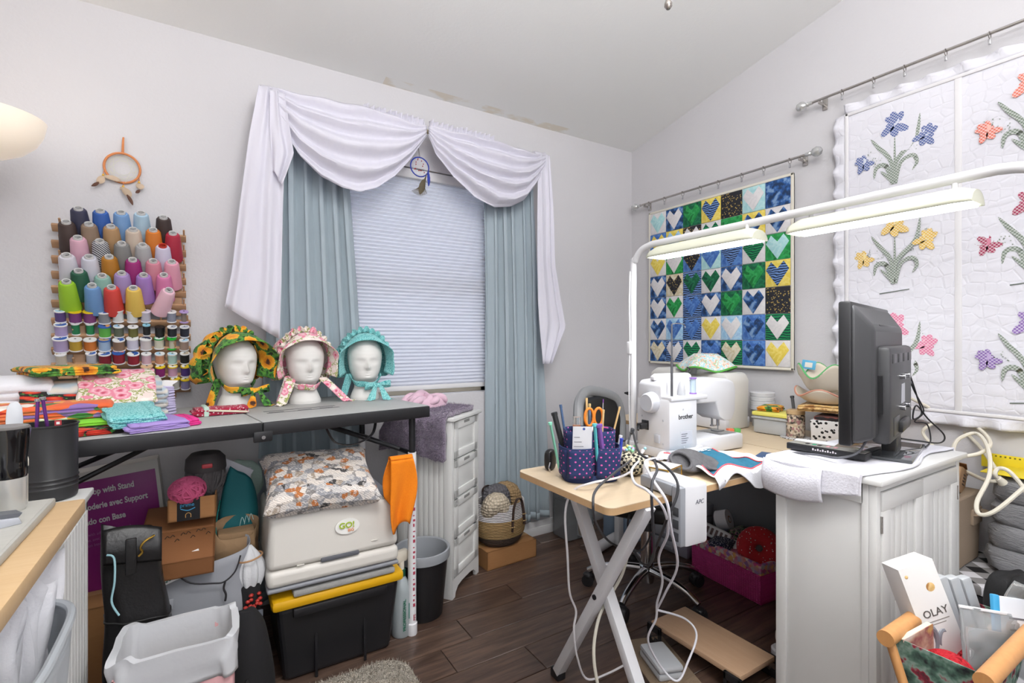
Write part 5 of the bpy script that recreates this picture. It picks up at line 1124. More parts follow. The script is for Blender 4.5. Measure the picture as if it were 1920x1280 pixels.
def stitch(key, col):
    n = N('stitch_' + key); ck = n.new('TexChecker'); ck.inputs['Scale'].default_value = 170; n.link(n.co(1), ck.inputs['Vector']); ck.inputs['Color1'].default_value = lin(col); ck.inputs['Color2'].default_value = tuple(x * .55 + .42 for x in lin(col)[:3]) + (1,)
    n.col(ck.outputs[0]); n.set(Roughness=.9); return reg(n, 'stitch_' + key)
m_leaf = stitch('leaf', '7d8a7c')
def petals(b, cx, cz_, s, rot):
    for a, l, w in ((96, 1.05, .30), (58, 1.0, .26), (128, .95, .25), (-90, .95, .30), (-38, 1.1, .28), (-146, 1.1, .28), (8, .6, .18), (172, .6, .18)):
        A = math.radians(a + rot); poly = []
        for k in range(10):
            t = 2 * PI * k / 10; px = l * .55 + l * .48 * math.cos(t); py = w * math.sin(t) * (1 + .15 * math.sin(3 * t))
            poly.append((cx + s * (px * math.cos(A) - py * math.sin(A)), cz_ + s * (px * math.sin(A) + py * math.cos(A))))
        b.prism(poly, .0006 + .0002 * (abs(a) % 7), basis((0, -1, 0), (0, 0, 1), (-.0088, 0, 0)))
LH_ = [0]
def leafp(b, pts, w):
    LH_[0] = (LH_[0] + 1) % 7; hh_ = .0006 + .00022 * LH_[0]
    pts = catmull([V((p[0], p[1], 0)) for p in pts], 6); L_, R_ = [], []
    for i, p in enumerate(pts):
        t = i / (len(pts) - 1); d_ = (pts[min(i + 1, len(pts) - 1)] - pts[max(i - 1, 0)]).normalized(); nn = V((-d_.y, d_.x, 0)); ww = w * math.sin(PI * min(1, t * .9 + .08)) ** .8
        L_.append(p + nn * ww); R_.append(p - nn * ww)
    for i in range(len(pts) - 1): b.prism([(L_[i].x, L_[i].y), (R_[i].x, R_[i].y), (R_[i + 1].x, R_[i + 1].y), (L_[i + 1].x, L_[i + 1].y)], hh_, basis((0, -1, 0), (0, 0, 1), (-.0088, 0, 0)))
PAN = [(.905, 1.965, '4a5f9e', 'd6dbe8'), (.905, 1.55, 'e2b94a', 'f0dc9c'), (.905, 1.13, 'e07aa0', 'f0bccb'), (.505, 1.965, 'e07a66', 'f0bcb0'), (.505, 1.55, 'a83a5c', 'd98ba2'), (.505, 1.13, '8a67b0', 'c3add6'), (.13, 1.965, '4a5f9e', 'd6dbe8'), (.13, 1.55, 'e2b94a', 'f0dc9c'), (.13, 1.13, 'e07aa0', 'f0bccb')]
for i, (yc, zc, col, c2) in enumerate(PAN):
    gx, gz = -(yc - fc), zc - FZ0; ms = stitch('iris_' + col, col); mc = M('stitch_centre_' + c2, c2, .9)
    for dx, dz, s, rt in ((.0, .095, .052, 0), (.105, .015, .042, -25), (-.115, -.035, .038, 30)):
        b = B(); petals(b, gx + dx, gz + dz, s, rt); fo = b.done('iris_flower', ms, fq)
        b = B(); b.prism([(gx + dx + s * .30 * math.cos(2 * PI * k / 10), gz + dz + s * .3 + s * .34 * math.sin(2 * PI * k / 10)) for k in range(10)], .0013, basis((0, -1, 0), (0, 0, 1), (-.0088, 0, 0))); b.done('petal_centre', mc, fo)
    for pts, w in (([(0, -.15), (.005, -.06), (.07, .02), (.085, .11)], .009), ([(-.005, -.15), (-.015, -.05), (-.06, .02), (-.085, .06)], .008), ([(.005, -.15), (.02, -.07), (.06, -.05), (.075, -.08), (.06, -.11)], .008), ([(-.01, -.15), (-.03, -.07), (-.065, -.065), (-.075, -.11)], .009), ([(0, -.15), (0, -.05), (.0, .05)], .004), ([(-.01, -.14), (-.03, -.11), (-.05, -.085)], .006)):
        b = B(); leafp(b, [(gx + x, gz + z) for x, z in pts], w); b.done('leaf', m_leaf, fq)
    b = B(); rr = random.Random(i)
    for k in range(46):
        sgn, t = rr.choice((-1, 1)), rr.random(); x = sgn * (.05 + .075 * t) + rr.gauss(0, .009); z = -.02 + .07 * t + rr.gauss(0, .012) if sgn > 0 else -.04 + .03 * t + rr.gauss(0, .012)
        b.box((-.0092, -(gx + x), gz + z), (.0008, .0035, .0035))
    b.done('bud_stitches', m_leaf, fq, flat=True)['kind'] = 'stuff'
    b = B(); b.prism([(gx - .055, gz - .19), (gx + .05, gz - .178), (gx + .05, gz - .175), (gx - .055, gz - .186)], .0007, basis((0, -1, 0), (0, 0, 1), (-.0088, 0, 0))); b.done('ground_line', M('stitch_dark', '6b746c', .9), fq)
# ================================================================= DESK, TABLE ALONG THE WALL
m_desk = wood('desk_laminate', 'dcc9ae', 'cfb898', (2, 24, 24), .42); m_dedge = wood('desk_edge', 'c9a67e', 'bd986d', (2, 24, 24), .5)
m_wmet = M('white_metal', 'dadadd', .35)
DZ = .73
dk = thing('craft_desk', 'light wood desk with white crossed metal legs carrying the sewing machine', 'desk', (1.41, 1.16, 0), 0)
dx0, dx1, dy0, dy1 = .888 - 1.41, 1.932 - 1.41, .953 - 1.16, 1.40 - 1.16
def rrect(x0, x1, y0, y1, r, k=5):
    out = []
    for cx, cy, a0 in ((x1 - r, y0 + r, -90), (x1 - r, y1 - r, 0), (x0 + r, y1 - r, 90), (x0 + r, y0 + r, 180)):
        for i in range(k + 1): a = math.radians(a0 + 90 * i / k); out.append((cx + r * math.cos(a), cy + r * math.sin(a)))
    return out
B().prism(rrect(dx0, dx1, dy0, dy1, .025), .018, T(0, 0, DZ - .02)).done('desktop', m_dedge, dk)
B().prism(rrect(dx0, dx1, dy0, dy1, .025), .002, T(0, 0, DZ - .002)).done('laminate_top', m_desk, dk)
def bar(p0, p1, w, d):
    p0, p1 = V(p0), V(p1); L = (p1 - p0).length; q = (p1 - p0).to_track_quat('Z', 'X').to_matrix(); return B().box((p0 + p1) / 2, (d, w, L), .002, rot=q)
for sx, X_ in ((-1, 1.055 - 1.41),):
    for s, dxx in ((1, -.018), (-1, .018)):
        p0, p1 = (X_ + dxx, -s * .20, DZ - .02), (X_ + dxx, s * .205, .025)
        l = bar(p0, p1, .036, .030).done('leg', m_wmet, dk)
        B().box((X_ + dxx, s * .21, .016), (.034, .045, .032), .004).done('foot_cap', m_black, l)
    B().b2(X_ - .035, X_ + .035, -.20, .20, DZ - .026, DZ - .02, .001).done('mounting_plate', m_wmet, dk)
    B().cyl((X_ - .04, 0, .375), (X_ + .04, 0, .375), .008).done('pivot_bolt', m_blackm, dk)
B().b2(.44, .48, -.19, -.15, .02, DZ - .02, .002).done('upright_leg', m_wmet, dk)
wtb = thing('wall_table', 'light wood table standing along the wall under the quilts', 'table', (2.20, 1.47, 0))
B().prism(rrect(1.938 - 2.20, 2.462 - 2.20, .885 - 1.47, 2.10 - 1.47, .012), .018, T(0, 0, DZ - .02)).done('tabletop', m_dedge, wtb); B().prism(rrect(1.938 - 2.20, 2.462 - 2.20, .885 - 1.47, 2.10 - 1.47, .012), .002, T(0, 0, DZ - .002)).done('laminate_top', m_desk, wtb)
for x in (-.22, .22):
    for y in (-.54, .58): B().b2(x - .018, x + .018, y - .018, y + .018, 0, DZ - .02, .002).done('leg', m_wmet, wtb)
# ---------------------------------------------------------------- office chair
ch = thing('office_chair', 'black swivel office chair with chrome star base behind the desk', 'chair', (1.72, 1.60, 0), .45)
m_vinyl = M('black_vinyl', '161617', .32, nb=(60, .08)); m_gfab = M('grey_vinyl', '8d8e90', .5)
B().blob((0, 0, .445), (.46, .44, .11), .55, 36, 14).done('seat', m_vinyl, ch)
B().cyl((0, 0, .13), (0, 0, .40), .028, .026).done('gas_column', m_chrome, ch); B().cyl((0, 0, .30), (0, 0, .33), .036).done('collar', m_black, ch); B().cyl((0, 0, .38), (0, 0, .41), .09, .10).done('seat_plate', m_blackm, ch)
B().lathe([(0, .06), (.03, .06), (.034, .08), (.034, .135), (.028, .14), (0, .14)], 20).done('hub', m_chrome, ch)
for k in range(5):
    a = 2 * PI * k / 5 + .55; c_, s_ = math.cos(a), math.sin(a); d_ = V((c_, s_, 0))
    ar = B().tube([d_ * .02 + V((0, 0, .118)), d_ * .12 + V((0, 0, .115)), d_ * .22 + V((0, 0, .095)), d_ * .27 + V((0, 0, .07))], .019, 12, smooth=5, rad=lambda t: 1 - .3 * t).done('leg', m_chrome, ch)
    cs = B().cyl(d_ * .27 + V((-s_, c_, 0)) * .022 + V((0, 0, .028)), d_ * .27 - V((-s_, c_, 0)) * .022 + V((0, 0, .028)), .028, seg=18).done('caster', m_black, ar)
    B().blob(d_ * .27 + V((0, 0, .045)), (.05, .05, .035), .8, 12, 8).done('caster_hood', m_black, cs)
ba = thing
def cback(u, v):
    a = (u - .5) * 2.0; z = .64 + .22 * v; r = .33; k = 1 - .15 * (abs(2 * v - 1)) ** 3
    return V((r * math.sin(a) * k * .95, .20 + r * (math.cos(a)) * .35 - .06 + .03 * v, z + .03 * math.cos(a) * (v - .2)))
B().grid(cback, 28, 14).done('backrest', m_vinyl, ch, solid=.03)
B().tube([cback(0, .02), cback(0, .5), cback(.02, .9), cback(.15, 1.04), cback(.35, 1.1), cback(.5, 1.12), cback(.65, 1.1), cback(.85, 1.04), cback(.98, .9), cback(1, .5), cback(1, .02)], .022, 10, smooth=6, flat=1.2).done('back_rim', m_gfab, ch)
B().tube([(0, .10, .41), (0, .20, .42), (0, .255, .50), (0, .25, .66)], .018, 8, smooth=5, flat=.5).done('back_support', m_blackm, ch)
# ---------------------------------------------------------------- sewing machine (rear towards the desk front)
m_mw = M('machine_white', 'd3d3d7', .33); m_mg = M('machine_grey', 'b9bbc2', .4)
sm = thing('sewing_machine', 'white sewing machine with handwheel on the light wood desk', 'sewing machine', (1.405, 1.20, DZ), -.03)
MW, MDp = .435, .165
B().b2(0, .185, 0, MDp, .003, .042, .008).b2(.15, MW, .012, MDp - .01, .003, .062, .008).done('bed', m_mw, sm)
B().b2(.0, .150, .0, MDp, .036, .225, .012).done('column', m_mw, sm)
B().prism([(0, .21), (.004, .272), (.02, .285), (.07, .288), (MW - .06, .282), (MW - .02, .27), (MW - .005, .24), (MW - .008, .15), (MW - .03, .112), (MW - .07, .112), (MW - .105, .13), (MW - .125, .19), (.15, .192)], .118, basis((1, 0, 0), (0, 0, 1), (0, .160, 0)), .008).done('arm', m_mw, sm)
B().b2(.004, .20, -.004, .06, .216, .232, .004).done('spool_ledge', m_mw, sm)
hw = B().lathe([(0, .032), (.030, .032), (.036, .026), (.038, .012), (.040, 0), (0, 0)], 34, T(.002, .085, .205) @ RY(-PI / 2)).done('handwheel', m_mg, sm); B().lathe([(.030, .033), (.034, .029)], 30, T(.002, .085, .205) @ RY(-PI / 2)).done('wheel_rim', m_mw, hw)
B().prism([(.012, .285), (.012, .30), (.03, .31), (.2, .308), (.215, .30), (.215, .285)], .02, basis((1, 0, 0), (0, 0, 1), (0, .105, 0)), .003).done('top_cover', m_mw, sm)
m_ltrk = M('logo_black', '1f1f22', .5)
text('brother', .024, m_ltrk, sm, basis((1, 0, 0), (0, 0, 1), (.045, -.0006, .150)), 'logo', bold=.0003)
lb_ = B().b2(.055, .118, -.0006, .002, .055, .105).done('rating_label', M('label_grey', 'c9cad2', .5), sm)
for i in range(5): B().b2(.06, .085 + .006 * (i % 3), -.0012, 0, .062 + .008 * i, .064 + .008 * i).done('label_line', M('label_print', '6a6a72', .6), lb_)
for x, z in ((.07, .185), (.075, .045)): B().lathe([(0, .001), (.003, .001), (.004, 0)], 10, T(x, -.0004, z) @ RX(PI / 2)).done('screw', m_mg, sm)
for y, z in ((.03, .145), (.135, .15), (.03, .06)): B().lathe([(0, .001), (.003, .001), (.004, 0)], 10, T(-.0004, y, z) @ RY(-PI / 2)).done('screw', m_mg, sm)
B().b2(-.003, .003, .10, .135, .10, .135, .002).done('power_socket', m_black, sm); B().b2(-.006, .002, .045, .07, .06, .09, .002).done('vent', m_mg, sm)
B().cyl((MW - .055, .09, .115), (MW - .055, .09, .085), .006).cyl((MW - .055, .09, .085), (MW - .055, .09, .066), .0022).done('needle_bar', m_chrome, sm)
B().cyl((MW - .078, .10, .118), (MW - .078, .10, .09), .004).b2(MW - .085, MW - .065, .09, .105, .084, .09, .001).done('presser_lifter', m_chrome, sm)
B().b2(MW - .075, MW - .035, .075, .11, .064, .068, .001).b2(MW - .12, MW - .02, .03, .13, .062, .0635, .001).done('needle_plate', M('steel_plate', 'b9b9bb', .3, .9), sm)
B().tube([(.20, .085, .310), (.205, .085, .322), (.19, .085, .33)], .003, 6, smooth=4).done('bobbin_winder', m_black, sm)
sp = thing('thread_spool', 'pale blue thread spool with purple ends on the sewing machine', 'thread', (1.405 + .165, 1.20 + .03, DZ + .2325)); r = .0135; L = .062
B().lathe([(0, .005), (r * .8, .005), (r * .8, L - .005), (0, L - .005)], 20).done('thread', threadmat('b3c4d3'), sp)
for z in (0, L - .005): B().lathe([(0, z), (r, z), (r, z + .005), (0, z + .005)], 20).done('spool_end', M('purple_plastic', '8f6ab4', .4), sp)
pn = thing('bobbin_cone', 'clear frosted spool cap on the sewing machine ledge', 'spool cap', (1.405 + .095, 1.20 + .025, DZ + .2325)); B().lathe([(.014, 0), (.015, .002), (.009, .045), (.006, .05), (0, .05)], 18).done('cap', M('frost_cap', 'd3d4d8', .35, trans=.3), pn); B().cyl((0, 0, 0), (0, 0, .058), .003).done('pin', m_wmet, pn)
ts = thing('thread_stand', 'tall thin metal thread stand rising from the sewing machine', 'thread stand', (1.405 + .035, 1.20 + .02, DZ + .2325))
B().cyl((0, 0, 0), (0, 0, .14), .0045).cyl((0, 0, .14), (0, 0, .262), .003).done('telescopic_post', M('grey_metal', '7e7f84', .3, .9), ts); B().tube([(0, 0, .262), (.03, .0, .265), (.08, .01, .262), (.085, .01, .25)], .0018, 6, smooth=4).done('thread_guide', m_rodm, ts)
# ---------------------------------------------------------------- gantry lamp with two LED heads
lm = thing('desk_lamp', 'white arched craft lamp with two long LED heads over the desk', 'lamp', (1.455, 1.425, 0))
LX0, LY0, LX1, LY1, LZ = 0, 0, .045, -1.10, 1.535
pts = [(0, 0, DZ + .03), (0, 0, 1.42), (0, -.01, 1.48), (.0, -.045, 1.52), (.003, -.10, LZ), (.02, -.5, LZ + .004), (.04, -1.06, LZ + .012), (.043, -1.11, LZ + .002), (.045, -1.145, LZ - .035), (.045, -1.16, LZ - .12), (.045, -1.16, .02)]
B().tube(catmull([V(p) for p in pts[:5]], 6) + [V(p) for p in pts[5:6]] + catmull([V(p) for p in pts[6:]], 6), .0125, 14).done('arch_tube', m_wmet, lm)
B().b2(-.022, .022, -.03, .022, DZ + .001, DZ + .035, .004).b2(-.02, .02, .012, .024, DZ - .06, DZ + .03, .003).b2(-.02, .02, -.03, .02, DZ - .06, DZ - .045, .003).done('clamp', m_wmet, lm)
B().tube([(-.0, .02, DZ + .215), (-.0, .045, DZ + .22), (.05, .05, DZ + .222)], .004, 8).done('clamp_lever', m_blackm, lm)
B().lathe([(0, 0), (.09, 0), (.095, .006), (.08, .016), (.02, .03), (0, .03)], 24, T(.045, -1.16, 0)).done('foot_plate', m_wmet, lm)
n = N('lamp_hood'); n.col('dcddca'); n.set(Roughness=.4); m_hood = reg(n, 'lamp_hood'); m_led = M('led_strip', 'ffffff', .5, emit='f4fbff', es=4)
for y0, y1, xo in ((-.095, -.525, .012), (-.615, -1.03, .036)):
    def hood(u, v):
        a = PI * (.02 + .96 * v); e = .012 * (1 - min(1, min(u, 1 - u) * 14)); return V((xo - .045 * math.cos(a) * (1 - e * 8), lerp(y0, y1, u), LZ - .058 + (.044 - e) * math.sin(a)))
    hdm = B().grid(hood, 40, 14).done('lamp_hood', m_hood, lm, solid=.003)
    for u in (0, 1): b = B(); b._add([hood(u, k / 14) for k in range(15)], [tuple(range(15))]); b.done('hood_end', m_hood, hdm)
    B().b2(xo - .040, xo + .040, min(y0, y1) + .01, max(y0, y1) - .01, LZ - .0575, LZ - .0525, .001).done('led_panel', m_led, hdm)
    for yy_ in (lerp(y0, y1, .12), lerp(y0, y1, .9)): B().cyl((xo, yy_, LZ - .018), (xo, yy_, LZ), .006).done('hinge', m_wmet, hdm)
    light('led_head_glow', 'AREA', (1.455 + xo, 1.425 + (y0 + y1) / 2, LZ - .066), 3.2, (.97, .99, 1), .07, abs(y1 - y0) - .03, target=(1.455 + xo, 1.425 + (y0 + y1) / 2, 0))
cdl = B().tube([(-.014, .004, 1.44), (-.016, .006, 1.3), (-.013, .006, 1.15), (-.018, .006, 1.0), (-.013, .006, .8)], .0028, 6, smooth=5).done('lamp_cord', m_wmet, lm); B().b2(-.024, -.006, -.004, .014, 1.11, 1.16, .004).done('inline_switch', m_wmet, cdl)
# ---------------------------------------------------------------- caddy with tools
n = N('navy_dots'); sq = n.new('SeparateXYZ'); n.link(n.co(1), sq.inputs[0]); cq_ = n.new('CombineXYZ'); n.link(n.math('ADD', n.math('ADD', sq.outputs[0], sq.outputs[1]), sq.outputs[2]), cq_.inputs[0]); n.link(n.math('SUBTRACT', n.math('ADD', sq.outputs[0], sq.outputs[1]), sq.outputs[2]), cq_.inputs[1]); vn = n.new('TexVoronoi', voronoi_dimensions='2D'); vn.inputs['Scale'].default_value = 43; vn.inputs['Randomness'].default_value = .12; n.link(cq_.outputs[0], vn.inputs['Vector']); n.col(n.mix(n.math('LESS_THAN', vn.outputs['Distance'], .155), '22305e', 'd45ba4')); n.set(Roughness=.85); n.bump(n.noise(n.co(1), 300, 2), .3, .001); m_dots = reg(n, 'navy_dots'); m_navy = M('navy_cloth', '24335f', .85, nb=(200, .3))
cq = V((1.035, 1.205, DZ)); cy = thing('sewing_caddy', 'navy fabric caddy with pink dots and pockets on the desk corner', 'caddy', cq, -.45)
def cadw(sx_, sy_, h0, h1, k0=1.0): return lambda u, v: V((math.copysign(abs(math.cos(2 * PI * u)) ** .6, math.cos(2 * PI * u)) * sx_ * lerp(k0, 1, v), math.copysign(abs(math.sin(2 * PI * u)) ** .6, math.sin(2 * PI * u)) * sy_ * lerp(k0, 1, v), lerp(h0, h1, v)))
B().grid(cadw(.078, .056, 0, .155, .94), 48, 10, True).done('caddy_body', m_dots, cy, solid=.004); B().grid(cadw(.085, .062, 0, .022, .97), 48, 2, True).done('base_band', m_navy, cy, solid=.004); B().b2(-.07, .07, -.05, .05, .001, .006, .002).done('caddy_floor', m_navy, cy)
for x0, x1, y in ((-.082, -.004, -.058), (.004, .082, -.058)):
    def pk_(u, v): a = PI * u; return V((lerp(x0, x1, u), y - .018 * math.sin(a) ** .25, .018 + .088 * v))
    o = B().grid(pk_, 16, 6).done('pocket', m_dots, cy, solid=.003); B().tube([pk_(k / 16, 1) for k in range(17)], .0025, 6).done('pocket_binding', m_navy, o)
for s in (-1, 1):
    def pk_(u, v): a = PI * u; return V((s * (.080 + .014 * math.sin(a) ** .6), lerp(-.05, .05, u), .018 + .086 * v))
    o = B().grid(pk_, 14, 6).done('pocket', m_dots, cy, solid=.003); B().tube([pk_(k / 14, 1) for k in range(15)], .0025, 6).done('pocket_binding', m_navy, o)
def inC(lx, ly, z): a = -.45; return cq + V((lx * math.cos(a) - ly * math.sin(a), lx * math.sin(a) + ly * math.cos(a), z))
def stick(name, label, cat, p, q_, r, col, tip=None, fl=1, grp=None):
    t = thing(name, label, cat, p, 0, grp); d_ = q_ - p; B().tube([(0, 0, 0), d_ * .5, d_], r, 8, flat=fl).done('shaft', M('stick_' + col, col, .5), t); B().cyl(d_ * .97, d_ * 1.02, r * 1.15, seg=8).done('tip', M('stick_' + (tip or col), tip or col, .5), t); return t
m_wst = 'd9b77f'
stick('wooden_skewer', 'thick pale wooden skewer standing in the caddy', 'skewer', inC(.0, .02, .02), inC(.0, .03, .245), .0035, m_wst)
stick('wooden_skewer', 'short pale wooden stick beside the scissors in the caddy', 'skewer', inC(.03, -.02, .02), inC(.04, -.025, .215), .003, m_wst)
stick('wooden_skewer', 'leaning pale wooden stick at the caddy edge', 'skewer', inC(.052, .01, .02), inC(.10, .0, .22), .003, m_wst)
stick('metal_awl', 'thin metal awl with purple grip in the caddy', 'awl', inC(.045, .02, .02), inC(.055, .03, .24), .0015, 'a9a9ad', '7b3f9a')
stick('seam_ripper', 'purple handled seam ripper in the caddy', 'seam ripper', inC(.03, .01, .02), inC(.033, .008, .165), .007, '8a4a9c')
stick('blue_pencil', 'slate blue pencil leaning in the caddy', 'pencil', inC(-.055, .02, .02), inC(-.085, .03, .225), .004, '3f5a80')
stick('black_marker', 'black handled clip marker in the caddy', 'marker', inC(-.06, .03, .02), inC(-.105, .035, .20), .009, '252628')
stick('mint_tweezers', 'mint green tweezers in the caddy side pocket', 'tweezers', inC(-.094, .01, .03), inC(-.125, .0, .175), .006, '86cdb2', None, .5)
stick('teal_marker', 'teal handled ruler stick in the caddy front pocket', 'ruler', inC(.012, -.064, .03), inC(.0, -.068, .18), .007, '5cc0c8', None, .5)
stick('purple_stick', 'violet handled rotary tool in the caddy front pocket', 'tool', inC(.034, -.064, .03), inC(.012, -.07, .178), .010, '7a4fa0', None, .6)
stick('blue_pen', 'royal blue pen in the caddy side pocket', 'pen', inC(.09, -.015, .03), inC(.10, -.02, .125), .005, '2f45b0')
stick('white_pen', 'white pen in the caddy side pocket', 'pen', inC(.09, .015, .03), inC(.108, .012, .128), .005, 'e3e1e4')
stick('grey_pencil', 'blue grey pencil beside the wooden skewer', 'pencil', inC(.012, .035, .02), inC(.014, .045, .225), .004, '6d86a8', 'c9b27a')
scs = thing('scissors', 'scissors with orange loop handles standing in the caddy', 'scissors', inC(.02, .015, .02), -.3)
for s in (-1, 1):
    B().tube([(s * .016 + .02 * math.cos(a) * .75, 0, .17 + .028 * math.sin(a)) for a in [2 * PI * i / 18 for i in range(18)]], .0045, 8, True).done('handle', M('orange_plastic', 'f08a2a', .4), scs)
    B().box((s * .006, 0, .07), (.009, .003, .14), .001, rot=RY(-s * .06)).done('blade', m_chrome, scs)
ct = thing('needle_card', 'grey printed card packet in the caddy pocket', 'card', inC(-.042, -.068, .03), -.45, rot=(.0, .03, -.45)); B().b2(-.030, .030, -.001, .001, 0, .145, .0005).done('card', M('card_grey', 'c3c4c9', .6), ct)
for i in range(4): B().b2(-.026, .01 - .006 * i, -.0016, -.001, .07 + i * .014, .0715 + i * .014).done('print_line', M('label_print', '6a6a72', .6), ct)
B().cyl((.004, -.0018, .138), (.004, -.0005, .138), .004).done('hang_hole', M('blue_dot', '3f5a9a', .5), ct)
cl_ = thing('clear_bobbin_tube', 'clear plastic bobbin tube in the caddy', 'tube', inC(-.035, .02, .02)); B().cyl((0, 0, 0), (0, 0, .17), .013).done('tube', M('clear_plastic', 'e8ecee', .1, trans=.85), cl_); B().cyl((0, 0, .12), (0, 0, .145), .0115).done('bobbins', M('orange_plastic', 'f08a2a', .4), cl_)
# ---------------------------------------------------------------- battery backup hung at the desk edge, cords
ap = thing('power_block', 'white and grey power outlet block hanging on the desk edge', 'power block', (1.155, .925, .60), -.06)
B().b2(-.045, .045, -.035, .0, 0, .17, .010).done('white_shell', m_mw, ap); B().b2(-.062, -.040, -.034, .0, .004, .166, .006).done('grey_face', M('grey_face', '8f9298', .5), ap)
B().b2(-.045, .045, -.01, .13, .132, .170, .010).done('top_arm', m_mw, ap); B().b2(-.060, -.042, .0, .125, .134, .166, .005).done('grey_face', M('grey_face', '8f9298', .5), ap)
for k in range(3): B().b2(-.0635, -.06, -.027, -.007, .018 + k * .034, .042 + k * .034, .001).done('outlet', M('outlet_dark', '3d3f44', .5), ap)
text('APC', .017, M('print_grey', '6d6f78', .5), ap, basis((1, 0, 0), (0, 0, 1), (-.006, -.0356, .115)), 'logo', shear=.2)
def cord(label, pts, r, col, name='extension_lead', cat='cable', k=7, rough=.5, flat=1):
    p0 = V(pts[0]); t = thing(name, label, cat, p0); B().tube([V(p) - p0 for p in pts], r, 8, smooth=k, flat=flat).done('cable', M('cable_' + col, col, rough), t)
    d_ = (V(pts[1]) - p0).normalized(); B().cyl(-d_ * .001, d_ * .022, r * 2.2, r * 1.5, seg=10).done('plug', M('cable_' + col, col, rough), t); return t
def pp(lst): return [pD(x, y, d) for x, y, d in lst]
cord('white cord looping from the caddy over the desk end to the floor', pp([(1205, 845, 1.80), (1195, 872, 1.62), (1165, 893, 1.50), (1110, 905, 1.43), (1075, 920, 1.45), (1060, 960, 1.46), (1064, 1040, 1.5), (1068, 1110, 1.55), (1080, 1145, 1.58), (1076, 1180, 1.58), (1082, 1230, 1.60), (1100, 1272, 1.64), (1140, 1262, 1.65), (1190, 1235, 1.72)]), .0035, 'dcd9dc')
cord('dark grey cord looping from the sewing machine under the desk', pp([(1186, 805, 1.83), (1178, 830, 1.78), (1185, 858, 1.60), (1160, 880, 1.42), (1120, 915, 1.30), (1112, 945, 1.24), (1120, 985, 1.3), (1150, 1020, 1.55), (1200, 1032, 1.7), (1222, 1000, 1.6)]), .0035, '3a3a3e')
cord('black cord arching over the white power block', pp([(1186, 806, 1.835), (1200, 850, 1.5), (1240, 868, 1.38), (1266, 895, 1.24), (1270, 925, 1.2), (1250, 975, 1.2), (1228, 1030, 1.3), (1215, 1058, 1.5), (1195, 1045, 1.6), (1178, 990, 1.6), (1180, 965, 1.5)]), .0035, '2c2c30')
cord('black cord hanging straight down in front of the power block', pp([(1225, 860, 1.45), (1232, 880, 1.28), (1222, 910, 1.18), (1224, 980, 1.18), (1226, 1040, 1.25), (1215, 1062, 1.5)]), .0035, '333338')
cord('white lamp cord hanging in a long loop to the foot pedal', pp([(1200, 862, 1.6), (1185, 880, 1.40), (1190, 905, 1.26), (1215, 920, 1.17), (1245, 955, 1.18), (1252, 1000, 1.24), (1235, 1045, 1.35), (1242, 1090, 1.45), (1232, 1130, 1.52), (1230, 1160, 1.55), (1215, 1200, 1.58), (1240, 1250, 1.62), (1270, 1276, 1.6), (1290, 1240, 1.62), (1306, 1190, 1.66), (1285, 1160, 1.66), (1232, 1143, 1.55)]), .0034, 'e4e3ea')
cord('second white cord hanging beside the power block', pp([(1240, 858, 1.5), (1210, 865, 1.34), (1225, 900, 1.2), (1250, 940, 1.17), (1258, 990, 1.2), (1270, 1060, 1.35), (1248, 1110, 1.45), (1233, 1140, 1.54)]), .0034, 'e4e3ea')
cord('thick cream cord hanging between the desk legs', pp([(1198, 985, 1.75), (1180, 1030, 1.72), (1165, 1080, 1.66), (1130, 1140, 1.56), (1116, 1190, 1.52), (1114, 1240, 1.50), (1124, 1300, 1.5)]), .0050, 'd5d0c2')
pl_ = thing('power_plug', 'black plug in the back of the sewing machine', 'plug', (1.388, 1.312, DZ + .105)); B().b2(-.02, .016, -.012, .012, 0, .022, .004).done('body', m_black, pl_); B().cyl((-.018, 0, .011), (-.034, -.01, .0), .006, .004).done('strain_relief', m_black, pl_)
# gold and glass box, pin cushion, socks, teal towel
gx = thing('trinket_box', 'glass trinket box with gold edges on the desk', 'box', (1.215, 1.055, DZ), .25)
m_glass = M('thin_glass', 'f2f4f2', .03, trans=.95); bw, bd, bh_ = .045, .032, .045
e = [(-bw, -bd), (bw, -bd), (bw, bd), (-bw, bd)]
for i in range(4):
    a_, c_ = e[i], e[(i + 1) % 4]
    B().cyl((a_[0], a_[1], 0), (a_[0], a_[1], bh_), .0022, seg=6).done('gold_post', m_gold, gx)
    for z in (.002, bh_): B().cyl((a_[0], a_[1], z), (c_[0], c_[1], z), .0022, seg=6).done('gold_edge', m_gold, gx)
B().b2(-bw, bw, -bd, bd, bh_, bh_ + .002).done('glass_lid', M('frost_glass', 'd9d5cf', .2), gx)
for x0, x1, y0, y1 in ((-bw, bw, -bd, -bd + .001), (-bw, bw, bd - .001, bd), (-bw, -bw + .001, -bd, bd), (bw - .001, bw, -bd, bd)): B().b2(x0, x1, y0, y1, .002, bh_).done('pane', m_glass, gx)
tk = thing('tape_reel', 'white label roll inside the trinket box', 'roll', (1.215, 1.055, DZ + .004)); B().lathe([(.010, 0), (.024, 0), (.024, .03), (.010, .03)], 20).done('roll', m_wcot, tk); B().lathe([(.009, -.0005), (.0105, -.0005), (.0105, .031), (.009, .031)], 16).done('core', m_card, tk)
n = N('gingham_black'); ck = n.new('TexChecker'); ck.inputs['Scale'].default_value = 95; n.link(n.co(1), ck.inputs['Vector']); ck.inputs['Color1'].default_value = lin('242321'); ck.inputs['Color2'].default_value = lin('cfc6ae'); n.col(ck.outputs[0]); n.set(Roughness=.9); m_ging = reg(n, 'gingham_black')
pc_ = thing('pin_cushion', 'black and cream checked pin cushion beside the caddy', 'pin cushion', (1.175, 1.16, DZ)); B().blob((0, 0, .038), (.10, .09, .075), .8, 28, 16).done('cushion', m_ging, pc_)
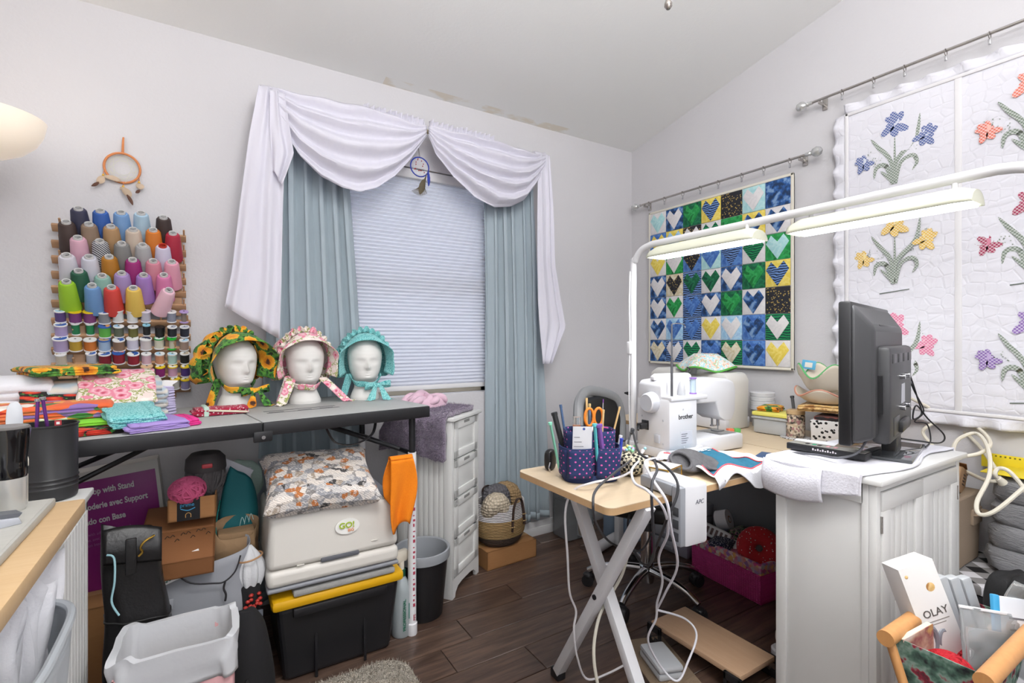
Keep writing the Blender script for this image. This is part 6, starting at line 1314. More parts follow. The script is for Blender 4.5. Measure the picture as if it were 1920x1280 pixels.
for k in range(22):
    rr = random.Random(k); x, y = rr.uniform(-.035, .035), rr.uniform(-.03, .03); B().blob((x, y, .078 + rr.uniform(0, .012)), (.010, .010, .010), 1, 8, 6).done('pin_head', M('pin_' + ('8fcf9a', 'e8d47a', 'd4a6d0', '9ad0dc')[k % 4], ('8fcf9a', 'e8d47a', 'd4a6d0', '9ad0dc')[k % 4], .3), pc_)
sv = thing('bottle_white', 'small white plastic bottle standing by the pin cushion', 'bottle', (1.165, 1.085, DZ)); B().lathe([(0, 0), (.012, 0), (.013, .003), (.012, .045), (.007, .055), (.005, .075), (0, .076)], 18).done('bottle', m_wmet, sv); B().lathe([(.0055, .058), (.0055, .078), (0, .079)], 12).done('nozzle', m_wmet, sv)
m_sock = M('marl_grey', '5c5b5e', .95, nb=(160, .7), var=.35)
so = thing('ankle_sock', 'dark marled grey knit sock bunched on the desk', 'sock', (1.36, 1.05, DZ), -.4)
B().grid(lambda u, v: V(((.034 + .012 * math.sin(v * 5)) * math.cos(2 * PI * u) + (v - .5) * .11, (.028 + .006 * math.sin(v * 7)) * math.sin(2 * PI * u) + .02 * math.sin(v * 3), .034 + .030 * math.sin(2 * PI * u) * (.7 + .3 * math.sin(v * 4)) + .012 * (1 - v))), 32, 18, True).done('knit_tube', m_sock, so, solid=.004)
B().tube([((.034) * math.cos(a) - .055, .028 * math.sin(a), .046 + .030 * math.sin(a) * .7) for a in [2 * PI * i / 24 for i in range(24)]], .005, 8, True).done('cuff', m_sock, so)
tw = thing('tea_towel', 'teal towel with white border and red piping draped over the desk edge', 'towel', (1.50, 1.08, DZ), 0)
n = N('teal_towel'); n.col(n.mix(n.noise(n.co(1), 90, 2), '2a6f8a', '24627c')); n.set(Roughness=.95); n.bump(n.noise(n.co(1), 200, 2), .4, .002); m_teal = reg(n, 'teal_towel')
def towel(u, v):
    x = -.16 + .30 * u + .02 * math.sin(v * 5); y = .13 - .28 * v + .02 * math.sin(u * 6); z = .012 + .022 * abs(math.sin(u * 6.2 + v * 2.6)) * (1 - .3 * v) + .012 * noise.noise(V((u * 4, v * 4, 3)))
    ed = -.127; 
    if y < ed + .012 * 0: z = z - (ed - y) * 1.6; y = ed - .010 - (ed - y) * .15
    return V((x, y, max(z, .004) if y >= ed else z))
B().grid(lambda u, v: towel(.12 + .76 * u, .06 + .76 * v), 44, 30).done('teal_panel', m_teal, tw, solid=.003)
for rng in ((lambda u, v: towel(.12 * u, v)), (lambda u, v: towel(.88 + .12 * u, v)), (lambda u, v: towel(.12 + .76 * u, .82 + .18 * v)), (lambda u, v: towel(.12 + .76 * u, .06 * v))): B().grid(rng, 30, 24).done('white_border', m_wcot, tw, solid=.003)
b = B(); m_rp = M('red_piping', 'e0525c', .8)
for pth in ([towel(.12, .06 + .76 * k / 20) + V((0, 0, .003)) for k in range(21)], [towel(.88, .06 + .76 * k / 20) + V((0, 0, .003)) for k in range(21)], [towel(.12 + .76 * k / 20, .82) + V((0, -.002, .003)) for k in range(21)]): B().tube(pth, .0022, 6).done('piping', m_rp, tw)
for k in range(12): B().b2(-.02, -.005, 0, .004, 0, .0012).done('embroidery', m_wcot, tw).location = towel(.35 + .03 * k, .15 + .02 * (k % 3)) + V((0, 0, .005))
m_hose = M('pale_mauve', 'b4b1c6', .6)
gl = thing('eye_mask', 'pale mauve goggles resting behind the teal towel', 'goggles', (1.37, 1.13, DZ), .2)
for s in (-1, 1): B().blob((s * .034, 0, .035), (.06, .03, .05), .8, 18, 10).done('lens_cup', m_hose, gl)
B().tube([(-.06, 0, .035), (-.06, .03, .02), (0, .045, .012), (.06, .03, .02), (.06, 0, .035)], .004, 6, smooth=5).done('strap', m_hose, gl)
# little things lying right of the towel
for nm, lab, p, d_, col in (('note_pad', 'navy notebook lying by the seam of the tables', (1.78, 1.06, DZ), (.10, .07, .008), '3f567a'), ('note_pad', 'yellow printed card lying under the navy notebook', (1.74, 1.0, DZ), (.12, .08, .003), 'd9d49a')):
    t = thing(nm, lab, 'notebook', p, .3); B().b2(-d_[0] / 2, d_[0] / 2, -d_[1] / 2, d_[1] / 2, 0, d_[2] * .8, .001).done('pages', m_wcot, t); B().b2(-d_[0] / 2, d_[0] / 2, -d_[1] / 2, d_[1] / 2, d_[2] * .8, d_[2], .0005).done('cover', M('cover_' + col, col, .5), t)
# ---------------------------------------------------------------- covered machine and boxes on the wall table
sm2 = thing('covered_machine', 'second sewing machine under a white plastic cover by the heart quilt', 'sewing machine', (2.20, 1.70, DZ), 0)
m_cov = M('cover_white', 'dcdad6', .5, nb=(14, .2))
B().b2(-.10, .10, -.24, .24, .002, .06, .012).done('bed', m_mw, sm2)
B().prism([(-.24, 0), (-.245, .24), (-.225, .275), (-.11, .275), (-.06, .25), (.10, .285), (.20, .285), (.24, .26), (.25, .18), (.235, .10), (.19, .09), (.14, .10), (.08, .15), (-.03, .14), (-.08, .07), (-.085, 0)], .17, basis((0, 1, 0), (0, 0, 1), (-.085, 0, 0)), .014).done('plastic_cover', m_cov, sm2)
B().cyl((-.05, -.02, .26), (-.05, -.02, .31), .016).done('knob', m_mw, sm2)
ht_ = thing('floral_bowl_cosy', 'pastel floral bowl cosy with green trim on the covered machine', 'bowl cosy', (2.18, 1.63, DZ + .285), .3)
m_past = prt('pastel_print', lambda n: n.ramp(n.noise(n.co(1), 45, 3), [(.36, 'e9e6de'), (.45, '8fd0dc'), (.5, 'efe9e2'), (.58, 'e8a98a'), (.62, '7fcfa8'), (.7, 'efe9e2')]))
B().grid(lambda u, v: V(((.13 - .075 * v) * math.cos(2 * PI * u) * (1 + .12 * math.cos(8 * PI * u) * (1 - v)), (.13 - .075 * v) * math.sin(2 * PI * u) * (1 + .12 * math.cos(8 * PI * u) * (1 - v)), .004 + .075 * v ** .8 + .012 * math.cos(8 * PI * u) * (1 - v))), 64, 10, True).done('cosy', m_past, ht_, solid=.004)
B().tube([V(((.132) * math.cos(2 * PI * u) * (1 + .12 * math.cos(8 * PI * u)), (.132) * math.sin(2 * PI * u) * (1 + .12 * math.cos(8 * PI * u)), .006 + .012 * math.cos(8 * PI * u))) for u in [k / 64 for k in range(64)]], .005, 6, True).done('green_trim', M('green_bias', '5fae4c', .8), ht_)
hl = thing('highlighter', 'orange and green eraser stick lying on the wall table', 'eraser', (2.10, 1.42, DZ), -.45); B().b2(-.03, 0, -.012, .012, 0, .022, .004).done('orange_end', M('neon_orange', 'f0805c', .5), hl); B().b2(.002, .032, -.012, .012, 0, .022, .004).done('green_end', M('neon_green', '6cc46a', .5), hl)
bx_ = thing('container_tub', 'clear tub of folded napkins with a yellow lid on the wall table', 'container', (2.27, 1.315, DZ), .12)
B().b2(-.07, .07, -.075, .075, .001, .085, .012).done('tub', M('clear_tub', 'd3d5d6', .2, trans=.35), bx_); B().b2(-.062, .062, -.066, .066, .006, .06, .006).done('napkins', m_wcot, bx_); B().b2(-.074, .074, -.079, .079, .083, .102, .006).done('lid', M('yellow_lid', 'e4dc6c', .4), bx_); B().b2(-.077, .077, -.082, .082, .07, .076, .003).done('rim', M('clear_tub', 'd3d5d6', .2, trans=.35), bx_)
st_ = thing('bowl_stack', 'white plastic tub stack standing at the back of the wall table', 'tub', (2.39, 1.455, DZ))
for k in range(4): B().lathe([(.052 - .001 * k, .085 + .022 * k), (.057, .087 + .022 * k), (.058, .105 + .022 * k), (.054, .108 + .022 * k), (0, .108 + .022 * k)], 28).done('tub_rim', m_wmet, st_)
B().lathe([(0, 0), (.045, 0), (.052, .09), (0, .09)], 28).done('tub_body', M('clear_tub', 'd3d5d6', .2, trans=.35), st_)
folded('fabric_scrap', 'small sunflower print scrap on the yellow lidded tub', m_sun, (2.27, 1.34, DZ + .1025), .12, .09, .022, .3, 3, None)
for k, (lab, mt_) in enumerate((('orange print fabric coaster bowl in the caddy stack', m_sun),)): pass
stick('rotary_cutter', 'grey rotary cutter handle leaning behind the yellow lidded tub', 'cutter', V((2.30, 1.235, DZ + .01)), V((2.335, 1.275, DZ + .17)), .008, '55575c', '2b2c30', .6)
jr = thing('print_jar', 'mouse grey print cotton wrapped jar with a tan lid', 'jar', (2.235, 1.205, DZ + .004))
n = N('button_jar'); v = n.voro(n.co(1), 110, 1, out='Color'); sp2 = n.new('SeparateColor'); n.link(v, sp2.inputs[0]); n.col(n.ramp(sp2.outputs[0], [(0, 'd8cbb8'), (.3, '8f7f70'), (.5, 'c9b49a'), (.7, 'b08080'), (.85, '4c4640')], True)); n.set(Roughness=.4); m_btn = reg(n, 'button_jar')
B().lathe([(0, 0), (.034, 0), (.037, .004), (.037, .095), (.032, .105), (.032, .108), (0, .108)], 28).done('jar_body', m_btn, jr); B().lathe([(.037, .103), (.037, .118), (.03, .122), (0, .122)], 24).done('lid', M('tan_lid', 'c3a57c', .5), jr)
cs_ = tag(place(B().lathe([(0, 0), (.06, 0), (.062, .002), (.06, .004), (0, .004)], 28).done('fabric_coaster', m_bred), (2.235, 1.205, DZ)), 'round printed coaster under the button jar', 'coaster')
cs_.data.materials[0] = prt('mono_print', lambda n: n.mix(n.math('LESS_THAN', n.voro(n.co(1), 120, 1), .35), 'dcdadb', '26262a'))
fb = thing('fabric_box', 'fabric covered box with black spotted print and red flap', 'box', (2.27, 1.06, DZ), .25)
m_spot = prt('spot_print', lambda n: n.mix(n.math('LESS_THAN', n.voro(n.co(1), 62, 1), .36), 'e2e0e1', '17171a'))
B().prism([(-.10, 0), (.10, 0), (.125, .105), (-.125, .105)], .13, basis((1, 0, 0), (0, 0, 1), (0, .065, 0)), .004).done('box_body', m_spot, fb)
B().prism([(-.11, .103), (.11, .103), (.012, .012), (-.002, .012)], .003, basis((1, 0, 0), (0, 0, 1), (0, -.064, 0))).done('red_flap', M('red_cotton', 'b9202c', .85), fb)
B().b2(.115, .128, -.06, .06, .08, .11, .003).done('red_side', M('red_cotton', 'b9202c', .85), fb); B().b2(-.11, .11, -.055, .055, .104, .12, .006).done('dark_contents', prt('dark_print', lambda n: n.mix(n.math('GREATER_THAN', n.wave(n.co(1), 25, 6, 'X'), .7), '231a1a', '7a3a30')), fb)
wc = tag(place(B().b2(-.035, .035, -.001, .001, 0, .05, .0004).done('white_cards', m_wcot), (2.215, 1.005, DZ + .10), rot=(.1, .08, .25)), 'white blank cards tucked in the fabric box', 'card'); B().b2(-.03, .03, -.0022, -.001, 0, .046).done('front_card', m_wcot, wc)
tn = thing('metal_tin', 'round steel tin resting in the fabric box', 'tin', (2.315, 1.055, DZ + .106)); B().lathe([(0, 0), (.055, 0), (.06, .006), (.06, .02), (.062, .022), (.055, .024), (0, .022)], 28).done('tin_body', m_chrome, tn); B().lathe([(0, .024), (.05, .024)], 24).done('tin_lid', m_rodm, tn)
def cosy(label, mat, p, r, h_, rz, trim=None):
    t = thing('bowl_cosy', label, 'bowl cosy', p, rz, 'bowl cosies stacked on the box')
    f_ = lambda u, v: V(((r * .55 + r * .45 * v ** .7) * math.cos(2 * PI * u), (r * .55 + r * .45 * v ** .7) * math.sin(2 * PI * u), .003 + h_ * v + .35 * h_ * math.cos(8 * PI * u) * v * v))
    B().grid(f_, 64, 10, True).done('cosy', mat, t, solid=.007); B().lathe([(0, .003), (r * .55, .003)], 30).done('cosy_floor', mat, t)
    B().tube([f_(k / 64, 1) for k in range(64)], .004, 6, True).done('edge', M('edge_' + (trim or 'd9cfb8'), trim or 'd9cfb8', .8), t); return t
m_muslin = M('muslin', 'd9cfbf', .95, nb=(60, .3), var=.05)
folded('fabric_stack', 'golden brown print fabric stack under the bowl cosies', prt('gold_print', lambda n: n.ramp(n.noise(n.co(1), 30, 3), [(.4, 'd9b06c'), (.52, 'e6c48a'), (.6, 'a8763f')])), (2.29, 1.09, DZ + .131), .24, .20, .03, .3, 4, None)
cosy('cream muslin bowl cosy lying flat on the golden fabric', m_muslin, (2.28, 1.09, DZ + .165), .125, .045, .2, 'c98f7a')
cosy('cream muslin bowl cosy with green edge topping the stack', m_muslin, (2.28, 1.10, DZ + .215), .105, .085, .75, '5fae6c')
cp_ = tag(place(B().b2(-.001, .001, -.028, .028, 0, .04, .0004).done('pattern_card', M('cyan_card', '56a9cf', .5)), (2.30, 1.185, DZ + .305), rot=(.1, .15, .2)), 'small blue printed card standing in the top bowl cosy', 'card'); B().b2(-.002, -.001, -.015, .015, .008, .03).done('card_print', M('card_cream', 'dcd8cf', .5), cp_)
# ================================================================= UNDER THE DESK
cb = thing('storage_box', 'clear plastic storage box with black lid by the back wall', 'storage box', (1.865, 2.315, 0), .0)
B().b2(-.10, .10, -.075, .075, .003, .27, .012).done('box_shell', M('smoke_clear', 'c6cacd', .15, trans=.75), cb); B().b2(-.108, .108, -.083, .083, .268, .295, .006).done('lid', m_black, cb); B().b2(-.09, -.02, -.06, .06, .006, .22, .006).done('dark_contents', M('grey_felt2', '6f6b6c', .9), cb)
B().prism([(.03 + .022 * math.cos(2 * PI * k / 16), .12 + .10 * math.sin(2 * PI * k / 16)) for k in range(16)], .01, basis((1, 0, 0), (0, 0, 1), (-.03, -.062, 0))).done('wood_disc', m_dedge, cb); B().b2(.02, .09, -.06, .06, .006, .20, .006).done('white_contents', m_wcot, cb)
b2_ = thing('fabric_bin', 'small white bin of pink floral fabric behind the crossed legs', 'bin', (2.12, 2.12, 0), .1); B().b2(-.12, .12, -.09, .09, 0, .24, .012).done('bin_body', M('bin_slate', '6f7f92', .5), b2_); B().blob((0, -.02, .25), (.22, .17, .10), .8, 20, 10, wob=.1).done('floral_fabric', prt('pinkfloral', lambda n: n.mix(n.math('LESS_THAN', n.voro(n.co(1), 40, 1), .42), 'c9638c', '3a2c34')), b2_)
dr_ = thing('drawer_tower', 'clear plastic mini drawer tower behind the pink basket', 'organizer', (2.29, 1.85, 0), 0)
for k in range(4): d__ = B().b2(-.13, .10, -.12, .12, .004 + k * .066, .064 + k * .066, .006).done('drawer', M('clear_drawer', 'c3c4cc', .2, trans=.55), dr_); B().b2(-.145, -.128, -.03, .03, .025 + k * .066, .04 + k * .066, .003).done('pull', M('clear_drawer', 'c3c4cc', .2, trans=.55), d__)
for k in range(4): B().b2(-.115, .07, -.10 + .05 * k, -.06 + .05 * k, .01, .05 + .06 * (k % 3), .004).done('drawer_contents', M('dc_%d' % k, ('b07ac0', 'd98ab0', '8f9aa8', '7a8aa0')[k], .6), dr_)
n = N('pink_weave'); s1 = n.wave(n.co(1), 26, 0, 'Y'); s2 = n.wave(n.co(1), 40, 0, 'Z'); wf = n.math('MULTIPLY', s1, s2); n.col(n.mix(wf, 'dc3a90', 'f25aaa')); n.set(Roughness=.6); n.bump(wf, .9, .006); m_pw = reg(n, 'pink_weave')
pkb = thing('woven_basket', 'hot pink woven basket with dotted fabric rim under the table', 'basket', (2.21, 1.45, 0), -.08)
bw, bd, bh_ = .125, .195, .175
for x0, x1, y0, y1 in ((-bw, -bw + .008, -bd, bd), (bw - .008, bw, -bd, bd), (-bw, bw, -bd, -bd + .008), (-bw, bw, bd - .008, bd)):
    o = B().b2(x0, x1, y0, y1, 0, bh_, .003).done('woven_side', m_pw, pkb)
m_rim = prt('dot_rim', lambda n: n.ramp(n.voro(n.co(1), 60, 1, out='Color'), [(.1, 'd86aa0'), (.35, 'e8b070'), (.5, '9a6ab8'), (.65, 'e3d3c8'), (.8, 'd05a90')]))
for x0, x1, y0, y1 in ((-bw - .004, -bw + .012, -bd - .004, bd + .004), (bw - .012, bw + .004, -bd - .004, bd + .004), (-bw, bw, -bd - .004, -bd + .012), (-bw, bw, bd - .012, bd + .004)): B().b2(x0, x1, y0, y1, bh_ - .045, bh_ + .004, .005).done('fabric_rim', m_rim, pkb)
B().b2(-bw, bw, -bd, bd, .002, .01).done('basket_floor', m_pw, pkb); B().b2(-bw + .012, bw - .012, -bd + .012, bd - .012, .01, .12, .01).done('lower_contents', M('blue_cloth', '3a5f8f', .9, nb=(40, .5)), pkb)
cu = thing('ring_cushion', 'red bandana print ring cushion in the pink basket', 'cushion', (2.17, 1.335, .205), 0, rot=(.5, -1.1, 0)); B().tube([(.055 * math.cos(a), .055 * math.sin(a), 0) for a in [2 * PI * i / 28 for i in range(28)]], .042, 16, True).done('ring', prt('red_paisley', lambda n: n.mix(n.math('LESS_THAN', n.voro(n.co(1), 70, 1), .2), 'c0202c', 'e8d8d4')), cu); B().blob((0, 0, 0), (.05, .05, .02), 1, 14, 8).done('centre', M('grey_felt2', '6f6b6c', .9), cu)
wbk = thing('slotted_basket', 'small white slotted plastic basket in the pink basket', 'basket', (2.18, 1.575, .16), 0, rot=(.3, .35, .5)); B().b2(-.045, .045, -.065, .065, 0, .06, .008).done('basket_body', m_wmet, wbk)
for k in range(5): B().b2(-.0465, -.044, -.05 + .022 * k, -.038 + .022 * k, .015, .048, .001).done('slot', M('slot_dark', '6d5a5a', .7), wbk); 
rl = tag(place(B().lathe([(.016, -.03), (.05, -.03), (.05, .03), (.016, .03), (.016, -.03)], 30).done('batting_roll', m_wcot), (2.30, 1.61, .225), rot=(1.2, .3, .2)), 'white roll of cotton batting in the pink basket', 'roll'); B().lathe([(.013, -.031), (.017, -.031), (.017, .031), (.013, .031)], 20).done('tube_core', m_card, rl)
nb_ = folded('cloth_scrap', 'navy ditsy print cloth over the pink basket rim', prt('navy_ditsy', lambda n: n.mix(n.math('LESS_THAN', n.voro(n.co(1), 150, 1), .3), '1f2440', 'c9c4cf')), (2.13, 1.50, .165), .09, .10, .03, .3, 3, 'cloth scraps in the pink basket'); folded('cloth_scrap', 'black floral print cloth at the back of the pink basket', prt('black_floral', lambda n: n.ramp(n.noise(n.co(1), 50, 2), [(.45, '1d1a1c'), (.55, '5f7a4c'), (.6, 'b06a90'), (.66, '1d1a1c')])), (2.27, 1.47, .14), .12, .14, .085, .1, 4, 'cloth scraps in the pink basket')
folded('cloth_scrap', 'white cotton scrap in the middle of the pink basket', m_wcot, (2.20, 1.44, .13), .08, .09, .06, .8, 3, 'cloth scraps in the pink basket'); folded('cloth_scrap', 'dusty pink cloth by the dotted basket rim', M('dusty_pink', 'c97a98', .9), (2.14, 1.40, .125), .06, .12, .05, .1, 3, 'cloth scraps in the pink basket')
wbn = thing('white_bin', 'tall white waste bin with liner beside the pink basket', 'bin', (2.19, 1.09, 0)); B().b2(-.10, .10, -.10, .10, 0, .36, .02).done('bin_body', m_wmet, wbn)
B().grid(lambda u, v: V((math.copysign(abs(math.cos(2 * PI * u)) ** .4, math.cos(2 * PI * u)) * (.106 + .006 * math.sin(u * 40) * v), math.copysign(abs(math.sin(2 * PI * u)) ** .4, math.sin(2 * PI * u)) * (.106 + .006 * math.cos(u * 30) * v), .30 + .085 * v + .012 * math.sin(u * 13))), 60, 6, True).done('bin_liner', M('white_liner', 'dcdde1', .35, trans=.15), wbn, solid=.001)
en = thing('kraft_envelope', 'tan cardboard envelope with tape stuck up behind the chair seat', 'envelope', (2.05, 1.56, .50), 0, rot=(1.0, .25, .5)); B().b2(-.11, .11, -.07, .07, 0, .003).done('envelope', M('tan_paper', 'bfae93', .8), en); B().b2(-.02, .05, -.071, .071, .003, .0035).done('tape', M('gold_tape', 'a8823c', .4), en)
sh2 = B(); ubx = thing('under_shelf_box', 'grey cardboard sheet stack leaning under the wall table', 'board', (2.40, 1.52, .0), 0)
for k in range(3): B().box((.015 * k - .01, 0, .33), (.008, .52 - .06 * k, .64 - .06 * k), .001, rot=RY(.06)).done('sheet', M('grey_board', '7d8086', .8), ubx)
# foot rest, pedal, ribbed mat
fr = thing('foot_rest', 'light wood foot rest board with black brackets on the floor', 'foot rest', (1.562, 1.152, 0), 0)
B().b2(-.098, .098, -.187, .187, .064, .082, .002).done('board', wood('footrest_wood', 'c2a184', 'b08e70', (24, 2, 24), .5), fr)
for x, y in ((-.106, .165), (-.106, -.165), (.106, .165), (.106, -.165)):
    s_ = 1 if y > 0 else -1; b = B()
    for a_, c_, e_, f_ in ((-.032, .032, 0, .014), (-.032, .032, .05, .064), (-.032, -.02, .0, .064), (.02, .032, 0, .064)): b.b2(x - .006, x + .006, y + a_, y + c_, e_ + .002, f_ + .014, .003)
    br = b.done('bracket', m_black, fr); B().cyl((x - .008, y, .03), (x - .005, y, .03), .006).done('bolt', m_rodm, br)
n = N('ribbed_tan'); w = n.wave(n.co(1), 95, 0, 'X'); n.col(n.mix(w, '8f7a64', 'b09a80')); n.set(Roughness=.9); n.bump(w, .8, .003); m_rib = reg(n, 'ribbed_tan')
rm = thing('ribbed_mat', 'small tan ribbed mat under the foot pedal', 'mat', (1.395, 1.235, 0), -.35); B().b2(-.085, .085, -.145, .145, .0005, .004, .001).done('mat', m_rib, rm); B().b2(-.086, .086, -.146, .146, .0005, .002).done('edge', m_rib, rm)
pd = thing('foot_pedal', 'light grey sewing machine foot pedal on the ribbed mat', 'foot pedal', (1.375, 1.215, .0045), -.35)
m_ped = M('pedal_grey', 'bfc2c6', .45)
B().b2(-.045, .045, -.075, .075, 0, .024, .008).done('base', m_ped, pd); B().b2(-.047, .047, -.078, .070, .027, .048, .009, rot=None).done('treadle', m_ped, pd); B().b2(-.042, .042, -.07, .065, .022, .03, .002).done('gap', M('pedal_gap', '8e9196', .6), pd)
ps = thing('power_strip', 'white round extension socket on the floor behind the foot rest', 'power strip', (1.80, 1.02, 0)); B().lathe([(0, 0), (.034, 0), (.036, .005), (.036, .03), (.03, .036), (0, .036)], 22).done('socket_body', m_wmet, ps); B().tube([(-.03, 0, .012), (-.10, .03, .006), (-.16, .10, .006), (-.2, .2, .006)], .006, 8, smooth=6).done('cable', M('cable_d5d0c2', 'd5d0c2', .5), ps); B().tube([(0, 0, .034), (.0, .02, .06), (.03, .03, .085), (.08, .02, .09)], .004, 8, smooth=6).done('plug_cable', M('cable_d5d0c2', 'd5d0c2', .5), ps)
tbg = thing('print_tote', 'dark print tote bag with cream rope handles behind the pink basket', 'tote bag', (2.36, 1.235, 0), .15)
B().grid(lambda u, v: V((math.copysign(abs(math.cos(2 * PI * u)) ** .5, math.cos(2 * PI * u)) * .075, math.copysign(abs(math.sin(2 * PI * u)) ** .5, math.sin(2 * PI * u)) * (.10 + .012 * math.sin(v * 6)), .42 * v + .02 * math.sin(2 * PI * u) * v)), 40, 14, True).done('tote_body', prt('dark_autumn', lambda n: n.ramp(n.noise(n.co(1), 26, 3), [(.42, '1b1817'), (.52, '4a3420'), (.58, '8a3a2c'), (.64, '1d1a1a')])), tbg, solid=.004)
for s_ in (-1, 1): B().tube([(s_ * .072, -.06, .41), (s_ * .085, -.045, .50), (s_ * .08, 0, .53), (s_ * .085, .045, .50), (s_ * .072, .06, .41)], .006, 8, smooth=6).done('handle', M('cream_cord', 'd8cdb8', .8), tbg)
blp = thing('key_pouch', 'small black pouch with a metal clip at the far corner of the desk', 'pouch', (.985, 1.345, DZ), .4)
B().blob((0, 0, .035), (.045, .03, .07), .6, 18, 12).done('pouch', m_lea, blp); B().tube([(-.02, -.012, .03), (-.03, -.014, .015), (-.024, -.014, .002)], .003, 6, smooth=4).done('clip', m_chrome, blp)
wtu = thing('roller_tube', 'white cardboard roller lying on the floor behind the crossed legs', 'tube', (1.93, 2.08, .03), .3); B().cyl((-.14, 0, 0), (.14, 0, 0), .028, seg=20).done('tube', m_wmet, wtu)
for x in (-.10, .10): B().cyl((x, 0, -.03), (x, 0, -.012), .012, seg=10).done('foot', m_black, wtu)
# ================================================================= CABINET, TELEVISION
fc_ = thing('floor_cabinet', 'white two door floor cabinet carrying the television', 'cabinet', (1.512, .604, 0), 0)
KW, KD, KH = .59, .272, .80
def pan(name, x0, x1, y0, y1, z0, z1, par, bev=.001, mat=None): return B().b2(x0, x1, y0, y1, z0, z1, bev).done(name, mat or m_cab, par)
sd = pan('side_panel', .006, .016, .01, KD, .02, KH - .018, fc_)
for y0, y1, z0, z1 in ((.0185, .036, 0, KH - .018), (KD - .03, KD, 0, KH - .018), (.032, KD - .03, KH - .075, KH - .018), (.032, KD - .03, .03, .095)): pan('frame_rail', 0, .012, y0, y1, z0, z1, sd)
pan('side_panel', KW - .016, KW, .01, KD, 0, KH - .018, fc_); pan('back_panel', .01, KW - .01, KD - .01, KD, .02, KH - .018, fc_); pan('bottom_panel', .01, KW - .01, .012, KD - .01, .05, .065, fc_)
pan('top', -.014, KW + .014, -.018, KD + .006, KH - .018, KH, fc_, .004)
for x0, x1 in ((0, .024), (KW - .024, KW)): pan('front_stile', x0, x1, 0, .018, 0, KH - .018, fc_)
pan('front_rail', .024, KW - .024, .002, .016, KH - .04, KH - .018, fc_); pan('front_rail', .024, KW - .024, .002, .016, .03, .07, fc_)
for i in (0, 1):
    x0 = .026 + i * (KW - .052) / 2 + .0015; x1 = x0 + (KW - .052) / 2 - .003; z0, z1 = .073, KH - .043
    d_ = pan('door', x0, x1, .006, .016, z0, z1, fc_)
    q_ = .05
    for a_, c_, e_, f_ in ((x0, x1, z0, z0 + q_), (x0, x1, z1 - q_, z1), (x0, x0 + q_, z0 + q_, z1 - q_), (x1 - q_, x1, z0 + q_, z1 - q_)): pan('door_frame', a_, c_, -.003, .01, e_, f_, d_)
    for k in range(4): xa = x0 + q_ + .004 + k * (x1 - x0 - 2 * q_ - .004) / 4; pan('bead', xa, xa + (x1 - x0 - 2 * q_ - .004) / 4 - .003, .003, .012, z0 + q_, z1 - q_, d_)
    kx = x1 - .022 if i == 0 else x0 + .022
    B().lathe([(0, .026), (.010, .025), (.014, .020), (.013, .014), (.006, .010), (.005, 0)], 20, T(kx, -.003, .44) @ RX(PI / 2)).done('knob', M('knob_nickel', 'b0aaa2', .25, .9), d_)
    hx_ = x0 - .001 if i == 0 else x1 + .001
    for zz in (.65, .14): B().cyl((hx_, -.002, zz), (hx_, -.002, zz + .045), .003).done('hinge', m_rodm, d_)
# white towel over the cabinet top
m_terry = M('terry_white', 'dbdae2', .95, nb=(160, .5))
tw2 = thing('hand_towel', 'white terry towel spread over the cabinet under the television', 'towel', (1.512, .604, KH), 0)
def twf(u, v):
    x = lerp(-.11, KW - .02 + .05, u); y = lerp(.028 + .05 * (u < 2) * (1 - u) * 0, KD + .02, v) ; z = .006 + .0025 * noise.noise(V((u * 9, v * 6, 1)))
    e = -.018
    if x < e: z -= (e - x) * (1.15 - .55 * (1 - v)); x = e - .008 - .02 * math.sin(v * 5) * (e - x) * 4
    er = KW + .016
    if x > er: z -= (x - er) * 1.9; x = er + .006
    y += -.028 * math.sin(PI * min(1, u * 1.3)) * (1 - v) + .01 * math.sin(u * 11) * (1 - v)
    return V((x, y, z))
B().grid(twf, 70, 24).done('towel', m_terry, tw2, solid=.005)
B().grid(lambda u, v: V((-.024 - .008 * math.sin(3 * u) , lerp(.12, KD + .02, u), .004 - .095 * v - .012 * math.sin(u * 3))) + V((-.006 - .012 * math.sin(PI * v), 0, 0)), 20, 14).done('hanging_flap', m_terry, tw2, solid=.005)
B().tube([twf(k / 40, 0) + V((0, .001, .001)) for k in range(41)], .0035, 6).done('hem', m_terry, tw2)
# television seen from behind
tv = thing('television', 'black flat television on a glass stand seen from behind', 'television', (1.86, .755, KH + .009), .229)
m_tv = M('tv_plastic', '3a3a3c', .45, nb=(200, .05)); m_tvd = M('tv_dark', '1d1d1f', .35); TVW, TVH, Z0 = .62, .415, .055
B().b2(-TVW / 2, TVW / 2, .0, .032, Z0, Z0 + TVH, .006).done('front_bezel', m_tvd, tv)
B().b2(-TVW / 2 + .018, TVW / 2 - .018, .0315, .0335, Z0 + .03, Z0 + TVH - .02).done('screen', M('screen_black', '0a0a0c', .12), tv)
b = B(); b._add([(sx * a, y, z) for y, a, z0_, z1_ in ((.002, TVW / 2 - .004, Z0 + .004, Z0 + TVH - .004), (-.048, TVW / 2 - .05, Z0 + .02, Z0 + TVH - .075)) for sx, z in ((-1, z0_), (1, z0_), (1, z1_), (-1, z1_))], [(0, 1, 2, 3), (4, 5, 6, 7), (0, 1, 5, 4), (1, 2, 6, 5), (2, 3, 7, 6), (3, 0, 4, 7)])
o = b.done('back_shell', m_tv, tv, ang=20); md = o.modifiers.new('bev', 'BEVEL'); md.width = .012; md.segments = 3
bs = B().b2(-.215, .215, -.078, -.03, Z0 + .0, Z0 + .285, .014).done('back_housing', m_tv, tv)
for x in (-.155, -.05, .055, .16): B().b2(x - .035, x + .035, -.0795, -.07, Z0 + .235, Z0 + .262, .001).done('vent', m_tvd, bs)
B().b2(-.16, .16, -.044, -.03, Z0 + .32, Z0 + .35, .002).done('vent', m_tvd, bs)
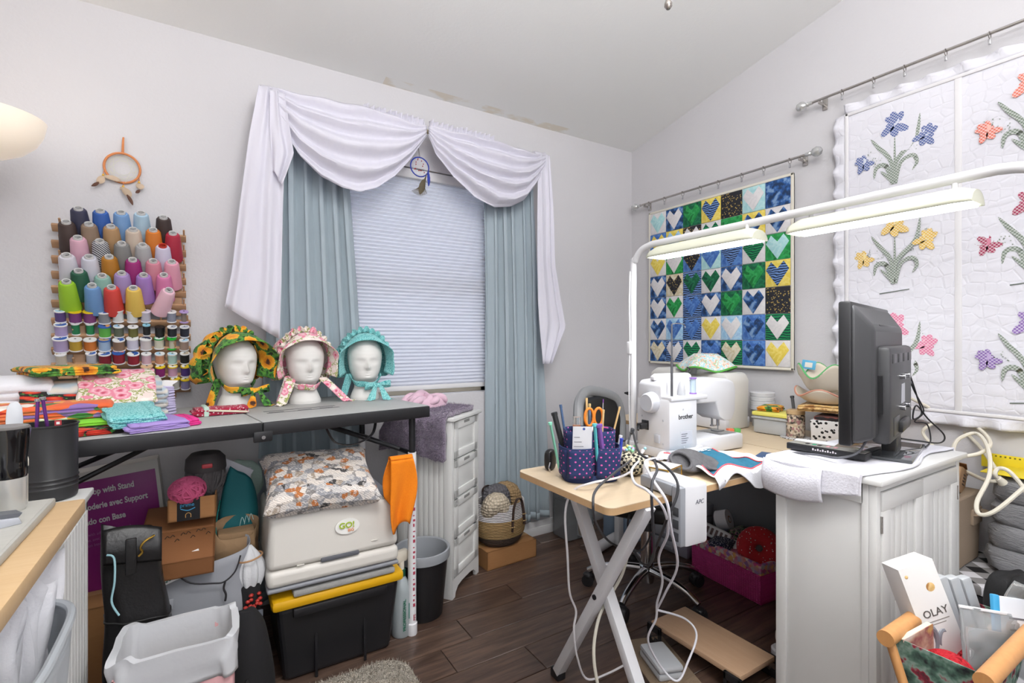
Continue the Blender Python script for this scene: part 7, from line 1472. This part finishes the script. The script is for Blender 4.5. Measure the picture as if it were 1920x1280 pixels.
B().b2(-.17, -.06, -.0795, -.07, Z0 + .02, Z0 + .075, .001).done('vent', m_tvd, bs)
for x in (-.05, .05):
    for z in (.095, .19): B().cyl((x, -.092, Z0 + z), (x, -.076, Z0 + z), .008, seg=12).done('mount_screw', m_chrome, bs)
B().b2(-.02, .045, -.0795, -.07, Z0 + .105, Z0 + .165).done('rating_label', M('label_grey', 'c9cad2', .5), bs); B().b2(-.225, -.212, -.06, -.035, Z0 + .09, Z0 + .2).done('side_ports', m_tvd, bs)
B().prism([(-.05, .0), (.05, .0), (.035, .09), (-.035, .09)], .04, basis((1, 0, 0), (0, 0, 1), (0, -.03, 0)), .004).b2(-.075, .075, -.09, -.02, .075, .11, .006).done('neck', m_tvd, tv)
B().b2(-.16, .16, -.12, .09, .0, .010, .003).done('glass_base', M('tv_glass', '4a4d50', .06, coat=.6), tv)
cord('black bundled cable drooping from the back of the television', pp([(1690, 668, 1.72), (1705, 700, 1.74), (1720, 745, 1.75), (1728, 775, 1.75), (1712, 785, 1.74), (1718, 760, 1.74), (1740, 785, 1.75), (1770, 815, 1.76), (1762, 830, 1.75), (1720, 826, 1.66), (1690, 822, 1.62)]), .0026, '222226')
cord('second thin black cable knotted behind the television', pp([(1690, 672, 1.72), (1712, 728, 1.75), (1732, 770, 1.76), (1715, 790, 1.75), (1738, 795, 1.75), (1745, 825, 1.73), (1735, 838, 1.62)]), .0022, '1c1c20')
cord('black cord trailing from the television over the towel', pp([(1632, 805, 1.47), (1622, 830, 1.44), (1605, 850, 1.43), (1570, 858, 1.44), (1530, 852, 1.50), (1478, 848, 1.60)]), .0035, '55565c')
cord('thick cream cable looping behind the cabinet', pp([(1695, 740, 1.95), (1770, 780, 1.95), (1830, 830, 1.85), (1872, 890, 1.7), (1850, 900, 1.7), (1790, 870, 1.85), (1735, 820, 1.95), (1738, 800, 1.95), (1780, 786, 1.92), (1830, 800, 1.85), (1857, 830, 1.75), (1835, 850, 1.7), (1790, 853, 1.72), (1795, 825, 1.80), (1830, 812, 1.80), (1852, 840, 1.7), (1855, 890, 1.62), (1832, 940, 1.58), (1838, 964, 1.55), (1870, 955, 1.52), (1930, 905, 1.5)]), .0062, 'ded8c8')
cord('cream cable loop resting on the grey comforter', pp([(1880, 905, 1.62), (1866, 890, 1.62), (1872, 878, 1.62), (1890, 882, 1.60), (1912, 905, 1.58), (1935, 940, 1.55)]), .0062, 'ded8c8')
mb = thing('media_bar', 'slim black media box with buttons lying on the white towel', 'media box', (1.655, .80, KH + .0125), .10)
B().b2(-.028, .028, -.115, .105, 0, .020, .003).done('case', m_black, mb); B().b2(-.024, .024, -.112, .10, .020, .0215, .001).done('top_panel', M('panel_grey', '8d8b86', .4), mb)
for k in range(10): B().b2(-.0287, -.0275, -.04 + .007 * k, -.036 + .007 * k, .008, .0085 + .003 * (1 + k % 2)).done('print_mark', m_ltr, mb)
for k, (y, col) in enumerate(((.03, '3fa07a'), (.05, '2b2b2e'), (.015, '2b2b2e'), (-.01, 'd89aa4'), (-.03, 'd89aa4'))): B().b2(-.012, .004, y - .005, y + .005, .0215, .023, .001).done('button', M('btn_' + col, col, .5), mb)
pw_ = tag(place(B().b2(-.06, .06, -.08, .08, 0, .003, .001).done('paper_pad', m_wcot), (1.76, .87, KH + .0125), .3), 'white paper sheets on the towel behind the media box', 'paper'); B().b2(-.062, .058, -.082, .078, .003, .0036).done('top_sheet', m_wcot, pw_)
# ================================================================= PILE BY THE WALL RIGHT OF THE CABINET
n = N('buffalo_check'); sp3 = n.new('SeparateXYZ'); n.link(n.co(1, (0, 0, .78)), sp3.inputs[0])
def strp(i): return n.math('GREATER_THAN', n.math('FRACT', n.math('MULTIPLY', n.math('ADD', sp3.outputs[i], 5.0), 11.0)), .5)
sm_ = n.math('ADD', strp(0), strp(1)); n.col(n.ramp(n.math('MULTIPLY', sm_, .5), [(0, 'dcdadf'), (.25, '8d8a8a'), (.75, '1c1b1e')], True)); n.set(Roughness=.85); m_buf = reg(n, 'buffalo_check')
pl2 = thing('plaid_ottoman', 'black storage ottoman with black and white check top by the wall', 'ottoman', (2.285, .60, 0))
B().b2(-.172, .175, -.26, .20, 0, .345, .01).done('box_body', M('black_fabric', '201f22', .9, nb=(200, .3)), pl2); B().b2(-.176, .178, -.264, .204, .345, .378, .008).done('check_lid', m_buf, pl2)
tbn = thing('canvas_bin', 'tan canvas storage bin with side handle standing on the check ottoman', 'storage bin', (2.275, .712, .38))
m_canv = M('tan_canvas', 'a6937f', .9, nb=(250, .3))
b = B(); b._add([(sx * a, sy * c_, z) for z, a, c_ in ((0, .105, .082), (.245, .115, .088)) for sx, sy in ((-1, -1), (1, -1), (1, 1), (-1, 1))], [(0, 1, 2, 3), (4, 5, 6, 7), (0, 1, 5, 4), (1, 2, 6, 5), (2, 3, 7, 6), (3, 0, 4, 7)])
o = b.done('bin_body', m_canv, tbn, flat=True); md = o.modifiers.new('bev', 'BEVEL'); md.width = .006; md.segments = 2
B().tube([(.02, -.090, .17), (.03, -.108, .175), (.075, -.108, .18), (.09, -.090, .178)], .010, 6, smooth=4, flat=.3).done('handle', m_canv, tbn); B().b2(.012, .10, -.0935, -.085, .135, .19, .002).done('handle_patch', m_canv, tbn)
cbx = carton('shipping_box', 'opened brown shipping carton tilted on the tan canvas bin', wood('card_light', 'bf9a76', 'ae8a66', (6, 6, 40), .85), (2.262, .712, .632), .185, .13, .085, .25, rot=(.12, .28, .2))
for k in range(4): B().b2(-.03, .04 - .012 * (k % 2), -.0662, -.065, .03 + .011 * k, .033 + .011 * k).done('printed_line', M('marker_black', '2c2320', .7), cbx); B().box((.06, .0, .09), (.12, .13, .003), .001, rot=RY(.25)).done('open_flap', m_card, cbx)
n = N('comforter_grey'); w = n.noise(n.co((30, 30, 160)), 1.2, 4, .6, .5); n.col(n.mix(w, '8a8a8d', 'a3a3a6')); n.set(Roughness=.8); n.bump(w, 1, .012); m_comf = reg(n, 'comforter_grey')
cf = thing('bagged_comforter', 'grey ruffled comforter folded in a clear bag on the check ottoman', 'comforter', (2.36, .468, .3795), 0)
for k in range(4): B().blob((0, 0, .045 + .078 * k), (.20 - .01 * k, .265 - .015 * k, .098), .6, 40, 14, wob=.07, seed=k * 3, fr=7).done('fold', m_comf, cf)
B().b2(-.088, .088, -.13, .13, .332, .336, .002).done('yellow_strip', M('yellow_label', 'e6cf2e', .5), cf)
ylb = tag(place(B().b2(-.0015, .0015, -.17, .14, 0, .052, .0006).done('yellow_ruler', M('yellow_label', 'e6cf2e', .5)), (2.448, .50, .70)), 'yellow printed strip standing against the wall above the comforter', 'strip')
for k in range(24): B().b2(-.0022, -.0012, -.165 + .0125 * k, -.160 + .0125 * k, .042, .047).done('printed_mark', M('ruler_mark', '6b6222', .6), ylb)
bp = thing('black_backpack', 'small black zipped backpack standing in front of the check ottoman', 'backpack', (2.03, .452, 0), -.3)
B().blob((0, 0, .24), (.15, .11, .48), .45, 30, 20, wob=.04).done('main_body', M('black_nylon', '19191b', .6, nb=(200, .3)), bp); B().blob((-.015, -.045, .40), (.125, .075, .19), .5, 28, 16).done('front_pocket', M('black_nylon', '19191b', .6, nb=(200, .3)), bp)
B().tube([(-.06, -.075, .33), (-.07, -.08, .40), (-.05, -.083, .47), (.02, -.083, .49), (.05, -.08, .45)], .003, 6, smooth=5).done('zipper', M('zip_dark', '3c3c40', .4, .5), bp); B().tube([(.03, -.06, .32), (.05, -.09, .2), (.04, -.09, .08), (.02, -.06, .01)], .014, 6, smooth=5, flat=.25).done('strap', M('black_nylon', '19191b', .6), bp); B().cyl((-.055, -.075, .30), (-.06, -.08, .335), .003, seg=6).done('zip_pull', m_chrome, bp)
# ================================================================= KNITTING BASKET IN FRONT
m_beech = wood('beech_dowel', 'd09a62', 'bd8550', (20, 20, 4), .45)
kb_ = thing('knitting_basket', 'folding knitting basket of beech dowels with a floral cloth sling', 'basket', (1.415, .395, 0))
for y in (.078, -.078):
    B().cyl((-.19, y, .535), (.21, y, .535), .0165, seg=20).done('top_rail', m_beech, kb_)
    for x in (-.175, .195): B().cyl((x, y * 1.0, .535), (x, -y * 1.1, .015), .009, seg=12).done('cross_leg', m_beech, kb_)
    B().cyl((-.185, -y * 1.1, .02), (.205, -y * 1.1, .02), .009, seg=12).done('foot_rail', m_beech, kb_)
n = N('dark_floral'); n.col(n.ramp(n.noise(n.co(1), 28, 3), [(.36, '1b1d22'), (.46, '4c6a5c'), (.53, '7f958a'), (.57, '8a2438'), (.64, '1f2024')])); n.set(Roughness=.9); m_dfl = reg(n, 'dark_floral')
B().grid(lambda u, v: V((lerp(-.155, .175, u), -.072 + .144 * v, .53 - .26 * math.sin(PI * v) ** .55)), 24, 24).done('cloth_sling', m_dfl, kb_, solid=.004)
for x in (-.155, .175): B().prism([(lerp(-.07, .07, k / 12), .53 - .26 * math.sin(PI * k / 12) ** .55) for k in range(13)], .003, basis((0, 1, 0), (0, 0, 1), (x, 0, 0))).done('sling_end', m_dfl, kb_)
yarn('yarn_ball', 'large scarlet yarn ball in the knitting basket', 'b5202c', (1.335, .405, .40), (.12, .10, .10), 32, 11, 'yarn in the knitting basket', r=.004); yarn('yarn_ball', 'scarlet yarn ball under the clear zip bag', 'b0202c', (1.44, .375, .39), (.11, .09, .10), 28, 12, 'yarn in the knitting basket', r=.004); yarn('yarn_ball', 'sage green yarn ball at the open end of the knitting basket', '5f7a72', (1.27, .37, .40), (.08, .08, .08), 26, 13, 'yarn in the knitting basket', r=.004)
ob = thing('cosmetic_box', 'white skin care carton with gold dots standing in the knitting basket', 'carton', (1.435, .425, .40), 0, rot=(-.12, -.30, -.52))
B().b2(-.042, .042, -.026, .026, 0, .27, .001).done('carton_body', M('carton_white', 'e4e2e0', .35), ob)
text('OLAY', .023, M('carton_print', '5a5652', .5), ob, basis((1, 0, 0), (0, 0, 1), (-.026, -.0268, .155)), 'logo'); B().b2(-.026, .030, -.0265, -.0255, .1435, .1455).done('print_line', M('carton_print2', '9a9590', .5), ob); B().b2(-.014, .020, -.0265, -.0255, .137, .139).done('print_line', M('carton_print2', '9a9590', .5), ob)
for x, z, r in ((.014, .215, .010), (-.03, .25, .004), (-.03, .12, .004), (-.025, .075, .009)): B().lathe([(0, .0012), (r * .6, .001), (r, 0)], 14, T(x, -.0262, z) @ RX(PI / 2)).done('gold_dot', M('gold_print', 'b58a55', .3, .6), ob)
B().b2(.0415, .0425, -.018, .018, .16, .255).done('gold_window', M('window_gold', 'c9b98a', .3), ob)
ob2 = thing('cosmetic_tube', 'pale silver tubes packet behind the skin care carton', 'tubes', (1.515, .405, .44), 0, rot=(-.1, -.25, -.5))
for k in range(3): B().b2(-.04 + .027 * k, -.015 + .027 * k, -.012, .012, 0, .19 - .008 * k, .006).done('tube', M('tube_grey', 'b4b7ba', .3, .2), ob2)
zb = thing('zip_bag', 'clear zip bag of white labels in the knitting basket', 'plastic bag', (1.43, .345, .43), 0, rot=(-.25, .2, -.45))
B().grid(lambda u, v: V(((u - .5) * .17, -.012 * math.sin(PI * u) * math.sin(PI * v) + .006 * noise.noise(V((u * 6, v * 6, 2))), .15 * v)), 20, 16).done('front_film', M('film_clear', 'dfe2e4', .12, trans=.75, nb=(25, .4)), zb, solid=.0008); B().b2(-.07, .07, -.003, .003, .01, .11, .001).done('labels', M('label_white', 'd9d9dc', .6), zb); B().b2(-.085, .085, -.002, .002, .146, .152, .001).done('zip_strip', M('film_white', 'e3e3e6', .3), zb)
bt = thing('clear_scoop', 'clear plastic scoop sticking up from the knitting basket', 'scoop', (1.535, .37, .47), 0, rot=(.1, .2, -.5))
B().grid(lambda u, v: V(((u - .5) * .06 * (1 - .5 * abs(2 * v - 1) ** 3), -.02 * math.cos(PI * (u - .5)) * v, .16 * v)), 14, 12).done('scoop', M('clear_lid2', 'dfe0df', .08, trans=.8), bt, solid=.002); B().b2(-.015, .015, -.004, .004, -.03, .02, .003).done('grip', M('clear_lid2', 'dfe0df', .08, trans=.8), bt)
mg = thing('pattern_packet', 'blue edged white printed packet at the basket rail', 'packet', (1.49, .325, .41), 0, rot=(-.2, .12, -.6)); B().b2(-.05, .05, -.004, .004, 0, .19, .002).done('packet', M('packet_white', 'd5d8de', .5), mg); B().b2(-.052, -.038, -.005, .005, 0, .192, .002).done('blue_edge', M('packet_blue', '3f9fd0', .4), mg)
for k in range(5): B().b2(-.02, .03 - .008 * (k % 3), -.0048, -.004, .05 + .024 * k, .054 + .024 * k).done('print_line', M('label_print', '6a6a72', .6), mg)
bkk = thing('pattern_book', 'worn craft booklet standing at the end of the knitting basket', 'book', (1.335, .455, .40), 0, rot=(.1, -.2, -.25)); B().b2(-.045, .045, -.005, .005, 0, .145, .001).done('pages', M('page_cream', 'd8cdb4', .8), bkk); B().b2(-.046, .046, -.007, -.005, 0, .146, .001).done('cover', prt('cover_print', lambda n: n.ramp(n.noise(n.co(1), 18, 3), [(.35, 'cfc9c6'), (.5, 'b58f7a'), (.6, '8a4a4a'), (.7, 'c9a24c')])), bkk)
gsc = thing('grey_shears', 'grey handled shears in the knitting basket', 'scissors', (1.385, .44, .42), 0, rot=(0, -.15, -.3)); B().tube([(.016 * math.cos(a), 0, .08 + .03 * math.sin(a)) for a in [2 * PI * i / 18 for i in range(18)]], .006, 8, True).done('handle', M('grey_handle', '8d9098', .45), gsc); B().tube([(.034 + .012 * math.cos(a), 0, .07 + .025 * math.sin(a)) for a in [2 * PI * i / 18 for i in range(18)]], .006, 8, True).done('handle', M('grey_handle', '8d9098', .45), gsc); B().b2(.005, .018, -.002, .002, -.02, .055, .001).done('blade', m_chrome, gsc)
pbg = thing('fluffy_skein', 'pale fluffy yarn skein at the end of the knitting basket', 'yarn', (1.565, .365, .40)); B().blob((0, 0, .03), (.10, .09, .09), .8, 28, 18, wob=.12).done('skein', M('pale_fluff', 'd3cfc9', .95, nb=(50, .6)), pbg); B().blob((.015, .01, .075), (.07, .06, .05), .8, 20, 12, wob=.15).done('fluff', M('tan_fluff', 'b8a08a', .95, nb=(90, .7)), pbg)
# small shag rug at the front edge
n = N('shag_cream'); n.col(n.mix(n.noise(n.co(1), 120, 3), 'ece3d6', 'd2c7b8')); n.set(Roughness=1); n.bump(n.voro(n.co(1), 220, 1), 1, .01); m_shag = reg(n, 'shag_cream')
rg_ = thing('shag_rug', 'cream shag bath rug lying on the dark floor', 'rug', (.395, 1.325, 0), .0)
B().prism(rrect(-.215, .215, -.42, .42, .09), .022, T(0, 0, .001), .006).done('rug_base', m_shag, rg_)
vs_, fs_ = [], []; rnd = random.Random(5)
for k in range(16000):
    x, y = rnd.uniform(-.21, .21), rnd.uniform(-.41, .415)
    if abs(x) > .125 and abs(y) > .33 and math.hypot(abs(x) - .125, abs(y) - .33) > .085: continue
    p = V((x, y, .02)); tp = p + V((rnd.gauss(0, .006), rnd.gauss(0, .006), rnd.uniform(.010, .02))); sd_ = V((rnd.gauss(0, 1), rnd.gauss(0, 1), 0)).normalized() * .0022; i = len(vs_); vs_ += [tuple(p - sd_), tuple(p + sd_), tuple(tp)]; fs_.append((i, i + 1, i + 2))
me = bpy.data.meshes.new('rug_pile'); me.from_pydata(vs_, [], fs_); me.materials.append(m_shag); o = bpy.data.objects.new('rug_pile', me); C.objects.link(o); o.parent = rg_; o['kind'] = 'stuff'
